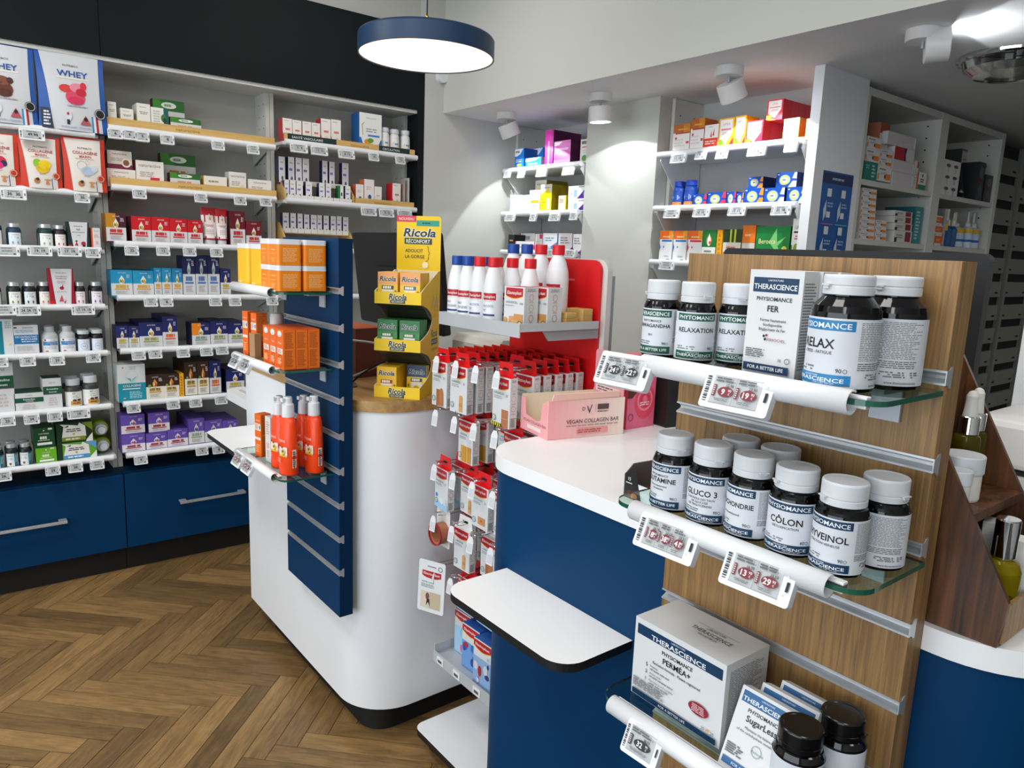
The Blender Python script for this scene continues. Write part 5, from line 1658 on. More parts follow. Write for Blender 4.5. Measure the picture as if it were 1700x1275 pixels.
KINDS['rstrip'] = ('medicine_carton', 'carton', 'thin white medicine box with orange end', '#e9e7e4', '#d9d7d3', None, d_pen, .12, 0)
KINDS['rorange'] = ('medicine_carton', 'carton', 'small orange and white box', '#e6e2de', '#d9d5d0', None, lambda p: p.R(-.5, .5, .2, .85, '#ea6a2a').L(-.3, .3, .4, .6, 2, '#f7c9a8'), .1, 0)
KINDS['rredw'] = ('medicine_carton', 'carton', 'white medicine box with dark red block', '#dedad6', '#e4e2e0', None, lambda p: p.L(-.4, .0, .3, .7, 2, '#8a8a8a').R(.1, .42, .08, .92, '#8f2036').R(-.5, -.36, 0, .4, '#1b1b20'), .12, 0)
KINDS['rtealt'] = ('medicine_carton', 'carton', 'tall teal medicine box on end', '#2a8a92', '#1f6f78', '#3a9aa0', lambda p: p.L(-.3, .3, .1, .9, 9, '#a9d8da', words=1), .14, 0)
PLACE = {'b1': 'left bay', 'b2': 'middle bay', 'b3': 'dark-ended bay', 'n1': 'narrow niche', 'n2': 'wide niche', 'r1': 'near rack bay', 'r2': 'far rack bay'}
LEVEL = {'1': 'top shelf', '2': 'second shelf', '3': 'third shelf', '4': 'fourth shelf', '5': 'fifth shelf', '6': 'sixth shelf', '7': 'bottom shelf'}
COUNT = {}
LABELS = set()


def place_product(kind, c, base_z, w, h, ax, plane, place, nth, total):
    rot = math.pi / 2 if ax == 0 else 0.0
    loc = (plane, c, base_z) if ax == 0 else (c, plane, base_z)
    if kind in KINDS:
        desc, cat = KINDS[kind][2], KINDS[kind][1]
    elif kind in JARS:
        desc, cat = JARS[kind][2], JARS[kind][1]
    elif kind in POUCHES:
        desc, cat = POUCHES[kind][0], 'pouch'
    else:
        desc, cat = {'red_tube': ('red and white cream tube standing on its cap', 'tube'), 'rspray': ('blue and yellow nasal spray bottle', 'bottle'),
                     'rblue': ('blue dropper bottle', 'bottle'), 'bagpack': ('clear bag with inhaler mask', 'bag')}[kind]
    if total > 1:
        label = '%s, %s from left, %s' % (desc, ORD[nth], place)
        if len(label.split()) > 15:
            label = '%s, %s, %s' % (desc, ORD[nth], place)
    else:
        label = '%s, %s' % (desc, place)
    k = 2
    base = label
    while label in LABELS:
        label = base + (', stacked', ', stacked higher', ', stacked high')[k - 2]
        k += 1
    LABELS.add(label)
    tags = dict(label=label, category=cat, group=('%ss on the %s' % (desc, place)) if total > 1 else 'goods on the ' + place)
    mv = Vector((math.cos(rot + math.pi / 2), math.sin(rot + math.pi / 2), 0))   # into the shelf
    if kind in KINDS:
        body, pr, d, n = carton(kind, w, h)
        o = put(KINDS[kind][0], body, None, loc, rot, **tags)
        put('front_print', pr, o)
        for q in range(n):
            if ax == 0 and (q + 2) * d > 0.215:
                break
            t2 = dict(tags)
            t2['label'] = '%s, %s%s, %s' % (desc, ORD[q] + ' behind', (' the ' + ORD[nth]) if total > 1 else '', place)
            t2['group'] = '%ss behind, %s' % (desc, place)
            if len(t2['label'].split()) > 16:
                t2['label'] = '%s behind %s, %s' % (desc, ORD[nth], place)
            o2 = put(KINDS[kind][0], body, None, Vector(loc) + mv * (d + .002) * (q + 1), rot, **t2)
            put('front_print', pr, o2)
    elif kind in JARS:
        parts = lathe_jar(kind, w, h)
        o = put(JARS[kind][0], parts[0][1], None, Vector(loc) + mv * (w / 2), rot, **tags)
        for nm, me in parts[1:]:
            put(nm, me, o)
        if ax == 0 and kind not in ('white_bottle',):
            t2 = dict(tags)
            t2['label'] = '%s, behind %s, %s' % (desc, ('the ' + ORD[nth]) if total > 1 else 'its twin', place)
            t2['group'] = '%ss behind, %s' % (desc, place)
            o2 = put(JARS[kind][0], parts[0][1], None, Vector(loc) + mv * (w * 1.5 + .006), rot, **t2)
            for nm, me in parts[1:]:
                put(nm, me, o2)
    elif kind in POUCHES:
        desc, side, front, design = POUCHES[kind]
        b, pr = pouch(kind, w, h, .085 if 'whey' in kind else .06, side, front, design)
        o = put('pouch_bag', b, None, loc, rot, **tags)
        put('front_print', pr, o)
    elif kind == 'red_tube':
        b, c2, pr = cream_tube(w, h)
        o = put('cream_tube', b, None, loc, rot, **tags)
        put('cap', c2, o)
        put('front_print', pr, o)
    elif kind in ('rspray', 'rblue'):
        r = w * .42
        if kind == 'rspray':
            b = MB().lathe([(r * .9, 0), (r, .004), (r, h * .3, '#2a62b0'), (r, h * .42, '#bcd8ee'), (r, h * .72, '#e0b21a'), (r, h * .95, '#bcd8ee'), (r * .55, h * 1.05)], 16, '#cfe2f2', (0, w / 2, 0))
            c2 = MB().lathe([(r * .5, h * 1.05), (r * .5, h * 1.2), (r * .22, h * 1.3), (r * .18, h * 1.75), (r * .1, h * 1.78)], 14, 'cap_plastic', (0, w / 2, 0))
        else:
            b = MB().lathe([(r * .9, 0), (r, .004), (r, h * .8), (r * .5, h * .95)], 16, '#155a94', (0, w / 2, 0))
            c2 = MB().lathe([(r * .55, h * .95), (r * .55, h * 1.2), (r * .2, h * 1.3), (r * .14, h * 1.55)], 14, '#e9d9d2', (0, w / 2, 0))
        o = b.obj('spray_bottle', None, loc, rot, **tags)
        c2.obj('nozzle', o)
    elif kind == 'bagpack':
        b = MB()
        nz, nx = 8, 6
        v = []
        f = []
        for s in (-1, 1):
            o0 = len(v)
            for j in range(nz + 1):
                for i in range(nx + 1):
                    u, t = -.5 + i / nx, j / nz
                    v.append((u * w * (1 - .15 * t), .05 + s * .045 * math.cos(u * 3) * (1 - t * .8), t * h * 1.15 + .006 * math.sin(7 * u)))
            for j in range(nz):
                for i in range(nx):
                    a = o0 + j * (nx + 1) + i
                    q = (a, a + 1, a + nx + 2, a + nx + 1)
                    f.append(q if s < 0 else q[::-1])
        b.add(v, f, 'clear_plastic', True)
        o = b.obj('clear_bag', None, loc, rot, **tags)
        MB().lathe([(.03, .005), (.04, .03), (.02, .07), (.012, .1)], 14, '#aab0b2', (0, .05, 0)).obj('mask', o)
        MB().box(-.05, .04, .02, .08, .0, .006, '#d0cdc6').obj('leaflet', o)
    return o


from collections import Counter
TOPS = []
for name, ax, plane, z, items in ROWS:
    lvl = LEVEL.get(name[3], 'shelf')
    place = '%s, %s' % (lvl, PLACE[name[:2]])
    if name == 'b3s2t':
        place = 'upper oil tier, dark-ended bay'
    elif name == 'b3s2l':
        place = 'lower oil tier, dark-ended bay'
    elif name == 'b3s3':
        place = 'third shelf oil tier, dark-ended bay'
    cn = Counter(i[0] for i in items)
    seen = Counter()
    for it in items:
        kind, a, b, h = it[:4]
        zb = it[4] if len(it) > 4 else z + 0.0015
        gap = 0.0022
        if len(it) > 4:
            best = [t for (x, q0, q1, t) in TOPS if x == (ax, name[:4]) and min(b, q1) - max(a, q0) > 0.2 * (b - a) and abs(t - zb) < 0.045]
            if best:
                zb = max(best) + 0.0008
        TOPS.append(((ax, name[:4]), a, b, zb + h))
        place_product(kind, (a + b) / 2, zb, (b - a) - gap, h, ax, plane, place, seen[kind], cn[kind])
        seen[kind] += 1

# ================================================================== PRICE TAGS
def tag_mesh(w, h, text, big=False, red=None, pills=None, key=None):
    k = ('tag', w, h, text, red, key)
    if k in MESHES:
        return MESHES[k]
    b = MB()
    b.prism(rr(-w / 2, w / 2, -h / 2, h / 2, .004, 3), 'y', 0.0, 0.011, 'white_plastic')
    body = b.mesh('price_tag')
    s = MB()
    a0, a1 = -w * .36, w * .36 if not big else w * .34
    s.box(a0, a1, -0.0006, 0.0, -h * .36, h * .36, 'eink')
    screen = s.mesh('screen')
    p = Print(w, h)
    for i in range(7 if not big else 12):
        n = 7 if not big else 12
        y = .16 + .68 * i / n
        p.R(-.46, -.40, y, y + .68 / n * (.35 + .4 * ((i * 7) % 3) / 2), '#2a2c2e')
    p.R(.415, .455, .38, .62, '#15171a')
    p.R(-.36, .36, .855, .862, '#5a5d5e').R(-.36, .36, .138, .145, '#5a5d5e')
    if not big:
        p.L(-.30, .30, .70, .80, 1, '#7c8081', fill=.9, al='c')
        if text:
            p.T(text, .03, .5, .26, '#17181a', mx=.62, bold=.02)
        else:
            p.L(-.2, .24, .42, .58, 1, '#8a8e8f', fill=.9)
        p.L(-.26, .1, .2, .26, 1, '#7c8081').R(.24, .33, .18, .27, '#1b1c1e')
    else:
        n = len(pills)
        col = '#7c2233' if red else '#15161a'
        for i, (old, eu, ct) in enumerate(pills):
            x0 = -.34 + .68 * i / n
            x1 = -.34 + .68 * (i + 1) / n
            xc = (x0 + x1) / 2 + .02
            ww = (x1 - x0)
            p.L(x0 + .02, x1 - .02, .70, .84, 2, '#5f6364', words=2)
            p.T(old, xc + ww * .16, .635, .075, '#1b1c1e', mx=ww * .55, bold=.01)
            p.R(x0 + .01, x0 + .01 + ww * .13, .32, .62, col)
            p.L(x0 + .015, x0 + .005 + ww * .13, .34, .60, 5, '#cfc6c8', words=1)
            p.E(xc + ww * .04, .46, ww * .34, .135, col)
            p.T(eu, xc - ww * .06, .46, .15, '#e9eaea', bold=.025, mx=ww * .38)
            p.T(ct, xc + ww * .22, .50, .07, '#e9eaea', bold=.01, mx=ww * .2)
            p.T('€', xc + ww * .22, .41, .06, '#e9eaea', mx=ww * .12)
            p.L(x0 + .05, x1 - .05, .20, .28, 2, '#7c8081', words=3, al='c')
            if i:
                p.R(x0 - .002, x0 + .002, .16, .84, '#5a5d5e')
        p.E(.42, .74, .016, None, '#d3d6d8').E(.42, .28, .016, None, '#d3d6d8')
    pr = MB()
    p.emit(pr, lambda u, v, d: (u, -0.0006 - d * .6, v - h / 2))
    MESHES[k] = (body, screen, pr.mesh('tag_print'))
    return MESHES[k]


def price_tag(text, w, h, loc, rot, label, group, **kw):
    b, s, p = tag_mesh(w, h, text, **kw)
    o = put('price_tag', b, None, loc, rot, label=label, category='price tag', group=group)
    put('screen', s, o)
    put('tag_print', p, o)
    return o


for name, ax, items in TAGS:
    place = '%s, %s' % (LEVEL[name[3]].replace('shelf', 'rail'), PLACE[name[:2]])
    for i, (c, z, t, s) in enumerate(items):
        w = .084 if t == 'L' else .054
        if ax == 0:
            loc, rot = (-3.482, c, z), (math.radians(-14), 0, math.pi / 2)
        else:
            loc, rot = (c, 2.646, z), (math.radians(-14), 0, 0)
        lab = 'white electronic price tag, %s from left, %s' % (ORD[i], place) if len(items) > 1 else 'lone white electronic price tag, ' + place
        price_tag(s, w, .042, loc, rot, lab, 'price tags on the ' + place)

# ================================================================== SHELF FASCIAS AND OIL DISPLAY (wall shelves)
for y0, y1, z, lab, texts in ((0.628, 1.328, 1.957, 'pale wooden fascia strip with brand name, top shelf of the middle bay', [(0.45, 'naturactive')]),
                              (0.628, 1.332, 1.718, 'pale wooden fascia strip with brand name, second shelf of the middle bay', [(0.45, 'naturactive')]),
                              (1.376, 2.085, 1.988, 'pale wooden fascia strip with dark green plates, top shelf of the dark-ended bay', [(0.55, 'naturactive')]),
                              (1.745, 2.085, 1.716, 'short pale wooden fascia strip beside the oil display', [(0.45, 'naturactive')])):
    t = MB().box(-3.534, -3.522, y0, y1, z, z + 0.030, 'light_wood').obj('shelf_fascia', label=lab, category='fascia', group='wooden shelf fascias')
    L = y1 - y0
    p = Print(L, .030)
    for fx, tx in texts:
        p.T(tx, fx - .5, .48, .42, '#8f7434', w=.10 / L, bold=.01)
    if z > 1.98:
        p.R(-.48, -.13, .02, .98, '#14302c').T('SANTÉ VASCULAIRE', -.34, .5, .36, '#dfe6e0', w=.22, bold=.01)
        p.R(.2, .455, .02, .98, '#14302c').T('CIRCULATION', .30, .5, .36, '#dfe6e0', w=.14, bold=.01)
    p.emit(MB(), lambda u, v, d: (-3.522 + d, (y0 + y1) / 2 + u, z + v)).obj('fascia_print', t)


def oil_display(y0, y1, z, tiers, lab):
    t = empty('oil_display', (-3.62, (y0 + y1) / 2, z), label=lab, category='display', group='wooden oil displays')
    L = (y1 - y0) / 2
    for yy in (-L, L - .008):
        MB().prism([(-.09, 0), (.085, 0), (.085, .04), (-.0, .125 if tiers > 1 else .06), (-.09, .125 if tiers > 1 else .06)], 'y', yy, yy + .008, 'light_wood').obj('side_panel', t)
    cm = MB().box(0, .002, -.016, .016, 0, .022, '#e9e7e0').mesh('price_card')
    for k in range(tiers):
        x = .082 - k * .04
        zz = .0 + k * .072
        MB().box(x - .05, x, -L + .0085, L - .0085, zz, zz + .006, 'light_wood').obj('tier', t)
        for i in range(10):
            put('price_card', cm, t, (x + .001, -L + .03 + i * (2 * L - .06) / 9, zz + .004))
    return t


oil_display(1.376, 1.742, 1.7108, 2, 'two-tier wooden display of tiny oil cartons, second shelf')
oil_display(1.376, 1.742, 1.5508 - .07, 2, 'wooden display of tiny oil cartons on the third shelf')

# leaflets beside the last upright
for i, (yy, c) in enumerate(((2.036, '#b9a8a2'), (2.062, '#cfcdc6'))):
    MB().box(-3.62, -3.545, yy, yy + .006, 1.7115, 1.7115 + .15 + i * .012, c).obj('leaflet', label='%s folded leaflet standing at the dark end of the second shelf' % ('pinkish' if i == 0 else 'grey white'), category='leaflet')

# green tubes lying with their caps to the front, bottom shelf of the left bay
for i, (yy, zz) in enumerate(((0.549, 0.592), (0.545, 0.667))):
    o = MB().lathe([(.030, .035), (.034, .04), (.034, .14), (.02, .19)], 18, '#a6c21a', axis='y').obj('shampoo_tube', None, (-3.56, yy, zz), math.pi / 2, label='lime green tube lying %s with its white cap to the front' % ('on the bottom shelf' if i == 0 else 'on top of another'), category='tube', group='lime green tubes')
    MB().lathe([(.014, -.012), (.016, -.01), (.016, .008), (.024, .010), (.025, .036), (.024, .037)], 18, 'cap_plastic', axis='y').obj('cap', o)

# ================================================================== COUNTERS
def counter(name, x0, x1, y0, y1, rads, topmat, bodymat, label, plinth_in=.06):
    t = empty(name, ((x0 + x1) / 2, (y0 + y1) / 2, 0), label=label, category='counter')
    a, b = (x1 - x0) / 2, (y1 - y0) / 2
    e = 0.004
    MB().prism(rr(-a + plinth_in, a - plinth_in, -b + plinth_in, b - plinth_in, .08, 8), 'z', 0, 0.1, 'plinth', smooth=False).obj('plinth', t)
    MB().prism(rr(-a + e, a - e, -b + e, b - e, rads, 12), 'z', 0.1, 1.0365, bodymat, smooth=False).obj('body', t)
    MB().prism(rr(-a, a, -b, b, rads, 12), 'z', 1.037, 1.069, topmat, smooth=False).obj('worktop', t, bevel=.0012)
    for o in t.children:
        for p in o.data.polygons:
            p.use_smooth = len(p.vertices) == 4
        if o.name.startswith(('body', 'plinth')):
            o.modifiers.new('w', 'WEIGHTED_NORMAL') if False else None
    return t


c1 = counter('service_counter', -2.80, -1.80, .915, 1.66, (.02, .16, .16, .02), 'oak_top', 'counter_white', 'white rounded counter with oak worktop and black plinth')
c2 = counter('service_counter', -1.30, -0.19, .930, 1.66, (.13, .13, .13, .13), 'top_white', 'navy_lacquer', 'navy rounded counter with thick white worktop')


def ledge(name, x0, x1, y0, y1, z, r, label, th=.016, edge='black_matte'):
    t = MB().prism(rr(x0, x1, y0, y1, r, 8), 'z', z - th, z, 'top_white', side=edge, cap1='top_white').obj(name, bevel=.0006, label=label, category='ledge', group='bag ledges')
    return t


ledge('bag_ledge', -1.165, -.800, .765, .9335, .830, (.05, .05, 0, 0), 'white bag ledge with black edge on the front of the navy counter')
ledge('bag_ledge', -2.690, -2.30, .735, .9185, .830, (.05, .05, 0, 0), 'white bag ledge with black edge on the white counter behind orange bottles')
ledge('bag_ledge', -3.09, -2.797, .925, 1.20, .900, (.07, 0, 0, .07), 'thick white side ledge at the far end of the white counter', .035, 'counter_white')
for i in range(4):  # pale strips imitate reflections of leaflets on the ledge
    MB().box(-3.03, -2.82, .965 + i * .05, .985 + i * .05, .9, .9012, '#cfd2d4').obj('leaflet', label='thin pale strip coloured as a leaflet reflection on the thick side ledge', category='leaflet', group='reflection strips on the side ledge')

# ================================================================== SLAT PANELS
RZ = [1.380, 1.278, 1.176, 1.074, 0.972, 0.869, 0.767, 0.665, 0.563]


def slat_panel(x0, x1, yf, yb, z0, z1, front, side, label):
    t = empty('slat_panel', ((x0 + x1) / 2, yb, z0), label=label, category='panel', group='slatted display panels')
    a = (x1 - x0) / 2
    d = yb - yf
    MB().box(-a, a, -d + .010, 0, 0, z1 - z0, side).obj('core', t)
    zs = [z0] + sum([[z - .0075, z + .0075] for z in reversed(RZ) if z0 + .03 < z < z1], []) + [z1]
    for i in range(0, len(zs), 2):
        MB().box(-a, a, -d, -d + .0099, zs[i] - z0, zs[i + 1] - z0, front, right=side, left=side).obj('slat_board', t, bevel=.0006)
    r = MB()
    h = .0073
    # C-shaped aluminium insert: lips above and below, recessed channel
    prof = [(-d - .0012, -h - .0012), (-d - .0012, -h + .0014), (-d + .0015, -h + .002), (-d + .0085, -h + .0055), (-d + .0085, h - .0055), (-d + .0015, h - .002), (-d - .0012, h - .0014), (-d - .0012, h + .0012), (-d + .0095, h), (-d + .0095, -h)]
    r.prism(prof, 'x', -a, a + .0012, 'aluminium')
    r.prism([(-d - .0012, -.0078), (-d + .0055, -.0084), (-d + .0095, -.0125), (-d + .014, -.0125), (-d + .014, .0125), (-d + .0095, .0125), (-d + .0055, .0084), (-d - .0012, .0078)], 'x', a + .0002, a + .0014, 'aluminium')
    me = r.mesh('rail')
    for z in RZ:
        if z0 + .03 < z < z1:
            put('rail', me, t, (0, 0, z - z0))
    return t


slat_panel(-.706, -.335, .888, .9297, .42, 1.510, 'oak_panel', 'oak_panel', 'oak slat panel with aluminium rails holding supplement bottles')
slat_panel(-2.262, -1.866, .873, .9147, .425, 1.521, 'navy_lacquer', 'navy_dark', 'navy slat panel with aluminium rails on the white counter')


def glass_shelf(x0, x1, yf, yb, z, tx0, tx1, label, rb=.03):
    """glass plate on clips with a white tubular price holder along the front."""
    t = empty('glass_shelf', ((x0 + x1) / 2, yb, z), label=label, category='shelf', group='glass shelves on the slat panels')
    a = (x1 - x0) / 2
    d = yb - yf
    MB().prism(rr(-a, a, -d, 0, (rb, rb, 0, 0), 6), 'z', -.006, 0, 'shelf_glass', side='glass_edge').obj('glass_plate', t)
    cx = (x0 + x1) / 2
    tb = MB()
    # open sleeve: three quarters of a tube
    for s in range(1):
        n = 16
        ro, ri = .0135, .0115
        v = []
        f = []
        for k in range(n + 1):
            w = math.radians(60 + 285 * k / n)
            for xx in (tx0 - cx, tx1 - cx):
                for q in (ro, ri):
                    v.append((xx, -d + .001 + q * math.cos(w), -.004 + q * math.sin(w)))
        for k in range(n):
            o = k * 4
            f += [(o, o + 2, o + 6, o + 4), (o + 1, o + 5, o + 7, o + 3), (o, o + 4, o + 5, o + 1), (o + 2, o + 3, o + 7, o + 6)]
        f += [(0, 1, 3, 2), (n * 4, n * 4 + 2, n * 4 + 3, n * 4 + 1)]
        tb.add(v, f, 'white_plastic', True)
    tb.obj('price_holder', t)
    MB().box(tx0 - cx, tx1 - cx + .012, -d + .006, -d + .016, -.010, .003, 'white_plastic').obj('holder_clip', t, bevel=.001)
    for xx in (-a + .05, a - .06):
        b = MB().box(xx - .018, xx + .018, -.05, -.0, -.0125, -.0065, '#c3cbd2')
        b.box(xx - .018, xx + .018, -.004, .0, -.045, -.0125, '#c3cbd2')
        b.obj('bracket', t)
    return t


glass_shelf(-.690, -.335, .735, .887, 1.366, -.645, -.362, 'top glass shelf on the oak panel with black pill bottles')
glass_shelf(-.690, -.328, .735, .887, 1.164, -.645, -.362, 'middle glass shelf on the oak panel with black pill bottles')
glass_shelf(-.690, -.328, .735, .887, .862, -.660, -.362, 'lowest glass shelf on the oak panel with white cartons')
glass_shelf(-2.30, -1.905, .722, .872, 1.374, -2.275, -1.96, 'top glass shelf on the navy panel with orange and yellow jars')
glass_shelf(-2.30, -1.905, .722, .872, 1.162, -2.275, -1.96, 'middle glass shelf on the navy panel with orange cartons')
glass_shelf(-2.30, -1.905, .722, .872, .856, -2.275, -1.96, 'lowest glass shelf on the navy panel with orange spray bottles')

# big price tags on the oak panel
BT = [((-.665, .717, 1.352), .088, [('27.50', '24', '50'), ('26.30', '22', '40')], False, 'tag with two black prices under the ashwagandha bottle'),
      ((-.488, .717, 1.352), .088, [('12.90', '9', '90'), ('23.90', '19', '90')], True, 'tag with two red prices under the iron carton'),
      ((-.572, .717, 1.148), .092, [('20.70', '18', '60'), ('53.20', '38', '90'), ('59.20', '41', '40')], True, 'tag with three red prices under the glutamine bottle'),
      ((-.438, .717, 1.148), .088, [('16.90', '13', '90'), ('33.50', '29', '90')], True, 'tag with two red prices under the veinol bottle'),
      ((-.585, .717, .846), .060, [('38.90', '32', '90')], False, 'tag with a single black price on the lowest glass shelf')]
for i, (loc, w, pills, red, lab) in enumerate(BT):
    price_tag('', w, .046, loc, (math.radians(-24), 0, math.radians(3)), 'white electronic price ' + lab, 'price tags on the oak panel', big=True, red=red, pills=tuple(pills), key=i)
for i, (x, z, lab) in enumerate(((-2.225, 1.150, 'first tag below the orange cartons'), (-2.135, 1.150, 'second tag below the orange cartons'), (-2.225, .844, 'first tag below the orange spray bottles'), (-2.135, .844, 'second tag below the orange spray bottles'))):
    price_tag('', .072, .046, (x, .704, z), (math.radians(-28), 0, math.radians(0)), 'white electronic price tag, ' + lab, 'price tags on the navy panel', big=True, red=(i > 1), pills=(('17.90', '14', '90'), ('19.90', '16', '90')), key=('n', i))

# ================================================================== PILL BOTTLES ON THE OAK PANEL
def bottle_parts(r, h, col, band, title, sub, count, foot=None, pre=None, cr=.86, ch=.75, tsize=.11, lightband=None, scap='cap_plastic', labelcol='label_paper', subcol='#3a3d42'):
    key = ('pb', cr, r, h, col, band, title, sub, count, scap)
    if key in MESHES:
        return MESHES[key]
    b = MB()
    b.lathe([(r * .90, 0), (r * .97, .0015), (r, .005), (r, h * .63), (r * .985, h * (.63 + (ch - .63) * .25)), (r * .94, h * (.63 + (ch - .63) * .52)), (r * (cr + .04), h * (.63 + (ch - .63) * .8)), (r * (cr - .05), h * (.63 + (ch - .63) * .95)), (r * (cr - .06), h * (ch + .02))], 40, 'bottle_black')
    c = MB()
    rc = r * cr
    c.lathe([(rc * .985, h * ch), (rc, h * (ch + .005)), (rc, h * (ch + .065)), (rc * .97, h * (ch + .07)), (rc * .97, h * (ch + .08)), (rc, h * (ch + .085)), (rc, h * .975), (rc * .985, h * .99), (rc * .95, h), (rc * .80, h * 1.001), (rc * .78, h * .997)], 40, scap)
    R = r + .0004
    z0, z1 = h * .045, h * .635
    L = MB()
    n = 56
    vv, ff = [], []
    for k in range(n):
        a = 2 * math.pi * k / n
        vv += [(R * math.sin(a), -R * math.cos(a), z0), (R * math.sin(a), -R * math.cos(a), z1)]
    for k in range(n):
        j = (k + 1) % n
        ff.append((2 * k, 2 * j, 2 * j + 1, 2 * k + 1))
    L.add(vv, ff, labelcol, True)
    fw = R * 2.15
    p = Print(fw, z1 - z0)
    if band:
        p.R(-.5, .5, .82, .97, col)
        p.T(band, 0, .893, .082, '#eef1f3', w=.90, bold=.012)
        if pre:
            p.T(pre, 0, .735, .05, '#1b1d22', mx=.66, bold=.008)
        p.T(title, 0, .63, tsize * 1.14, '#15171b', mx=.97, bold=.018)
        if sub:
            for i, s in enumerate(sub):
                p.T(s, 0, .50 - i * .068, .046, subcol, mx=.72, bold=.008)
        p.L(-.46, .05, .21, .30, 2, '#7b7f84', words=3)
        p.T(count, .34, .25, .062, '#2a2c30', bold=.008).ring(.42, .245, .03, .3, '#7b7f84')
        p.R(-.5, .5, .03, .185, col)
        if foot == 'life':
            p.T('FOR A BETTER LIFE', 0, .11, .058, '#eef1f3', w=.84, bold=.012)
        else:
            p.T('LABORATOIRE', -.05, .155, .030, '#dfe6ea', mx=.34)
            p.T('THERASCIENCE', -.02, .104, .058, '#eef1f3', w=.88, bold=.012)
            p.T('FOR A BETTER LIFE', .16, .055, .026, '#dfe6ea', mx=.42)
    p.emit(L, f_cyl(R, z0), bend=True, step=.00009)
    q = Print(R * 1.62, z1 - z0)
    q.L(-.46, .46, .40, .96, 22, '#85888b', words=9, fill=.5)
    q.L(-.46, .46, .26, .38, 4, '#6a6d70', words=8, fill=.5)
    q.L(-.3, .46, .12, .22, 3, '#7a7d80', words=4, fill=.7, al='c')
    q.T('www.therascience.com', .12, .05, .04, '#2a2c30', mx=.6)
    q.emit(L, f_cyl(R, z0, 1.98), step=.00009)
    q2 = Print(R * 1.2, z1 - z0)
    q2.L(-.46, .46, .30, .94, 20, '#85888b', words=8, fill=.5)
    for i in range(14):
        q2.R(-.3, .1, .06 + i * .014, .06 + i * .014 + .008 * (1 if i % 3 else .5), '#2a2c30')
    q2.emit(L, f_cyl(R, z0, -1.85), step=.00009)
    tab = MB()
    tab.box(-.004, .004, -rc - .0022, -rc + .001, h * (ch + .05), h * (ch + .085), scap)
    tab.box(-.006, .006, -rc - .003, -rc, h * (ch + .075), h * (ch + .09), scap)
    MESHES[key] = (b.mesh('pill_bottle'), c.mesh('cap'), L.mesh('label'), tab.mesh('tear_tab'))
    return MESHES[key]


def pill_bottle(x, y, z, rz, label, tabrot=60, **kw):
    b, c, l, t = bottle_parts(**kw)
    o = put('pill_bottle', b, None, (x, y, z), math.radians(rz), label=label, category='bottle', group='black pill bottles on the oak panel')
    cc = put('cap', c, o, None, math.radians(tabrot))
    put('tear_tab', t, cc)
    put('label', l, o)
    return o


BLUE, GRN, SKY = '#0a3658', '#0b5740', '#1d7cb4'
sm = dict(r=.0255, h=.105)
ZA = 1.3668
pill_bottle(-.668, .792, ZA, 8, 'black pill bottle with green label naming ashwagandha, top glass shelf', **sm, col=GRN, band='THERASCIENCE', title='ASHWAGANDHA', pre='PHYTOMANCE', sub=('', 'BIO'), count='90', foot='life', tsize=.07, tabrot=-60)
pill_bottle(-.612, .795, ZA, 40, 'black pill bottle with green label naming relaxation, beside the ashwagandha one', **sm, col=GRN, band='PHYTOMANCE', title='RELAXATION', sub=None, count='90', tsize=.085, tabrot=30)
pill_bottle(-.574, .832, ZA, 34, 'black pill bottle with green label naming relaxation, beside the iron cartons', **sm, col=GRN, band='PHYTOMANCE', title='RELAXATION', sub=None, count='90', tsize=.085, tabrot=10)
lg = dict(r=.0362, h=.124, cr=.72, ch=.83)
pill_bottle(-.402, .779, ZA, -16, 'large black pill bottle with sky blue band naming relax', **lg, col=SKY, band='PHYSIOMANCE', title='RELAX', sub=('STRESS - FATIGUE',), count='90', tsize=.12, tabrot=-10)
pill_bottle(-.384, .850, ZA, -74, 'large black pill bottle showing its fine print at the end of the top shelf', **lg, col=SKY, band='PHYSIOMANCE', title='RELAX', sub=('STRESS - FATIGUE',), count='90', tsize=.12, tabrot=60)
md = dict(r=.0285, h=.104)
ZB = 1.1648
pill_bottle(-.617, .779, ZB, -3, 'black pill bottle with blue label naming glutamine', **md, col=BLUE, band='THERASCIENCE', title='GLUTAMINE', pre='PHYSIOMANCE', sub=('Forme hautement', 'concentrée'), count='90', foot='life', tsize=.095)
pill_bottle(-.556, .780, ZB, 10, 'black pill bottle with blue label naming gluco 3', **md, col=BLUE, band='PHYSIOMANCE', title='GLUCO 3', sub=('CONTRÔLE DES TAUX', 'DE GLUCOSE', 'DE TRIGLYCÉRIDES'), count='90', tsize=.11, tabrot=45)
pill_bottle(-.497, .782, ZB, -18, 'black pill bottle with blue label naming mitochondrie', **md, col=BLUE, band='PHYSIOMANCE', title='MITOCHONDRIE', sub=('', 'micronutritionnel'), count='90', tsize=.09, tabrot=80)
pill_bottle(-.438, .781, ZB, 13, 'black pill bottle with blue label naming côlon', **md, col=BLUE, band='PHYSIOMANCE', title='CÔLON', sub=('DÉTOXIFICATION',), count='60', tsize=.115, tabrot=-45)
pill_bottle(-.378, .776, ZB, -9, 'black pill bottle with blue label naming veinol', **md, col=BLUE, band='PHYSIOMANCE', title='PHYVEINOL', sub=('FONCTION VEINEUSE',), count='90', tsize=.11, tabrot=-20)
pill_bottle(-.3605, .8345, ZB, -70, 'black pill bottle showing fine print behind the veinol bottle', **md, col=BLUE, band='PHYSIOMANCE', title='VEINOL', sub=None, count='90', tabrot=150)
pill_bottle(-.5565, .840, ZB, -10, 'black pill bottle mostly hidden behind the gluco 3 bottle', **md, col=BLUE, band='PHYSIOMANCE', title='GLUCO 3', sub=None, count='90', tabrot=20)
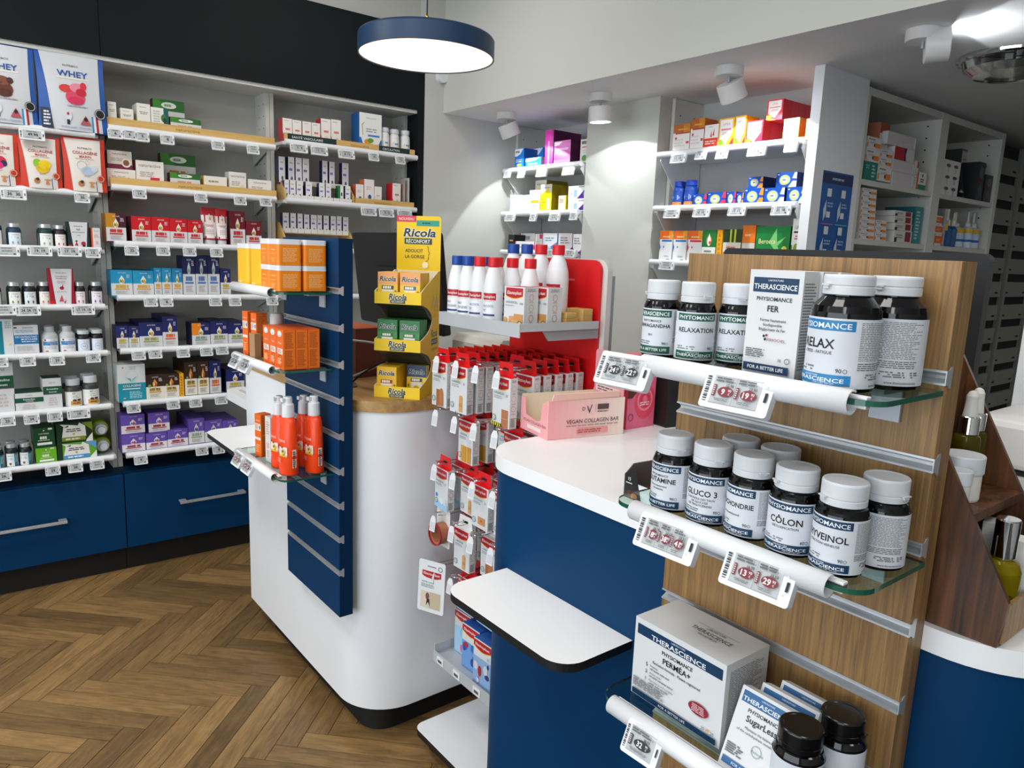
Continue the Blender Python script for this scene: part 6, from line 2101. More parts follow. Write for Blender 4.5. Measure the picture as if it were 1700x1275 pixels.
pill_bottle(-.4985, .842, ZB, -10, 'black pill bottle mostly hidden behind the mitochondrie bottle', **md, col=BLUE, band='PHYSIOMANCE', title='CHONDRIE', sub=None, count='90', tabrot=70)
bk = dict(r=.030, h=.098, col='#caa', band=None, title='', sub=None, count='', scap='black_plastic', labelcol='label_paper')
pill_bottle(-.395, .776, .8628, -12, 'black jar with black cap in front of the sugarless cartons', **bk)
pill_bottle(-.378, .842, .8628, 30, 'black jar with black cap close to the oak panel', **bk)


def thera_carton(w, h, d, title, sub, kind):
    p = Print(w, h)
    if kind == 'fer':
        p.R(-.42, .42, .79, .93, BLUE).T('LABORATOIRE', .0, .905, .018, '#eef1f3', mx=.5).T('THERASCIENCE', 0, .845, .05, '#eef1f3', w=.80, bold=.014)
        p.T('PHYSIOMANCE', 0, .73, .038, '#1b1d22', w=.66, bold=.010).T('FER', 0, .64, .058, '#15171b', bold=.014)
        for i, s in enumerate(('Forme hautement', 'biodisponible', 'Bisglycinate de Fer')):
            p.T(s, .02, .53 - i * .044, .028, '#3a3d42', mx=.54, bold=.008)
        p.E(-.12, .375, .022, None, K).E(-.07, .385, .02, None, '#8a2a3a').E(-.09, .345, .022, None, K).T('FERROCHEL', .12, .345, .026, '#8a3a44', mx=.36)
        p.L(-.44, -.06, .16, .25, 5, '#5f6266', words=2)
        p.T('30', .22, .16, .03, '#2a2c30').ring(.36, .16, .05, .3, '#7b7f84')
        p.R(-.46, .40, .03, .105, BLUE).T('FOR A BETTER LIFE', -.03, .068, .034, '#eef1f3', w=.68, bold=.014)
    elif kind == 'permea':
        p.R(-.47, .47, .80, .93, BLUE).T('LABORATOIRE', 0, .905, .022, '#dfe6ea', mx=.3).T('THERASCIENCE', 0, .845, .06, '#eef1f3', w=.60, bold=.014)
        p.T('PHYSIOMANCE', 0, .725, .048, '#15171b', mx=.42, bold=.010).T('PERMÉA+', 0, .63, .072, '#15171b', mx=.46, bold=.012)
        p.T('Exclusive formula · Patent registered', 0, .545, .034, '#2a2d32', mx=.60, bold=.008)
        for i, (n, s) in enumerate((('5', 'Enzymes'), ('3', 'Amino acids'), ('1', 'Micronutritional complex'))):
            p.T(n, -.33, .48 - i * .09, .05, '#1b1d22').T(s, -.29, .485 - i * .09, .026, '#3a3d42', al='l').L(-.29, .02, .43 - i * .09, .455 - i * .09, 1, '#85898c', words=5)
        p.E(.27, .32, .105, .075, '#8f1f2e').L(.19, .35, .27, .37, 5, '#d9b3b8', words=2, al='c')
        p.L(-.47, -.06, .13, .25, 8, '#5f6266', words=5)
        p.T('20', .33, .14, .035, '#2a2c30').E(.38, .14, .02, .012, '#e0a43a').T('20', .43, .14, .035, '#2a2c30')
        p.R(-.47, .47, .03, .10, BLUE).T('FOR A BETTER LIFE', 0, .065, .034, '#eef1f3', mx=.4)
    else:
        p.R(-.45, .45, .82, .96, '#1f5f95').T('LABORATOIRE', 0, .93, .02, '#dfe6ea', mx=.4).T('THERASCIENCE', 0, .868, .052, '#eef1f3', w=.86, bold=.014)
        p.T('PHYSIOMANCE', 0, .755, .047, '#15171b', mx=.70, bold=.010).T('SugarLess', 0, .66, .078, '#15171b', mx=.72, bold=.012)
        p.T('Maintains the balance', 0, .55, .032, '#3a3d42', mx=.56).T('of the carbohydrate metabolism', 0, .50, .032, '#3a3d42', mx=.76)
        p.ring(.05, .36, .09, .12, '#9aa3a6').T('Reducose', .08, .35, .03, '#4a8a5a', mx=.24)
        p.L(-.45, -.12, .18, .31, 5, '#5f6266', words=2)
        p.R(-.45, .45, .05, .13, '#1f5f95').T('FOR A BETTER LIFE', 0, .09, .036, '#eef1f3', mx=.6)
    q = Print(d, h)
    q.L(-.40, .40, .08, .90, 30 if kind != 'permea' else 40, '#85888b', words=7, fill=.5)
    tp = Print(w, d)
    if kind == 'permea':
        tp.T('LABORATOIRE', .12, .62, .06, '#3a3d42', mx=.2).T('THERASCIENCE', .12, .50, .10, '#26282c', mx=.42).T('FOR A BETTER LIFE', .12, .39, .05, '#3a3d42', mx=.2)
        tp.R(-.1, .34, .66, .668, '#8a8d90')
    m = MB()
    p.emit(m, f_front())
    q.emit(m, f_right(w / 2, d / 2))
    tp.emit(m, f_top(h, 0))
    body = carton_mesh(w, h, d, 'carton_white', name='supplement_carton')
    return body, m.mesh('carton_print')


b, pr = thera_carton(.0725, .125, .030, 'FER', None, 'fer')
for i in range(3):
    o = put('supplement_carton', b, None, (-.493 + .004 * i, .784 + i * .0325, ZA), math.radians(-2), bevel=.0008, label='white iron carton with navy band, %s from the front of its row' % ORD[i], category='carton', group='white iron cartons')
    put('carton_print', pr, o)
b, pr = thera_carton(.160, .121, .094, 'PERMEA', None, 'permea')
o = put('supplement_carton', b, None, (-.582, .776, .8628), math.radians(-1), bevel=.0012, label='large white carton with navy bands and red oval, lowest glass shelf', category='carton')
put('carton_print', pr, o)
b, pr = thera_carton(.080, .104, .020, 'Sugar', None, 'sugar')
for i in range(3):
    o = put('supplement_carton', b, None, (-.448 + i * .012, .752 + i * .026, .8628 + .0002), (math.radians(-23), 0, math.radians(-1)), bevel=.0008, label='white sugarless carton leaning back, %s from the front' % ORD[i], category='carton', group='leaning white cartons')
    put('carton_print', pr, o)

# ================================================================== GOODS ON THE NAVY PANEL
ZN1, ZN2, ZN3 = 1.3748, 1.1628, .8568


def sq_jar(w, h, body, lidh, label):
    m = MB()
    m.prism(rr(-w / 2, w / 2, 0, w, w * .14, 5), 'z', 0, h - lidh, body)
    l = MB()
    l.prism(rr(-w / 2 - .0005, w / 2 + .0005, -.0005, w + .0005, w * .15, 5), 'z', h - lidh, h, 'white_plastic')
    p = Print(w, h - lidh)
    p.L(-.3, .3, .70, .78, 1, '#f9c98a', al='c').L(-.28, .28, .52, .56, 1, '#f9c98a', al='c').L(-.2, .2, .12, .4, 5, '#f5b466', words=3, al='c')
    q = Print(w, h - lidh)
    q.L(-.3, .32, .15, .85, 10, '#f9bd78', words=4)
    pm_ = MB()
    p.emit(pm_, f_front())
    q.emit(pm_, f_right(w / 2, w / 2))
    return m.mesh('cream_jar'), l.mesh('lid'), pm_.mesh('jar_print')


parts = sq_jar(.0665, .0685, 'orange_jar', .014, '')
ring = 0
for (x, y) in ((-2.028, .729), (-1.960, .729), (-2.028, .801), (-1.960, .801)):
    for lv in range(2):
        lab = 'square orange sun cream jar, %s layer, %s' % (('lower', 'upper')[lv], {(-2.028, .729): 'front middle of the shelf', (-1.960, .729): 'front end of the shelf', (-2.028, .801): 'middle against the panel', (-1.960, .801): 'end against the panel'}[(x, y)])
        o = put('cream_jar', parts[0], None, (x, y, ZN1 + .0008 + lv * .0692), math.radians(0), label=lab, category='jar', group='square orange cream jars')
        put('lid', parts[1], o)
        put('jar_print', parts[2], o)
m = MB()
m.prism(rr(-.048, .048, 0, .05, .014, 5), 'z', 0, .108, 'yellow_jar')
l = MB()
l.prism(rr(-.0485, .0485, -.0005, .0505, .014, 5), 'z', .108, .122, 'white_plastic')
p = Print(.096, .108)
p.T('Sun', -.2, .1, .06, '#fdf0c0', mx=.3) if False else p.L(-.36, .0, .06, .12, 1, '#fdf0c0')
bm, lm, prm = m.mesh('lotion_bottle'), l.mesh('lid'), p.emit(MB(), f_front()).mesh('jar_print')
for i, (x, y) in enumerate(((-2.240, .738), (-2.124, .738), (-2.240, .80), (-2.124, .80))):
    o = put('lotion_bottle', bm, None, (x, y, ZN1 + .0008), 0.0, label='flat yellow sun lotion bottle with white lid, %s' % ('outermost in front', 'beside the orange jars in front', 'outermost at the back', 'beside the orange jars at the back')[i], category='bottle', group='yellow lotion bottles')
    put('lid', lm, o)
    put('jar_print', prm, o)


def orange_carton(w, h, d, style):
    p = Print(w, h)
    if style == 'sun':
        p.E(-.05, .88, .3, .08, '#eceff0').R(-.02, .02, .78, .86, '#5a2a12').T('Avène', 0, .66, .06, '#fbe3cc', mx=.7)
        p.R(-.36, .40, .38, .52, '#f3ede6').L(-.3, .34, .40, .50, 3, '#c9793a', words=2)
        p.ring(.02, .2, .34, .08, '#a34212').L(-.3, .3, .12, .28, 4, '#fbd0a8', words=3)
    else:
        p.T('Avène', 0, .86, .045, '#fbe3cc', mx=.7)
        p.R(-.46, .46, .62, .78, '#efe9e2').L(-.4, .1, .64, .76, 4, '#c9793a', words=2).E(.3, .70, .08, .05, '#4a5a7a')
        p.R(-.46, .46, .40, .46, '#f3e9de').L(-.3, .3, .1, .3, 4, '#f7b67a', words=3)
    q = Print(d, h)
    q.R(-.44, .44, .04, .96, '#f07c1e').L(-.38, .38, .53, .94, 12, '#b84e0c', words=5, fill=.6).L(-.38, .38, .06, .49, 12, '#b84e0c', words=5, fill=.6)
    mm = MB()
    p.emit(mm, f_front())
    q.emit(mm, f_right(w / 2, d / 2))
    return carton_mesh(w, h, d, 'orange_plastic', name='sun_carton'), mm.mesh('carton_print')


b1_, p1_ = orange_carton(.034, .132, .034, 'tall')
for i, (x, y, lab) in enumerate(((-2.246, .745, 'outermost of the two'), (-2.186, .750, 'beside the grey capped stick'))):
    o = put('sun_carton', b1_, None, (x, y, ZN2 + .0008), math.radians(8), label='tall orange sun care carton, ' + lab, category='carton', group='tall orange cartons')
    put('carton_print', p1_, o)
o = MB().box(-.016, .016, 0, .02, 0, .075, '#b08a60').obj('sun_leaflet', None, (-2.150, .732, ZN2 + .0008), math.radians(8), label='tan carton slipped between the orange cartons', category='carton')
o = MB().lathe([(.019, 0), (.020, .003), (.020, .09), (.020, .126), (.016, .134), (.006, .137)], 22, '#dcd6d2').obj('sun_stick', None, (-2.130, .80, ZN2 + .0008), label='pale grey rounded sun stick behind the orange cartons', category='stick')
MB().lathe([(.0203, .03), (.0203, .088)], 22, '#e9e4de', caps=False).obj('label', o)
b2_, p2_ = orange_carton(.050, .109, .0335, 'sun')
k = 0
for r_ in range(3):
    for c_ in range(3):
        o = put('sun_carton', b2_, None, (-2.049 + .0515 * c_, .738 + r_ * .0348, ZN2 + .0008), 0.0, label='orange sun carton with white umbrella, %s of the %s row' % (ORD[c_], ('front', 'middle', 'rear')[r_]), category='carton', group='orange cartons with umbrella')
        put('carton_print', p2_, o)


def spray(loc, rz, label, s=1.0):
    b = MB()
    n = 28
    H = .165 * s
    prof = [(0, .030, .021), (.003, .033, .0235), (.02, .034, .0245), (.5, .0325, .0225), (.90, .029, .020), (.97, .024, .018), (1.0, .016, .014)]
    v = []
    f = []
    for j, (z, rx, ry) in enumerate(prof):
        for k in range(n):
            a = 2 * math.pi * k / n
            v.append((rx * s * math.cos(a), ry * s * math.sin(a), z * H))
    for j in range(len(prof) - 1):
        for k in range(n):
            f.append((j * n + k, j * n + (k + 1) % n, (j + 1) * n + (k + 1) % n, (j + 1) * n + k))
    b.add(v, f, 'orange_bottle', True)
    b.add(v, [tuple(range(n - 1, -1, -1)), tuple(range((len(prof) - 1) * n, len(prof) * n))], 'orange_bottle')
    o = b.obj('sun_spray', None, loc, rz, label=label, category='bottle', group='orange sun spray bottles')
    c = MB()
    c.lathe([(.0165 * s, H), (.0175 * s, H + .002), (.0165 * s, H + .036 * s), (.0125 * s, H + .040 * s), (.012 * s, H + .054 * s), (.0105 * s, H + .058 * s)], 22, 'white_plastic')
    c.obj('cap', o)
    t = MB().box(-.007 * s, .007 * s, -.020 * s, 0, H + .044 * s, H + .055 * s, 'white_plastic')
    t.obj('nozzle', o, bevel=.001)
    p = Print(.056 * s, H)
    p.T('Avène', 0, .62, .07, '#ffd9c4', mx=.7)
    p.ring(.1, .84, .26, .06, '#ff7a44').ring(.1, .84, .16, .09, '#ff7a44')
    p.E(-.1, .52, .05, .02, '#8a2a1a').E(.14, .50, .05, .02, '#8a2a1a').T('50', -.26, .42, .07, '#fff0e6', bold=.02)
    p.R(-.08, .46, .34, .50, '#f3e6dc').E(.22, .42, .13, .045, '#e9c84a').E(.22, .43, .05, .02, '#5a4a2a').R(-.08, .46, .33, .36, '#d8c22a')
    p.L(-.36, .1, .22, .30, 3, '#ffb89a', words=3)
    p.emit(MB(), lambda u, vv, d: (u, -.0232 * s * math.sqrt(max(.05, 1 - (u / (.0345 * s)) ** 2)) - .0012 - d, vv)).obj('bottle_print', o)
    q = Print(.03 * s, H)
    q.R(-.2, .2, .34, .46, '#efe0d6').R(-.2, .2, .14, .30, '#efe0d6').L(-.15, .15, .16, .44, 8, '#3a2a24', words=2)
    q.emit(MB(), lambda u, vv, d: (.0335 * s * math.sqrt(max(.05, 1 - (u / (.0235 * s)) ** 2)) + .0006 + d, u, vv)).obj('barcode', o)
    return o


spray((-1.965, .765, ZN3 + .0008), math.radians(6), 'orange sun spray with white nozzle, nearest the shelf edge')
spray((-1.950, .835, ZN3 + .0008), math.radians(6), 'orange sun spray with white nozzle, against the navy panel')
spray((-2.040, .768, ZN3 + .0008), math.radians(4), 'orange sun spray with white nozzle, beside the white carton', .95)
spray((-2.022, .835, ZN3 + .0008), math.radians(4), 'orange sun spray mostly hidden behind the first ones', .95)
o = put('sun_carton', b1_, None, (-2.175, .752, ZN3 + .0008), math.radians(12), label='orange sun care carton standing on the lowest navy shelf', category='carton')
put('carton_print', p1_, o)
o = MB().box(-.017, .017, 0, .034, 0, .138, '#e6e2de').obj('sun_carton', None, (-2.105, .757, ZN3 + .0008), math.radians(6), label='white sun care carton beside the orange sprays', category='carton')
p = Print(.034, .138)
p.L(-.3, .3, .6, .9, 6, '#c9a99a', words=3).R(-.3, .2, .3, .42, '#e6b9a6').L(-.3, .3, .1, .26, 4, '#b9b3ae', words=3)
p.emit(MB(), f_front()).obj('carton_print', o)

# ================================================================== PLASTER STAND BETWEEN THE COUNTERS
st = empty('plaster_stand', (-1.55, 1.25, 0), label='grey metal display stand with red back board between the counters', category='display stand')
sx = -1.55


def sp(mb, name, **k):
    return sub(mb, name, st, **k)


sp(MB().prism(rr(-1.725, -1.345, 1.045, 1.46, .03, 6), 'z', .065, .085, 'counter_white', side='black_matte', cap1='counter_white'), 'base_plate')
for x, y in ((-1.68, 1.10), (-1.39, 1.10), (-1.68, 1.42), (-1.39, 1.42)):
    w = MB().lathe([(.020, -.009), (.024, -.006), (.024, .006), (.020, .009)], 16, 'black_matte', (x, y, .0255), axis='x')
    w.box(x - .011, x + .011, y - .012, y + .012, .05, .065, 'black_matte')
    sp(w, 'caster')
sp(MB().prism(rr(-1.745, -1.355, .085, 1.492, (.0, .0, .03, .03), 6), 'y', 1.382, 1.40, '#cfd0cc'), 'back_board')
sp(MB().prism(rr(-1.742, -1.372, .30, 1.490, (.0, .0, .03, .03), 6), 'y', 1.372, 1.3815, 'red_panel'), 'red_panel')
for x in (-1.735, -1.368):
    sp(MB().box(x - .009, x + .009, 1.4005, 1.415, .085, 1.45, 'grey_metal'), 'post')
# upper tray
ZT = 1.318
sp(MB().box(-1.713, -1.362, 1.103, 1.365, ZT - .0015, ZT, 'tray_metal'), 'tray_floor')
t1 = MB().box(-1.715, -1.360, 1.0995, 1.1025, ZT - .018, ZT + .016, 'tray_metal')
t1.box(-1.715, -1.712, 1.1025, 1.365, ZT - .004, ZT + .016, 'tray_metal')
t1.box(-1.363, -1.360, 1.1025, 1.365, ZT - .004, ZT + .016, 'tray_metal')
sp(t1, 'tray_rim')
sp(MB().prism([(1.18, ZT - .004), (1.37, ZT - .004), (1.37, ZT - .03), (1.20, ZT - .03)], 'x', -1.372, -1.366, 'grey_metal'), 'bracket')
# lower tray
ZL = .312
t2 = MB().box(-1.705, -1.36, 1.103, 1.365, ZL - .0015, ZL, 'tray_metal')
sp(t2, 'tray_floor')
t3 = MB().box(-1.707, -1.358, 1.0995, 1.1025, ZL - .022, ZL + .012, 'tray_metal')
t3.box(-1.707, -1.704, 1.1025, 1.365, ZL - .004, ZL + .03, 'tray_metal')
sp(t3, 'tray_rim')
for i, x in enumerate((-1.685, -1.60, -1.50, -1.41)):
    cc = MB().box(x, x + .034, 1.0975, 1.0992, ZL - .018, ZL + .004, '#e9eaec')
    cc.box(x + .006, x + .026, 1.0968, 1.0976, ZL - .012, ZL - .004, '#55585c')
    sp(cc, 'price_card')
# small cards edge print of tall board
pr = Print(.37, 1.19)
pr.T('l\'expert du soin des plaies', .1, .955, .006, '#f0c9c9', mx=.3)
sp(pr.emit(MB(), lambda u, v, d: (-1.557 + u, 1.372 - d, .30 + v)), 'board_print')

HX = (-1.716, -1.620, -1.528, -1.437)
HZ = (1.213, 1.060, .900, .746, .590)
hk = MB()
for dx in (-.012, .012):
    hk.tube([(dx, .272, -.003), (dx, .02, -.003), (dx * .8, .005, 0)], .0017, 8, 'chrome')
hk.tube([(-.0096, .005, 0), (0, .001, .001), (.0096, .005, 0)], .0017, 8, 'chrome')
hk.tube([(0, .262, -.010), (0, .004, .005), (0, -.002, .010)], .0015, 8, 'chrome')
hook_me = hk.mesh('hook')
tg = MB()
tg.prism([(-.012, -.050), (.012, -.050), (.012, -.016), (.006, -.004), (-.006, -.004), (-.012, -.016)], 'y', -.004, -.0025, '#e6e8ea')
tg.box(-.009, .009, -.0046, -.0040, -.045, -.022, '#d3d6da')
tag_me = tg.mesh('tag_holder')
for r_, z in enumerate(HZ):
    for c_, x in enumerate(HX):
        h = put('hook', hook_me, st, (x - st.location.x, 1.10 - st.location.y, z))
        put('tag_holder', tag_me, h, None, (math.radians(-8), 0, math.radians(6)))


def plaster_box(w, h, d, pic, tab=True, tabcol='#e01018', sub_='#4f7a8a', label_only=False):
    key = ('pl', w, h, d, pic, tabcol)
    if key in MESHES:
        return MESHES[key]
    b = carton_mesh(w, h, d, 'carton_white', name='plaster_box')
    p = Print(w, h)
    # brand plate with curved lower edge
    pts = [(-.5, .97), (-.5, .80)] + [(-.5 + .9 * k / 8, .80 - .055 * math.sin(math.pi * k / 8) - .0) for k in range(1, 9)] + [(.40, .97)]
    p.G([(x, y - .018) for x, y in pts], '#f0b92a').G(pts, '#b81524')
    p.T('Elastoplast', -.05, .875, .065, '#f6e9e6', w=.76, bold=.012)
    p.T({'uni': 'UNIVERSEL', 'water': 'WATERPROOF', 'sens': 'SENSITIVE', 'flex': 'UNIVERSEL', 'aqua': 'WATERPROOF', 'joint': 'SPÉCIAL DOIGTS'}.get(pic, 'UNIVERSEL'), -.14, .665, .045, '#6f8790', mx=.6)
    p.L(-.42, .1, .55, .62, 2, '#9fb0b6', words=3).T('20', .32, .65, .05, '#7f9299', mx=.2)
    if pic == 'water':
        p.R(.05, .42, .0, .36, '#b3764e').R(.05, .42, .17, .19, '#c99068')
        for i in range(5):
            p.G([(-.5 + i * .12, .0), (-.44 + i * .12, .0), (-.48 + i * .12, .07), (-.54 + i * .12, .07)], '#e6d21a' if i % 1 == 0 else K)
            p.G([(-.44 + i * .12, .0), (-.38 + i * .12, .0), (-.42 + i * .12, .07), (-.48 + i * .12, .07)], K)
    elif pic == 'aqua':
        p.R(-.5, .5, 0, .14, '#9fcbe9').E(-.34, .30, .08, .05, '#1f7fd0').E(.05, .2, .14, .08, '#dfe9ee').E(.3, .2, .13, .08, '#d3dfe6')
    elif pic == 'flex':
        for i in range(4):
            p.R(-.3 + i * .18, -.14 + i * .18, .02, .40, ('#d9a23a', '#cf9430')[i % 2])
    elif pic == 'joint':
        p.R(-.1, .34, .10, .28, '#c98a54').E(.12, .19, .04, .025, '#8a5a2a')
    elif pic == 'fabric':
        p.R(-.18, .06, .02, .38, '#a8683c').E(.16, .26, .14, .16, '#b8774a').R(.02, .30, .02, .26, '#b8774a')
    else:
        p.R(.06, .26, .04, .34, '#d6a35c').E(.16, .34, .10, .055, '#d6a35c').R(.08, .24, .15, .23, '#c48f4a')
    p.ring(-.34, .16, .11, .16, '#2c6a58').E(-.34, .16, .06, None, '#c3d6cf')
    m = MB()
    p.emit(m, f_front())
    q = Print(d, h)
    q.L(-.36, .36, .92, .97, 2, '#9a6a66', words=3, al='c')
    for i in range(3):
        q.ring(0, .80 - i * .2, .34, .12, ('#d98a86', '#e0b45a', '#d07a72')[i]).L(-.3, .3, .69 - i * .2, .71 - i * .2, 1, '#9a8f8c', al='c')
    q.L(-.38, .38, .04, .22, 7, '#8a8680', words=3, fill=.6)
    q.emit(m, f_right(w / 2, d / 2))
    t = MB()
    if tab:
        hh = .036
        o = [(-w * .46, 0), (w * .46, 0), (w * .36, hh), (-w * .36, hh)]
        # board bent up from the rear edge of the lid, sloping to the front
        t.prism(o, 'y', d * .5, d * .5 + .0008, tabcol)
        v = [(-w * .5, 0, 0), (w * .5, 0, 0), (w * .46, d * .5, .0012), (-w * .46, d * .5, .0012)]
        t.add(v, [(0, 1, 2, 3)], tabcol)
        t.box(-.012, .012, d * .5 - .0006, d * .5 + .0014, hh * .42, hh * .62, 'dark_gap')
    MESHES[key] = (b, m.mesh('box_print'), t.mesh('hang_tab'))
    return MESHES[key]


def hang(row, col, items, pic, w=.074, h=.128, d=.022, tabcol='#e01018'):
    b, pr, tb = plaster_box(w, h, d, pic, tabcol=tabcol)
    for i, y in enumerate(items):
        top = HZ[row] - .019
        o = put('plaster_box', b, None, (HX[col] + .002 + random.uniform(-.003, .003), 1.10 + y, top - h), math.radians(random.uniform(-4, 4)),
                label='hanging plaster box, %s from the front on the %s hook of the %s row' % (ORD[i], ORD[col], ('top', 'second', 'third', 'fourth', 'lowest')[row]), category='box', group='hanging plaster boxes')
        put('box_print', pr, o)
        t = put('hang_tab', tb, o, (0, 0, h))


random.seed(3)
hang(0, 0, [.006, .040, .068, .098, .128, .160, .192, .222], 'fabric')
hang(0, 1, [.004, .040, .072, .104, .136, .168, .200, .232], 'uni')
hang(0, 2, [.120, .148, .176, .204, .232], 'uni')
hang(0, 3, [.010, .085, .122, .159, .196, .232], 'water')
hang(1, 1, [.032, .078, .110, .150, .190, .226], 'flex', h=.120)
hang(1, 2, [.105, .140, .172, .204, .234], 'uni', h=.112)
hang(1, 3, [.050, .100, .150, .200], 'sens', h=.118)
hang(2, 0, [.020, .075, .140], 'aqua', h=.120)
hang(2, 1, [.045, .10, .16], 'uni', h=.112, tabcol='#e01018')
hang(2, 2, [.020, .090, .150], 'joint', h=.118)
hang(2, 3, [.030, .09], 'sens', h=.120)
hang(3, 1, [.030, .11], 'uni', h=.122, tabcol='#e6e4e2')
hang(3, 2, [.055, .11], 'fabric', h=.118, tabcol='#e6e4e2')
hang(3, 3, [.05], 'uni', h=.118, tabcol='#e6e4e2')
hang(4, 1, [.05, .09, .13], 'aqua', h=.105, w=.080)
hang(4, 2, [.05, .09, .13], 'aqua', h=.105)
hang(4, 3, [.05, .09], 'uni', h=.105)
hang(3, 0, [.12, .16], 'uni', h=.11, tabcol='#e6e4e2')

# tape roll hanging on the fourth row
o = MB().prism(rr(-.035, .035, -.10, .015, .006, 4), 'y', .030, .031, '#e4e2e0').obj('tape_pack', None, (HX[0], 1.10, HZ[3] - .004), label='copper coloured tape roll on a white hanging card', category='tape')
MB().lathe([(.024, .0), (.032, 0), (.032, .028), (.024, .028), (.024, 0)], 26, '#b5734f', (.005, .001, -.055), axis='y', caps=False).obj('tape_roll', o)
MB().lathe([(.030, -.004), (.034, -.004), (.034, .0), (.030, 0), (.030, -.004)], 26, '#a8182a', (.005, .0, -.055), axis='y', caps=False).obj('tape_rim', o)
# flat dressing packs on the lowest row
o = MB().prism(rr(-.046, .046, -.135, .022, .006, 4), 'y', 0.0, .0022, '#e6e9ea').obj('dressing_pack', None, (HX[0] + .004, 1.092, HZ[4] - .008), (math.radians(-3), 0, math.radians(24)), label='flat white dressing pack with runner picture on the lowest row', category='pack')
p = Print(.092, .157)
p.R(-.36, .36, .70, .80, '#b81524').G([(-.36, .70), (.36, .70), (.2, .67), (0, .66), (-.2, .67)], '#b81524').T('Elastoplast', 0, .75, .05, '#f3e3e0', w=.62, bold=.012)
p.T('BLISTER PLASTER', -.12, .58, .026, '#4a5f6a', mx=.5).L(-.38, .2, .47, .55, 3, '#9aa7ad', words=4)
p.R(-.38, .36, .08, .40, '#c9b79a').R(-.38, -.05, .08, .40, '#dccfbb').E(-.12, .31, .07, .07, '#7a4a55').G([(-.16, .12), (-.14, .26), (-.04, .26), (-.02, .12), (-.09, .2)], '#1d1d22')
p.R(-.16, .16, .885, .905, '#8a8d8f').ring(.32, .88, .08, .2, '#3a4a4a')
p.emit(MB(), lambda u, v, d: (u, -d, v - .135)).obj('pack_print', o)

# boxes on the lower tray
def kid_box(x, y, w, h, d, seed, top, label):
    rnd = random.Random(seed)
    p = Print(w, h)
    pts = [(-.5, .97), (-.5, .84)] + [(-.5 + .98 * k / 8, .84 - .07 * math.sin(math.pi * k / 8)) for k in range(1, 9)] + [(.48, .97)]
    p.G([(a, b - .02) for a, b in pts], '#f0b92a').G(pts, '#b81524').T('Elastoplast', 0, .885, .06, '#f6e9e6', w=.8, bold=.012)
    p.R(-.5, .5, 0, .62, ('#a9d3ee', '#6f9fd8', '#8fb0d8')[seed % 3])
    cols = [['#f2cf2a', '#e85a9a', '#7fc8ee', '#f0a0c0', '#f6e3b0'], ['#2a4a9a', '#3f8a3a', '#b8202a', '#2f6fc8', '#30343c'], ['#2a3a7a', '#b8202a', '#d0d4dc']][seed % 3]
    for i in range(9):
        p.E(rnd.uniform(-.38, .38), rnd.uniform(.1, .55), rnd.uniform(.05, .13), rnd.uniform(.05, .12), rnd.choice(cols), 12)
    p.T('20', .36, .70, .06, '#5f88c0', mx=.2)
    o = put('plaster_box', carton_mesh(w, h, d, 'carton_white', '#2a4f9a' if seed else '#e8d0dc', top, name='plaster_box'), None, (x, y, ZL + .0012), math.radians(2), label=label, category='box', group='boxes on the lower tray')
    p.emit(MB(), f_front()).obj('box_print', o)


kid_box(-1.652, 1.165, .078, .135, .07, 0, '#b03a5a', 'colourful pastel plaster box on the lower tray')
kid_box(-1.568, 1.135, .080, .135, .08, 1, '#1f4f9a', 'blue topped colourful plaster box in the middle of the lower tray')
kid_box(-1.484, 1.115, .078, .135, .09, 2, '#1f4f9a', 'blue topped plaster box half hidden by the navy counter')

# upper tray: bottles of peroxide and alcohol, plaster cartons, wooden blocks
def antiseptic(x, y, cap, rz, label, word):
    r = .0255
    b = MB().lathe([(r * .88, 0), (r, .003), (r, .085), (r * .95, .098), (r * .84, .115), (r * .66, .133), (r * .55, .143), (r * .5, .147)], 28, 'bottle_white' if cap == '#1247a0' else 'frost')
    o = b.obj('antiseptic_bottle', None, (x, y, ZT + .0012), math.radians(rz), label=label, category='bottle', group='white antiseptic bottles')
    MB().lathe([(.0145, .143), (.0155, .145), (.0155, .166), (.0145, .168)], 24, cap).obj('cap', o)
    p = Print(.046, .095)
    p.R(-.42, .42, .62, .80, '#b81524').G([(-.42, .62), (.42, .62), (.2, .585), (0, .575), (-.2, .585)], '#b81524').T('Elastoplast', 0, .71, .07, '#f6e9e6', w=.74, bold=.012)
    for i, s in enumerate(word):
        p.T(s, -.38, .46 - i * .12, .065, '#5a6a9a', al='l', mx=.7)
    p.R(-.4, .36, .19, .24, '#2a3f7a').R(.1, .4, .04, .1, '#3f9ad0')
    p.emit(MB(), f_cyl(r + .0004, .002), bend=True).obj('label', o)
    return o


BL, RD = '#1247a0', '#d41520'
spots_ = [(-1.684, 1.136, BL, 'front left corner of the tray'), (-1.630, 1.134, BL, 'second in the front row'), (-1.684, 1.192, BL, 'second row behind the corner bottle'),
          (-1.579, 1.136, RD, 'third in the front row'), (-1.523, 1.140, RD, 'fourth in the front row'), (-1.632, 1.190, BL, 'second row, second bottle'),
          (-1.577, 1.192, RD, 'second row, third bottle'), (-1.520, 1.198, RD, 'second row, fourth bottle'), (-1.464, 1.212, RD, 'second row beside the cartons')]
for x, y, c, l in spots_:
    antiseptic(x, y, c, 24 + (x + 1.6) * 30, 'white antiseptic bottle with %s cap, %s' % ('blue' if c == BL else 'red', l), ('EAU', 'OXYGÉNÉE') if c == BL else ('ALCOOL', '70°'))
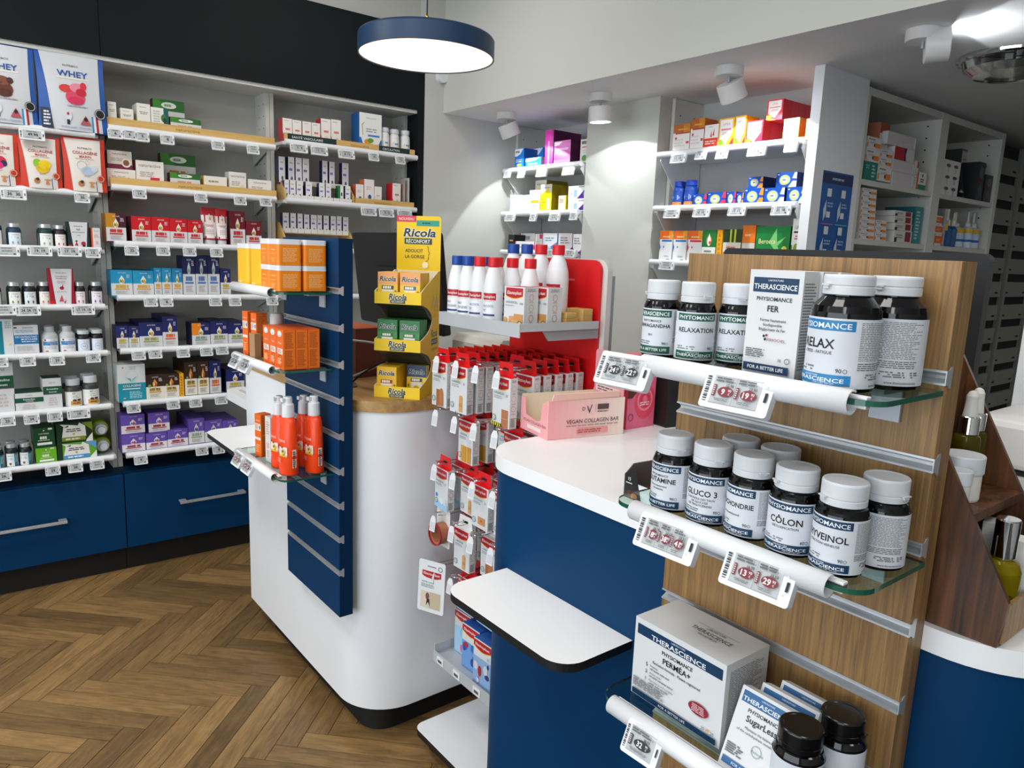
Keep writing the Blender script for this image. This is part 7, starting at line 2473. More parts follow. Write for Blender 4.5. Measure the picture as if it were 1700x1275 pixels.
# tall rear row
for x, c, l in ((-1.648, BL, 'first of the tall rear row'), (-1.588, BL, 'second of the tall rear row'), (-1.528, RD, 'third of the tall rear row'), (-1.458, RD, 'last of the tall rear row')):
    r = .030
    b = MB().lathe([(r * .88, 0), (r, .003), (r, .118), (r * .94, .138), (r * .72, .162), (r * .5, .176), (r * .48, .182)], 28, 'bottle_white' if c == BL else 'frost')
    o = b.obj('antiseptic_bottle', None, (x, 1.30, ZT + .0012), math.radians(24), label='large white antiseptic bottle with %s cap, %s' % ('blue' if c == BL else 'red', l), category='bottle', group='large antiseptic bottles')
    MB().lathe([(.0155, .180), (.0165, .182), (.0165, .204), (.0155, .206)], 24, c).obj('cap', o)
    p = Print(.05, .12)
    p.R(-.42, .42, .70, .86, '#b81524').T('Elastoplast', 0, .78, .06, '#f6e9e6', w=.74, bold=.012).L(-.4, .3, .3, .6, 4, '#7a86a8', words=3)
    p.emit(MB(), f_cyl(r + .0004, .002), bend=True).obj('label', o)


def uni_carton(x, y, rz, label):
    w, h, d = .066, .100, .052
    p = Print(w, h)
    pts = [(-.42, .97), (-.42, .78)] + [(-.42 + .84 * k / 8, .78 - .06 * math.sin(math.pi * k / 8)) for k in range(1, 9)] + [(.42, .97)]
    p.G([(a, b - .02) for a, b in pts], '#f0b92a').G(pts, '#b81524').T('Elastoplast', 0, .855, .08, '#f6e9e6', w=.7, bold=.012)
    p.T('UNIVERSEL', -.12, .62, .06, '#6f8790', mx=.6).T('100', .36, .60, .06, '#6f8790', mx=.2).L(-.44, .0, .52, .56, 1, '#9fb0b6')
    p.E(-.4, .18, .10, None, '#d09a5a').R(-.22, .06, .0, .28, '#cf9a62').R(.02, .46, .0, .34, '#c9904f').R(-.12, .22, .0, .18, '#dcae78')
    p.ring(.32, .10, .12, .2, '#2c6a58').E(.32, .10, .07, None, '#e3ece6')
    m = MB()
    p.emit(m, f_front())
    q = Print(d, h)
    q.L(-.36, .36, .88, .96, 2, '#9a8f8c', words=3, al='c')
    for i in range(3):
        q.ring(0, .74 - i * .25, .17, .16, ('#d98a86', '#e0b45a', '#d07a72')[i]).L(-.2, .2, .62 - i * .25, .64 - i * .25, 1, '#9a8f8c', al='c')
    q.emit(m, f_right(w / 2, d / 2))
    o = put('plaster_carton', carton_mesh(w, h, d, 'carton_white', top='#d8343c', name='plaster_carton'), None, (x, y, ZT + .0012), math.radians(rz), label=label, category='carton', group='universal plaster cartons')
    put('carton_print', m.mesh('carton_print'), o)


uni_carton(-1.416, 1.125, 10, 'white universal plaster carton at the front of the grey tray')
uni_carton(-1.402, 1.190, 6, 'white universal plaster carton behind the front one on the tray')
for i, (x, y, z, w, h, d) in enumerate(((-1.400, 1.255, 0, .06, .022, .05), (-1.40, 1.315, 0, .055, .045, .04), (-1.395, 1.258, .0225, .045, .014, .04))):
    MB().box(-w / 2, w / 2, 0, d, 0, h, 'light_wood').obj('wooden_block', None, (x, y, ZT + .0012 + z), math.radians(8), bevel=.001, label='pale wooden block %s' % ('lying on the grey tray', 'standing near the red board', 'on top of the lying block')[i], category='block', group='pale wooden blocks')

# ================================================================== ON THE WHITE COUNTER: SWEETS DISPLAY
def at_rot(x, y, a):
    return Matrix.Translation((x, y, 0)) @ Matrix.Rotation(a, 4, 'Z')


RA = math.radians(40.6)
rd = empty('sweets_display', (-1.904, 1.001, 1.0695), RA, label='yellow cardboard three-tier display of herbal sweets on the oak worktop', category='display')
w, d = .140, .181
Zs = [0.0, .138, .274]
# side walls with round cut-outs (outline in y,z)
def side_outline():
    pts = [(0, 0), (d, 0), (d, .367), (d - .02, .367), (0, .31), (0, .274)]
    # two bites from the front
    def bite(z0, z1):
        zc = (z0 + z1) / 2
        r = (z1 - z0) / 2
        return [(.006 + .105 * math.sin(math.pi * k / 8) ** .7, z1 - (z1 - z0) * k / 8) for k in range(0, 9)]
    pts += bite(.172, .274)[0:] + [(0, .172), (0, .138)] + bite(.035, .138)[0:] + [(0, .035)]
    return pts


for x in (0.0, w - .003):
    o = MB().prism(side_outline(), 'x', x, x + .003, 'card_inner').obj('side_wall', rd)
    if x > 0:
        for poly in o.data.polygons:
            if poly.normal.x > .9:
                poly.material_index = 1
        o.data.materials.append(MATS['yellow_card'])
q = Print(d, .367)
q.T('Ricola', .22, .50, .06, '#15332e', w=.34, bold=.03, shear=.2).R(.06, .40, .405, .455, '#15332e').T('RÉCONFORT', .23, .43, .022, '#eef0e0', w=.28)
q.T('ADOUCIT LA GORGE', .24, .37, .018, '#4a4420', mx=.3)
for i in range(7):
    q.E(.1 + .05 * i, .72 + .03 * (i % 3), .02, .03, '#efe3a0')
q.emit(MB(), lambda u, v, dd: (w + dd, d / 2 + u, v)).obj('side_print', rd)
MB().box(.003, w - .003, d - .003, d, 0, .367, 'card_inner').obj('back_wall', rd)
for i, z in enumerate(Zs):
    MB().box(.003, w - .003, .003, d - .003, z, z + .003, 'card_inner').obj('tier_floor', rd)
    o = MB().box(0, w, -.0005, .0028, z, z + .0345, 'yellow_card').obj('front_lip', rd)
    p = Print(w, .0345)
    p.T('Ricola', .0, .62, .50, '#f6efc8', w=.41, bold=.075, shear=.2).T('Ricola', .0, .62, .50, '#15332e', w=.39, bold=.03, shear=.2).R(-.16, .16, .06, .34, '#15332e').T('RÉCONFORT', 0, .2, .17, '#eef0e0', w=.26)
    p.emit(MB(), lambda u, v, dd: (w / 2 + u, -.0005 - dd, z + v)).obj('lip_print', o)
# curved ramps below the tiers
for z in Zs[1:]:
    MB().prism([(.003, z - .001), (.13, z - .001), (.13, z - .06), (.09, z - .045), (.05, z - .018)], 'x', .0031, w - .0031, '#3a3a32').obj('tier_ramp', rd)
# header card
o = MB().prism(rr(0, w, .345, .530, (0, 0, .010, .004), 5), 'y', d - .0015, d, 'yellow_card').obj('header_card', rd)
p = Print(w, .185)
p.R(-.5, -.06, .90, 1.0, '#d2203c').T('NOUVEAU', -.28, .95, .045, '#f6dde0', mx=.34, bold=.01)
p.R(-.05, .46, .84, .93, '#1b9c84').L(.08, .32, .865, .905, 1, '#15332e')
p.T('Ricola', .02, .735, .135, '#ffffff', w=.76, bold=.07, shear=.2).T('Ricola', .02, .735, .135, '#15332e', w=.74, bold=.03, shear=.2)
p.R(-.32, .30, .545, .64, '#15332e').T('RÉCONFORT', -.01, .592, .062, '#eef0e0', w=.54, bold=.015)
p.T('ADOUCIT', -.30, .44, .055, '#2c3c34', w=.40, al='l', bold=.008).T('LA GORGE', -.30, .345, .055, '#2c3c34', w=.44, al='l', bold=.008)
p.G([(.18, .52), (.215, .50), (.22, .44), (.255, .40), (.225, .385), (.23, .34), (.215, .32), (.222, .30), (.15, .26), (.155, .25), (.23, .295), (.24, .34), (.236, .38), (.268, .40), (.23, .445), (.224, .51)], '#6a5a10')
p.E(.16, .21, .07, None, '#fbf0c0').L(.02, .2, .15, .17, 1, '#fbf0c0')
p.emit(MB(), lambda u, v, dd: (w / 2 + u, d - .0015 - dd, .345 + v)).obj('header_print', o)


def sachet(c1, c2, word2):
    b = carton_mesh(.060, .086, .012, c1, c1, name='sweets_box')
    p = Print(.060, .086)
    p.R(-.5, .5, .60, 1, c2).T('Ricola', 0, .79, .16, '#ffffff', w=.84, bold=.06, shear=.2).T('Ricola', 0, .79, .16, '#15332e', w=.82, bold=.03, shear=.2)
    p.R(-.30, .30, .44, .56, word2).L(-.24, .24, .46, .54, 1, '#e9e9d9', fill=1.0)
    p.R(-.28, .28, .06, .42, '#f0ece0').E(0, .2, .16, None, '#e8b81a' if c1 != '#3f8f4a' else '#5fae3a')
    p.E(-.4, .3, .04, .06, '#6a7a1a').E(.4, .36, .04, .06, '#6a7a1a')
    return b, p.emit(MB(), f_front()).mesh('box_print')


def rpt(x, y, z):
    c, s = math.cos(RA), math.sin(RA)
    return (-1.904 + x * c - y * s, 1.001 + x * s + y * c, 1.0695 + z)


tiers = [(2, .035, '#f4c81a', '#f6a862', '#2a4a4a', 6, 'orange and yellow', 'upper'), (2, .102, '#f4c81a', '#f6a862', '#3a6a8a', 6, 'orange and yellow', 'upper'),
         (1, .035, '#3f8f4a', '#2f7a42', '#2a6a3a', 6, 'green', 'middle'), (1, .102, '#3f8f4a', '#2f7a42', '#2a6a3a', 5, 'green', 'middle'),
         (0, .034, '#f2c01a', '#f2c01a', '#a02a2a', 8, 'yellow', 'lowest'), (0, .106, '#f2d01a', '#27406a', '#27406a', 2, 'navy and yellow', 'lowest')]
for ti, x, c1, c2, w2, n, cn, tn in tiers:
    b, pr = sachet(c1, c2, w2)
    y0 = .012 if (ti, x) != (0, .106) else .07
    for i in range(n):
        o = put('sweets_box', b, None, rpt(x, y0 + i * .0145, Zs[ti] + .0032), RA, label='small %s sweets box, %s in its row, %s tier, %s side' % (cn, ORD[i], tn, 'inner' if x < .06 else 'outer'), category='box', group='sweets boxes in the yellow display')
        put('box_print', pr, o)


# ================================================================== MONITORS, PRINTERS AND SMALL THINGS
def monitor(x0, x1, y, z0, z1, tilt, label, word):
    t = empty('monitor', ((x0 + x1) / 2, y, 1.0695), label=label, category='monitor', group='black monitors seen from behind')
    a = (x1 - x0) / 2
    zc = (z0 + z1) / 2 - 1.0695
    hh = (z1 - z0) / 2
    Rm = Matrix.Translation((0, 0, zc)) @ Matrix.Rotation(math.radians(tilt), 4, 'X')
    s = MB()
    s.X = Rm
    s.prism(rr(-a, a, -hh, hh, .012, 5), 'y', 0, .022, 'black_matte')
    s.obj('casing', t, bevel=.002)
    g_ = MB()
    g_.X = Rm
    g_.box(-a + .01, a - .01, .0221, .0226, -hh + .015, hh - .01, 'black_plastic')
    g_.obj('screen', t)
    h_ = MB()
    h_.X = Rm
    h_.prism(rr(-.14, .14, -hh * .75, hh * .3, .02, 5), 'y', -.018, 0, 'black_matte')
    h_.obj('rear_hump', t, bevel=.003)
    if word:
        p = Print(2 * a, 2 * hh)
        p.T(word, .26, .60, .045, '#2a2d30', mx=.2, bold=.01)
        m = MB()
        m.X = Rm
        p.emit(m, lambda u, v, dd: (u, -dd, v - hh)).obj('brand_print', t)
    MB().prism(rr(-.03, .03, -.012, .012, .008, 4), 'z', .012, zc, 'aluminium').obj('stand_post', t)
    MB().prism(rr(-.11, .11, -.08, .08, .03, 6), 'z', 0, .012, 'black_matte').obj('stand_foot', t, bevel=.002)
    return t


monitor(-2.655, -2.045, 1.318, 1.215, 1.555, 7, 'black monitor seen from behind beside the yellow display', 'PHILIPS')
monitor(-.945, -.452, 1.300, 1.20, 1.527, 0, 'black monitor seen from behind above the oak panel', None)

t = empty('receipt_printer', (-1.965, 1.47, 1.0695), label='white receipt printer behind the yellow display', category='printer')
MB().prism([(-.07, 0), (.07, 0), (.07, .15), (-.05, .155), (-.07, .13)], 'x', -.13, .13, '#d8d9d2').obj('housing', t, bevel=.006)
MB().box(-.131, .131, -.0725, -.068, .10, .102, 'dark_gap').obj('seam', t)
p = Print(.26, .13)
p.T('EPSON', -.1, .70, .09, '#4a4d4f', mx=.24, bold=.01)
p.emit(MB(), lambda u, v, dd: (u, -.0705 - dd, v)).obj('brand_print', t)

t = empty('receipt_printer', (-.352, 1.37, 1.0695), label='white receipt printer behind the walnut stand', category='printer')
MB().box(-.09, .09, -.08, .11, 0, .125, '#d3d4d0').obj('housing', t, bevel=.006)
MB().box(-.092, .092, -.082, .112, .130, .205, '#e6e6e3').obj('cover', t, bevel=.010)
MB().box(-.0905, .0905, -.0805, .1105, .125, .130, 'dark_gap').obj('seam', t)
p = Print(.18, .125)
p.T('EPSON', .22, .72, .13, '#2a2c2e', mx=.4, bold=.02)
p.emit(MB(), lambda u, v, dd: (u, -.0805 - dd, v)).obj('brand_print', t)

# brown parcel box behind the navy panel, cables
o = MB().box(-.12, .12, -.07, .055, 0, .165, '#5a2415', top='#b8592e').obj('tea_carton', None, (-2.335, 1.145, 1.0695), math.radians(8), bevel=.001, label='dark brown and rust carton on the oak worktop behind the navy panel', category='carton')
p = Print(.24, .165)
p.ring(.30, .80, .05, .16, '#e3c9ba').E(.30, .80, .02, None, '#c9a08c').L(.2, .45, .25, .4, 3, '#8f5a44', words=2).R(.16, .20, .1, .62, '#8a5a40')
p.emit(MB(), f_front(-.07)).obj('carton_print', o)


def cable(pts, r, mat, label):
    v = [Vector(q) for q in pts]
    path = []
    for i in range(len(v) - 1):
        a, b = v[max(i - 1, 0)], v[i]
        c, d_ = v[i + 1], v[min(i + 2, len(v) - 1)]
        for k in range(6):
            s = k / 6
            path.append(.5 * ((2 * b) + (c - a) * s + (2 * a - 5 * b + 4 * c - d_) * s * s + (3 * b - a - 3 * c + d_) * s ** 3))
    path.append(v[-1])
    MB().tube(path, r, 8, mat).obj('cable', label=label, category='cable', group='cables on the oak worktop')


zc = 1.0745
cable([(-2.10, 1.02, zc), (-2.04, 1.05, zc + .05), (-2.0, 1.12, zc + .09), (-2.02, 1.2, zc + .06), (-2.1, 1.3, zc)], .003, 'black_matte', 'black looped cable on the oak worktop')
cable([(-2.13, .99, zc), (-2.06, 1.04, zc + .04), (-2.01, 1.10, zc + .07), (-1.99, 1.2, zc + .05), (-2.05, 1.32, zc)], .0035, '#c9cbcc', 'grey looped cable on the oak worktop')
cable([(-2.22, 1.05, 1.20), (-2.14, 1.06, 1.205), (-2.06, 1.10, 1.20), (-2.0, 1.17, 1.16), (-1.99, 1.25, zc)], .0035, '#e6e6e2', 'white cable arching past the brown carton')
o = MB().lathe([(.028, 0), (.030, .004), (.026, .010)], 22, '#6a6c6c', (-2.085, 1.005, 1.0695)).obj('cable_grommet', label='round grey cable outlet in the oak worktop', category='grommet')

# ================================================================== ON THE NAVY COUNTER
RB = math.radians(78.7)
w_, d_, h_ = .215, .136, .093
t = empty('bar_display', (-1.236, 1.2185, 1.0695), RB, label='open pink and peach display box of collagen bars', category='display box')
a = w_ / 2
MB().box(-a, a, 0, .002, 0, h_, 'peach_card', front='pink_card').obj('front_wall', t)
for x in (-a, a - .002):
    MB().prism([(.002, 0), (d_, 0), (d_, .082), (d_ - .02, .082), (d_ - .025, .04), (.055, .034), (.035, .04), (.030, .082), (.002, h_)] if x < 0 else [(.002, 0), (d_, 0), (d_, h_), (.002, h_)], 'x', x, x + .002, 'pink_card').obj('side_wall', t)
MB().box(-a + .002, a - .002, d_ - .002, d_, 0, h_ - .006, 'card_inner').obj('back_wall', t)
MB().box(-a + .002, a - .002, .002, d_ - .002, 0, .002, 'card_inner').obj('floor_panel', t)
o = MB().prism([(0, h_), (.004, h_ + .0005), (-.004, h_ + .018), (-.008, h_ + .017)], 'x', -a + .01, a - .02, 'peach_card').obj('front_flap', t)
p = Print(w_, h_)
for i in range(12):
    k_ = i / 11.0
    ca, cb = (0xf0, 0xa5, 0xa8), (0xf4, 0xe0, 0xd4)
    p.R(-.5 + i / 12.0, -.5 + (i + 1) / 12.0, 0, 1, '#%02x%02x%02x' % tuple(int(u + (v - u) * k_) for u, v in zip(ca, cb)))
p.T('VEGAN COLLAGEN BAR', .08, .44, .105, '#3a2a2c', w=.70, bold=.004)
p.T('D', -.05, .76, .10, '#4a3436').G([(-.01, .83), (.0, .83), (.025, .70), (.05, .86), (.06, .86), (.025, .62)], '#4a3436')
p.R(.10, .103, .66, .86, '#7a5f60').R(.13, .28, .72, .86, '#5a4446').L(.13, .28, .64, .69, 1, '#7a5f60')
p.L(-.27, .43, .30, .35, 1, '#a98a84', words=9).R(-.13, .28, .10, .25, '#ef9a94').L(-.12, .27, .12, .23, 2, '#9a4a48', words=5)
p.emit(MB(), f_front()).obj('front_print', t)
p = Print(d_, h_)
p.T('VEGAN COLLAGEN BAR', .02, .30, .08, '#3a2a2c', w=.84).R(-.24, .26, .10, .20, '#f3e0dc')
p.emit(MB(), lambda u, v, dd: (-a - dd, d_ / 2 - u, v)).obj('side_print', t)
# raised header card at the far end
hc = MB().prism(rr(.004, d_ - .004, h_ + .0002, .196, (0, 0, .010, .010), 4), 'x', a - .003, a, '#f0aab0').obj('header_card', t)
p = Print(d_, .19)
p.R(-.22, .30, .86, .96, '#1b9c84').L(-.08, .18, .89, .93, 1, '#15332e')
p.T('D', -.26, .76, .07, '#6a3a44').G([(-.2, .80), (-.17, .80), (-.12, .70), (-.08, .82), (-.05, .82), (-.12, .66)], '#6a3a44').R(.02, .03, .68, .82, '#8a5a60').R(.08, .32, .72, .81, '#6a3a44').T('VEGAN COLLAGEN BAR', .0, .61, .04, '#5a2a34', w=.8)
p.R(-.4, .38, .47, .56, '#f6e3e3').L(-.34, .34, .48, .55, 2, '#8a5a60', words=4)
p.emit(MB(), lambda u, v, dd: (a - .003 - dd, d_ / 2 - u, v)).obj('card_print', hc)

t = MB().box(-.052, .052, 0, .045, 0, .19, '#e0506a', front='#e8688a').obj('rose_carton', None, (-1.238, 1.412, 1.0695), math.radians(90), bevel=.001, label='pink carton with printed rose beside the collagen bars', category='carton')
p = Print(.104, .19)
p.R(-.5, .5, .42, 1, '#5a2a1c').G([(-.5, .0), (.5, 0), (.5, .78), (.1, .62), (-.5, .34)], '#ec6e90')
p.E(-.2, .82, .2, .12, '#d8402a').E(.15, .8, .22, .13, '#e0705a').R(-.5, .5, .93, 1, '#1d1a1a').R(-.3, .3, .955, .985, '#e6e2dc')
p.E(.12, .36, .36, .24, '#ee4a6a').ring(.12, .38, .28, .2, '#f58aa4').ring(.12, .38, .17, .25, '#e0304e').E(.12, .38, .07, .06, '#f07a94')
p.T('ODEN', .14, .34, .05, '#f9dce0', mx=.36, bold=.01) if False else p.L(-.06, .3, .30, .36, 2, '#f9dce0', words=2)
p.ring(-.36, .16, .09, .2, '#9a3a54').emit(MB(), f_front()).obj('carton_print', t)

b = MB()
n = 8
v = []
for j, (z, a_, d2) in enumerate(((0, .040, .030), (.004, .043, .032), (.10, .040, .026), (.17, .034, .012), (.20, .032, .003))):
    v += [(-a_, -d2, z), (a_, -d2, z), (a_, d2, z), (-a_, d2, z)]
f = []
for j in range(4):
    for k in range(4):
        f.append((4 * j + k, 4 * j + (k + 1) % 4, 4 * j + 4 + (k + 1) % 4, 4 * j + 4 + k))
b.add(v, f + [(3, 2, 1, 0), (16, 17, 18, 19)], 'black_matte')
t = b.obj('gift_bag', None, (-1.225, 1.515, 1.0695), math.radians(82), label='black gift bag with white ribbon tag beside the rose carton', category='bag')
MB().prism([(-.010, .05), (0, .062), (.010, .05), (.008, .175), (-.008, .175)], 'y', -.0345, -.0335, '#e6e4e0').obj('ribbon_tag', t, None, (math.radians(-8), 0, math.radians(0)))
MB().tube([(-.02, -.004, .19), (-.018, -.006, .225), (0, -.006, .24), (.018, -.006, .225), (.02, -.004, .19)], .0015, 8, '#d8d4cc').obj('cord', t)

# open box of protein bars behind the oak panel
t = empty('bar_display', (-.850, .962, 1.0695), math.radians(-4), label='open chocolate protein bar box on the white worktop beside the oak panel', category='display box')
MB().box(-.02, .15, 0, .002, 0, .034, '#dfe3ea').obj('front_wall', t)
MB().prism([(0, 0), (.12, 0), (.12, .062), (.02, .062), (.006, .05), (0, .045)], 'x', -.022, -.020, '#6a625e').obj('side_wall', t)
MB().box(-.02, .15, .118, .12, 0, .062, '#5f5a58').obj('back_wall', t)
MB().box(-.02, .15, .002, .118, 0, .002, '#8a8480').obj('floor_panel', t)
p = Print(.17, .06)
p.G([(-.5, 0), (-.24, 0), (-.30, .56), (-.34, .95), (-.5, .80)], '#17171c').T('15', -.43, .66, .10, '#f0f0f0', bold=.01).L(-.48, -.38, .50, .56, 1, '#d9d9d9')
p.E(-.40, .2, .07, .12, '#4a2416').E(-.36, .12, .06, .08, '#b5713a').E(-.43, .1, .04, .06, '#7a4020')
p.T('BARRE', -.02, .42, .11, '#1f4fa8', mx=.28, bold=.02).T('WHEY PRO', .03, .22, .12, '#1f4fa8', mx=.42, bold=.02)
p.emit(MB(), lambda u, v, dd: (.065 + u, -dd, v)).obj('front_print', t)
for i in range(3):
    MB().prism(rr(-.05, .05, -.014, .014, .006, 3), 'z', 0, .016, '#7a2f16').obj('protein_bar', None, (-.80 + i * .012, 1.0 + i * .031, 1.0725), math.radians(-6 + 3 * i), bevel=.002, label='brown wrapped bar lying %s in the open box' % ('in front', 'in the middle', 'at the back')[i], category='bar', group='brown bars in the open box')

# ================================================================== WALNUT STAND WITH OILS
t = empty('walnut_stand', (-.345, 1.02, 1.0695), label='walnut stepped stand with oil bottles and jars beside the oak panel', category='stand')
for y in (-.079, .084):
    MB().prism([(-.095, 0), (.085, 0), (.090, .057), (-.100, .40), (-.115, .40), (-.115, 0)], 'y', y, y + .006, 'walnut').obj('side_panel', t, bevel=.0008)
MB().box(-.115, -.109, -.0728, .0838, 0, .40, 'walnut').obj('back_panel', t)
for x1, z in ((.082, .020), (.040, .148)):
    MB().box(-.1088, x1, -.0727, .0837, z - .012, z, 'walnut').obj('step', t)
MB().box(.0825, .088, -.0727, .0837, .004, .05, 'oak_panel').obj('front_lip', t)


def dropper(x, y, z, label):
    r = .0165
    o = MB().lathe([(r * .9, 0), (r, .003), (r, .066), (r * .9, .071), (.010, .074)], 28, 'dark_oil').obj('dropper_bottle', None, (x, y, z), label=label, category='bottle', group='oil dropper bottles')
    MB().lathe([(.0125, .073), (.0130, .074), (.0130, .096), (.012, .097)], 26, 'chrome').obj('collar', o)
    MB().lathe([(.0088, .097), (.0078, .106), (.0072, .114), (.0070, .123), (.0048, .128), (.0015, .130)], 22, '#e3e3dc').obj('bulb', o)
    MB().tube([(0, 0, .072), (0, 0, .012)], .0022, 8, '#c9b820').obj('pipette', o)


dropper(-.3605, 1.049, 1.2180, 'oil bottle with silver collar and white bulb, nearer one on the walnut stand')
dropper(-.3655, 1.0835, 1.2180, 'oil bottle with silver collar and white bulb, further one on the walnut stand')


def cream(x, y, z, r, h, label):
    o = MB().lathe([(r * .9, 0), (r * .94, .003), (r * .94, h * .62)], 28, '#e3e0d8').obj('cream_pot', None, (x, y, z), label=label, category='pot', group='white cream pots')
    MB().lathe([(r, h * .62), (r * 1.01, h * .64), (r * 1.01, h * .97), (r * .97, h)], 30, 'cap_plastic').obj('lid', o)
    p = Print(r * 1.5, h * .58)
    p.T('RA', .1, .6, .2, '#4a4a46', bold=.01).L(-.2, .35, .2, .4, 2, '#9a9a92', words=2)
    p.emit(MB(), f_cyl(r * .945, .002, .5), bend=True).obj('label', o)


cream(-.3440, 1.000, 1.2180, .0245, .057, 'white cream pot with wide lid, further one on the walnut stand')
cream(-.3330, .9625, 1.2180, .0150, .045, 'small white cream pot with lid, nearer one on the walnut stand')
o = MB().lathe([(.019, 0), (.0215, .004), (.0215, .056), (.018, .066), (.010, .071)], 28, 'amber_oil').obj('oil_bottle', None, (-.2835, .995, 1.0900), label='square shouldered golden oil bottle with chrome cap', category='bottle')
MB().lathe([(.0125, .071), (.0132, .073), (.0132, .118), (.0122, .120)], 26, 'chrome').obj('cap', o)
p = Print(.03, .04)
p.ring(-.1, .5, .3, .12, '#3a3410').ring(.14, .45, .26, .12, '#3a3410').ring(.0, .3, .26, .12, '#3a3410')
p.emit(MB(), f_cyl(.0218, .006, .55)).obj('flower_print', o)
o = MB().lathe([(.016, 0), (.018, .004), (.018, .045), (.009, .056)], 24, '#17140a').obj('oil_bottle', None, (-.325, .968, 1.0900), label='dark oil bottle with silver cap behind the walnut side', category='bottle')
MB().lathe([(.010, .056), (.0105, .057), (.0105, .088), (.0095, .090)], 22, 'chrome').obj('cap', o)
for i, (x, y, hh) in enumerate(((-.272, 1.036, .088), (-.31, 1.046, .098))):
    MB().box(-.014, .014, -.014, .014, 0, hh, '#e2e1dc').obj('small_carton', None, (x, y, 1.0900), math.radians(10), bevel=.0008, label='small plain white carton %s on the walnut stand' % ('at the front' if i == 0 else 'further back'), category='carton', group='plain white cartons')

# upright white framed board at the far right
t = empty('poster_board', (-.40, 1.95, 0), label='white framed poster board standing at the edge behind the printer', category='board')
MB().box(-.185, -.155, -.012, .012, .02, 1.75, 'white_plastic').obj('frame_post', t)
MB().box(.155, .185, -.012, .012, .02, 1.75, 'white_plastic').obj('frame_post', t)
MB().box(-.155, .155, -.012, .012, 1.72, 1.75, 'white_plastic').obj('frame_rail', t)
MB().box(-.155, .155, -.012, .012, .02, .05, 'white_plastic').obj('frame_rail', t)
o = MB().box(-.155, .155, -.006, .006, .05, 1.72, '#dfdcdc').obj('poster', t)
p = Print(.31, 1.67)
p.R(-.5, .5, .2, .75, '#e6cfcf').E(-.2, .66, .4, .07, '#d88a80').E(.1, .5, .5, .1, '#cfa8b0')
p.emit(MB(), lambda u, v, dd: (u, -.006 - dd, .05 + v)).obj('poster_print', o)
MB().box(-.2, .2, -.15, .15, 0, .02, 'white_plastic').obj('foot', t)

# ================================================================== WALL AND CEILING FITTINGS
# blue poster on the side of the partition
o = MB().box(-1.56, -1.5585, 2.726, 2.954, 1.10, 1.858, '#1a4f92').obj('poster', label='dark blue product poster on the white partition beside the rack', category='poster')
p = Print(.228, .758)
p.R(-.5, .5, .52, .985, '#1b5aa4').R(-.5, .5, .94, .99, '#16305c').L(-.2, .2, .955, .975, 1, '#9fc0e0', al='c').R(-.5, .5, .52, .528, '#0f2c55').R(-.5, .5, .44, .52, '#16305c').L(-.2, .2, .47, .49, 1, '#9fc0e0', al='c')
for k, (cx, cy) in enumerate(((-.24, .83), (.22, .83), (-.24, .64), (.22, .64), (-.24, .36), (.22, .36))):
    p.R(cx - .08, cx + .06, cy + .045, cy + .085, '#e6ecf2').G([(cx - .14, cy - .08), (cx - .06, cy - .04), (cx - .08, cy + .03), (cx - .16, cy - .02)], '#cfdcea').R(cx - .05, cx + .07, cy - .06, cy - .03, '#e6ecf2').L(cx - .04, cx + .18, cy - .01, cy + .02, 2, '#9fc0e0', words=2)
    p.R(cx - .2, cx + .2, cy - .095, cy - .09, ('#d05aa0', '#5ac0d0')[k % 2])
p.emit(MB(), lambda u, v, dd: (-1.5585 + dd, 2.84 + u, 1.10 + v)).obj('poster_print', o)

# pendant lamp: navy disc with luminous underside
LC = (-2.010, 1.225, 2.066)
t = empty('pendant_lamp', LC, label='navy disc pendant lamp with glowing white underside above the counters', category='lamp')
R0 = .203
MB().lathe([(R0 - .004, .003), (R0 - .004, 0), (R0, 0), (R0, .050), (R0 - .004, .056), (.03, .060), (.02, .062)], 72, 'lamp_navy', caps=False).obj('shade', t)
MB().lathe([(R0 - .0045, .003), (R0 - .0045, .006)], 72, 'lamp_glow').obj('diffuser', t)
MB().lathe([(.006, .060), (.006, .115), (.004, .118)], 14, 'brass').obj('stem', t)
MB().tube([(0, 0, .115), (0, 0, 2.9 - LC[2])], .0022, 8, 'black_matte').obj('cord', t)


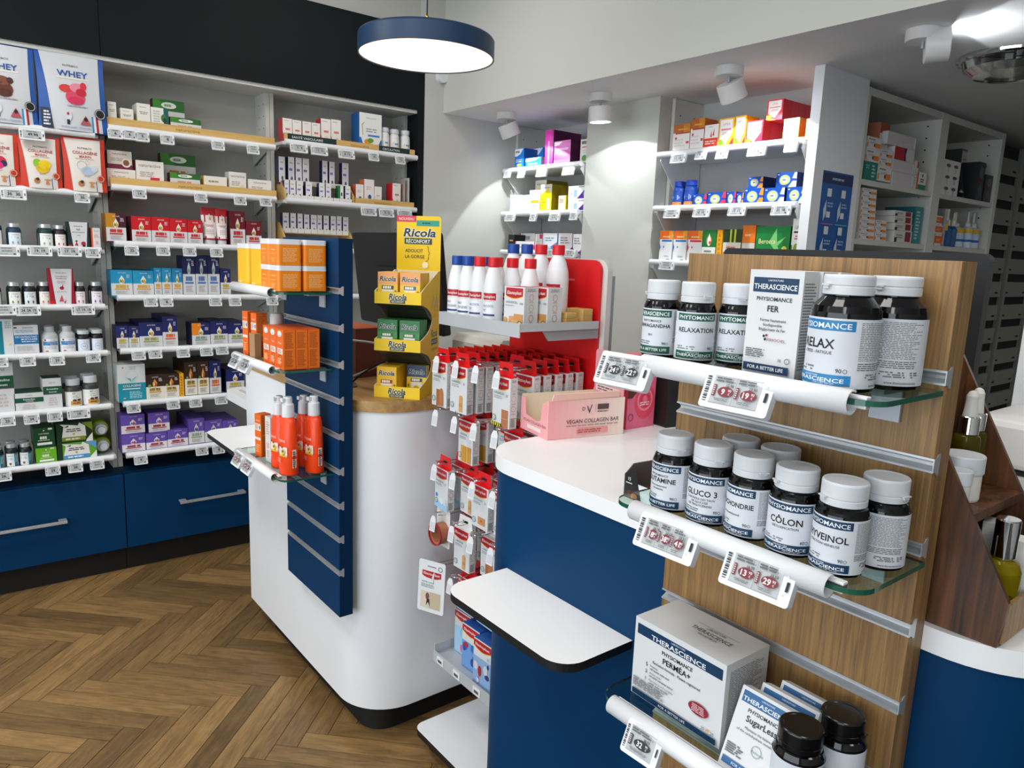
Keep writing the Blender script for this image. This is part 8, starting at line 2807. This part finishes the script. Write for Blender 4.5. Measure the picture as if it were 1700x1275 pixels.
def spotlight(x, y, yaw, tilt, label, energy, size, on=True):
    t = empty('ceiling_spotlight', (x, y, 2.228), label=label, category='spotlight', group='white ceiling spotlights')
    MB().lathe([(.050, -.036), (.052, -.034), (.052, -.001), (.050, 0)], 36, 'spot_white').obj('base', t)
    MB().tube([(0, 0, -.034), (0, 0, -.056)], .006, 10, 'grey_metal').obj('joint', t)
    Rm = Matrix.Translation((0, 0, -.050)) @ Matrix.Rotation(math.radians(yaw), 4, 'Z') @ Matrix.Rotation(math.radians(tilt), 4, 'X')
    h = MB()
    h.X = Rm
    h.lathe([(.049, -.074), (.051, -.072), (.051, -.008), (.049, -.006), (.0, -.006)], 36, 'spot_white', caps=False)
    h.lathe([(.049, -.074), (.044, -.070)], 36, 'spot_white', caps=False)
    h.obj('head', t)
    g_ = MB()
    g_.X = Rm
    g_.lathe([(.044, -.071), (.044, -.068)], 36, 'spot_glow')
    g_.obj('lens', t)
    if energy:
        ld = bpy.data.lights.new('spot_light', 'SPOT')
        ld.energy = energy
        ld.spot_size = math.radians(size)
        ld.spot_blend = .05
        ld.shadow_soft_size = .008
        ld.color = (.93, .97, 1.0)
        lo = bpy.data.objects.new('spot_light', ld)
        lo.parent = t
        lo.matrix_local = Rm @ Matrix.Translation((0, 0, -.078))
        lo['kind'] = 'helper'
        COL.objects.link(lo)
    return t


spotlight(-3.239, 2.475, -12, 26, 'white ceiling spotlight turned to the narrow niche', 9, 112)
spotlight(-2.538, 2.475, 0, 4, 'white ceiling spotlight pointing straight down at the pillar', 4.5, 141)
spotlight(-1.833, 2.460, -8, 30, 'white ceiling spotlight tilted to the wide niche', 11, 112)
spotlight(-1.137, 2.480, -62, 93, 'white ceiling spotlight with its head turned sideways', 3.5, 128)

# presence sensor on the corner wall
o = MB().prism(rr(-.028, .028, -.048, .052, (.026, .026, .012, .012), 6), 'x', 0, .030, 'white_plastic').obj('motion_sensor', None, (-3.52, 2.235, 2.425), bevel=.008, label='white motion sensor with dark eye on the corner wall', category='sensor')
MB().lathe([(.0085, 0.0), (.0085, .003), (.003, .004)], 16, 'black_plastic', (.030, -.004, .022), axis='x').obj('eye', o)

# clear domed extractor fitting on the lowered ceiling
t = empty('ceiling_dome', (-1.055, 2.99, 2.228), label='clear domed ceiling fitting with chrome rim in the lowered ceiling', category='fitting')
MB().lathe([(.165, -.016), (.175, -.012), (.176, -.004), (.170, 0)], 56, 'chrome').obj('rim', t)
MB().lathe([(.160, -.017), (.150, -.040), (.120, -.062), (.085, -.070), (.080, -.066), (.0, -.068)], 56, 'clear_plastic', caps=False).obj('dome', t)
for k in range(8):
    an = k * math.pi / 4 + .2
    MB().box(.06, .13, -.012, .012, -.040, -.018, ('#5a5f60', 'steel', '#3a3d3e', 'steel')[k % 4]).obj('fitting_block', t, None, an)
MB().lathe([(.05, -.05), (.055, -.045), (.055, -.018), (.05, -.017)], 30, 'steel').obj('motor', t)
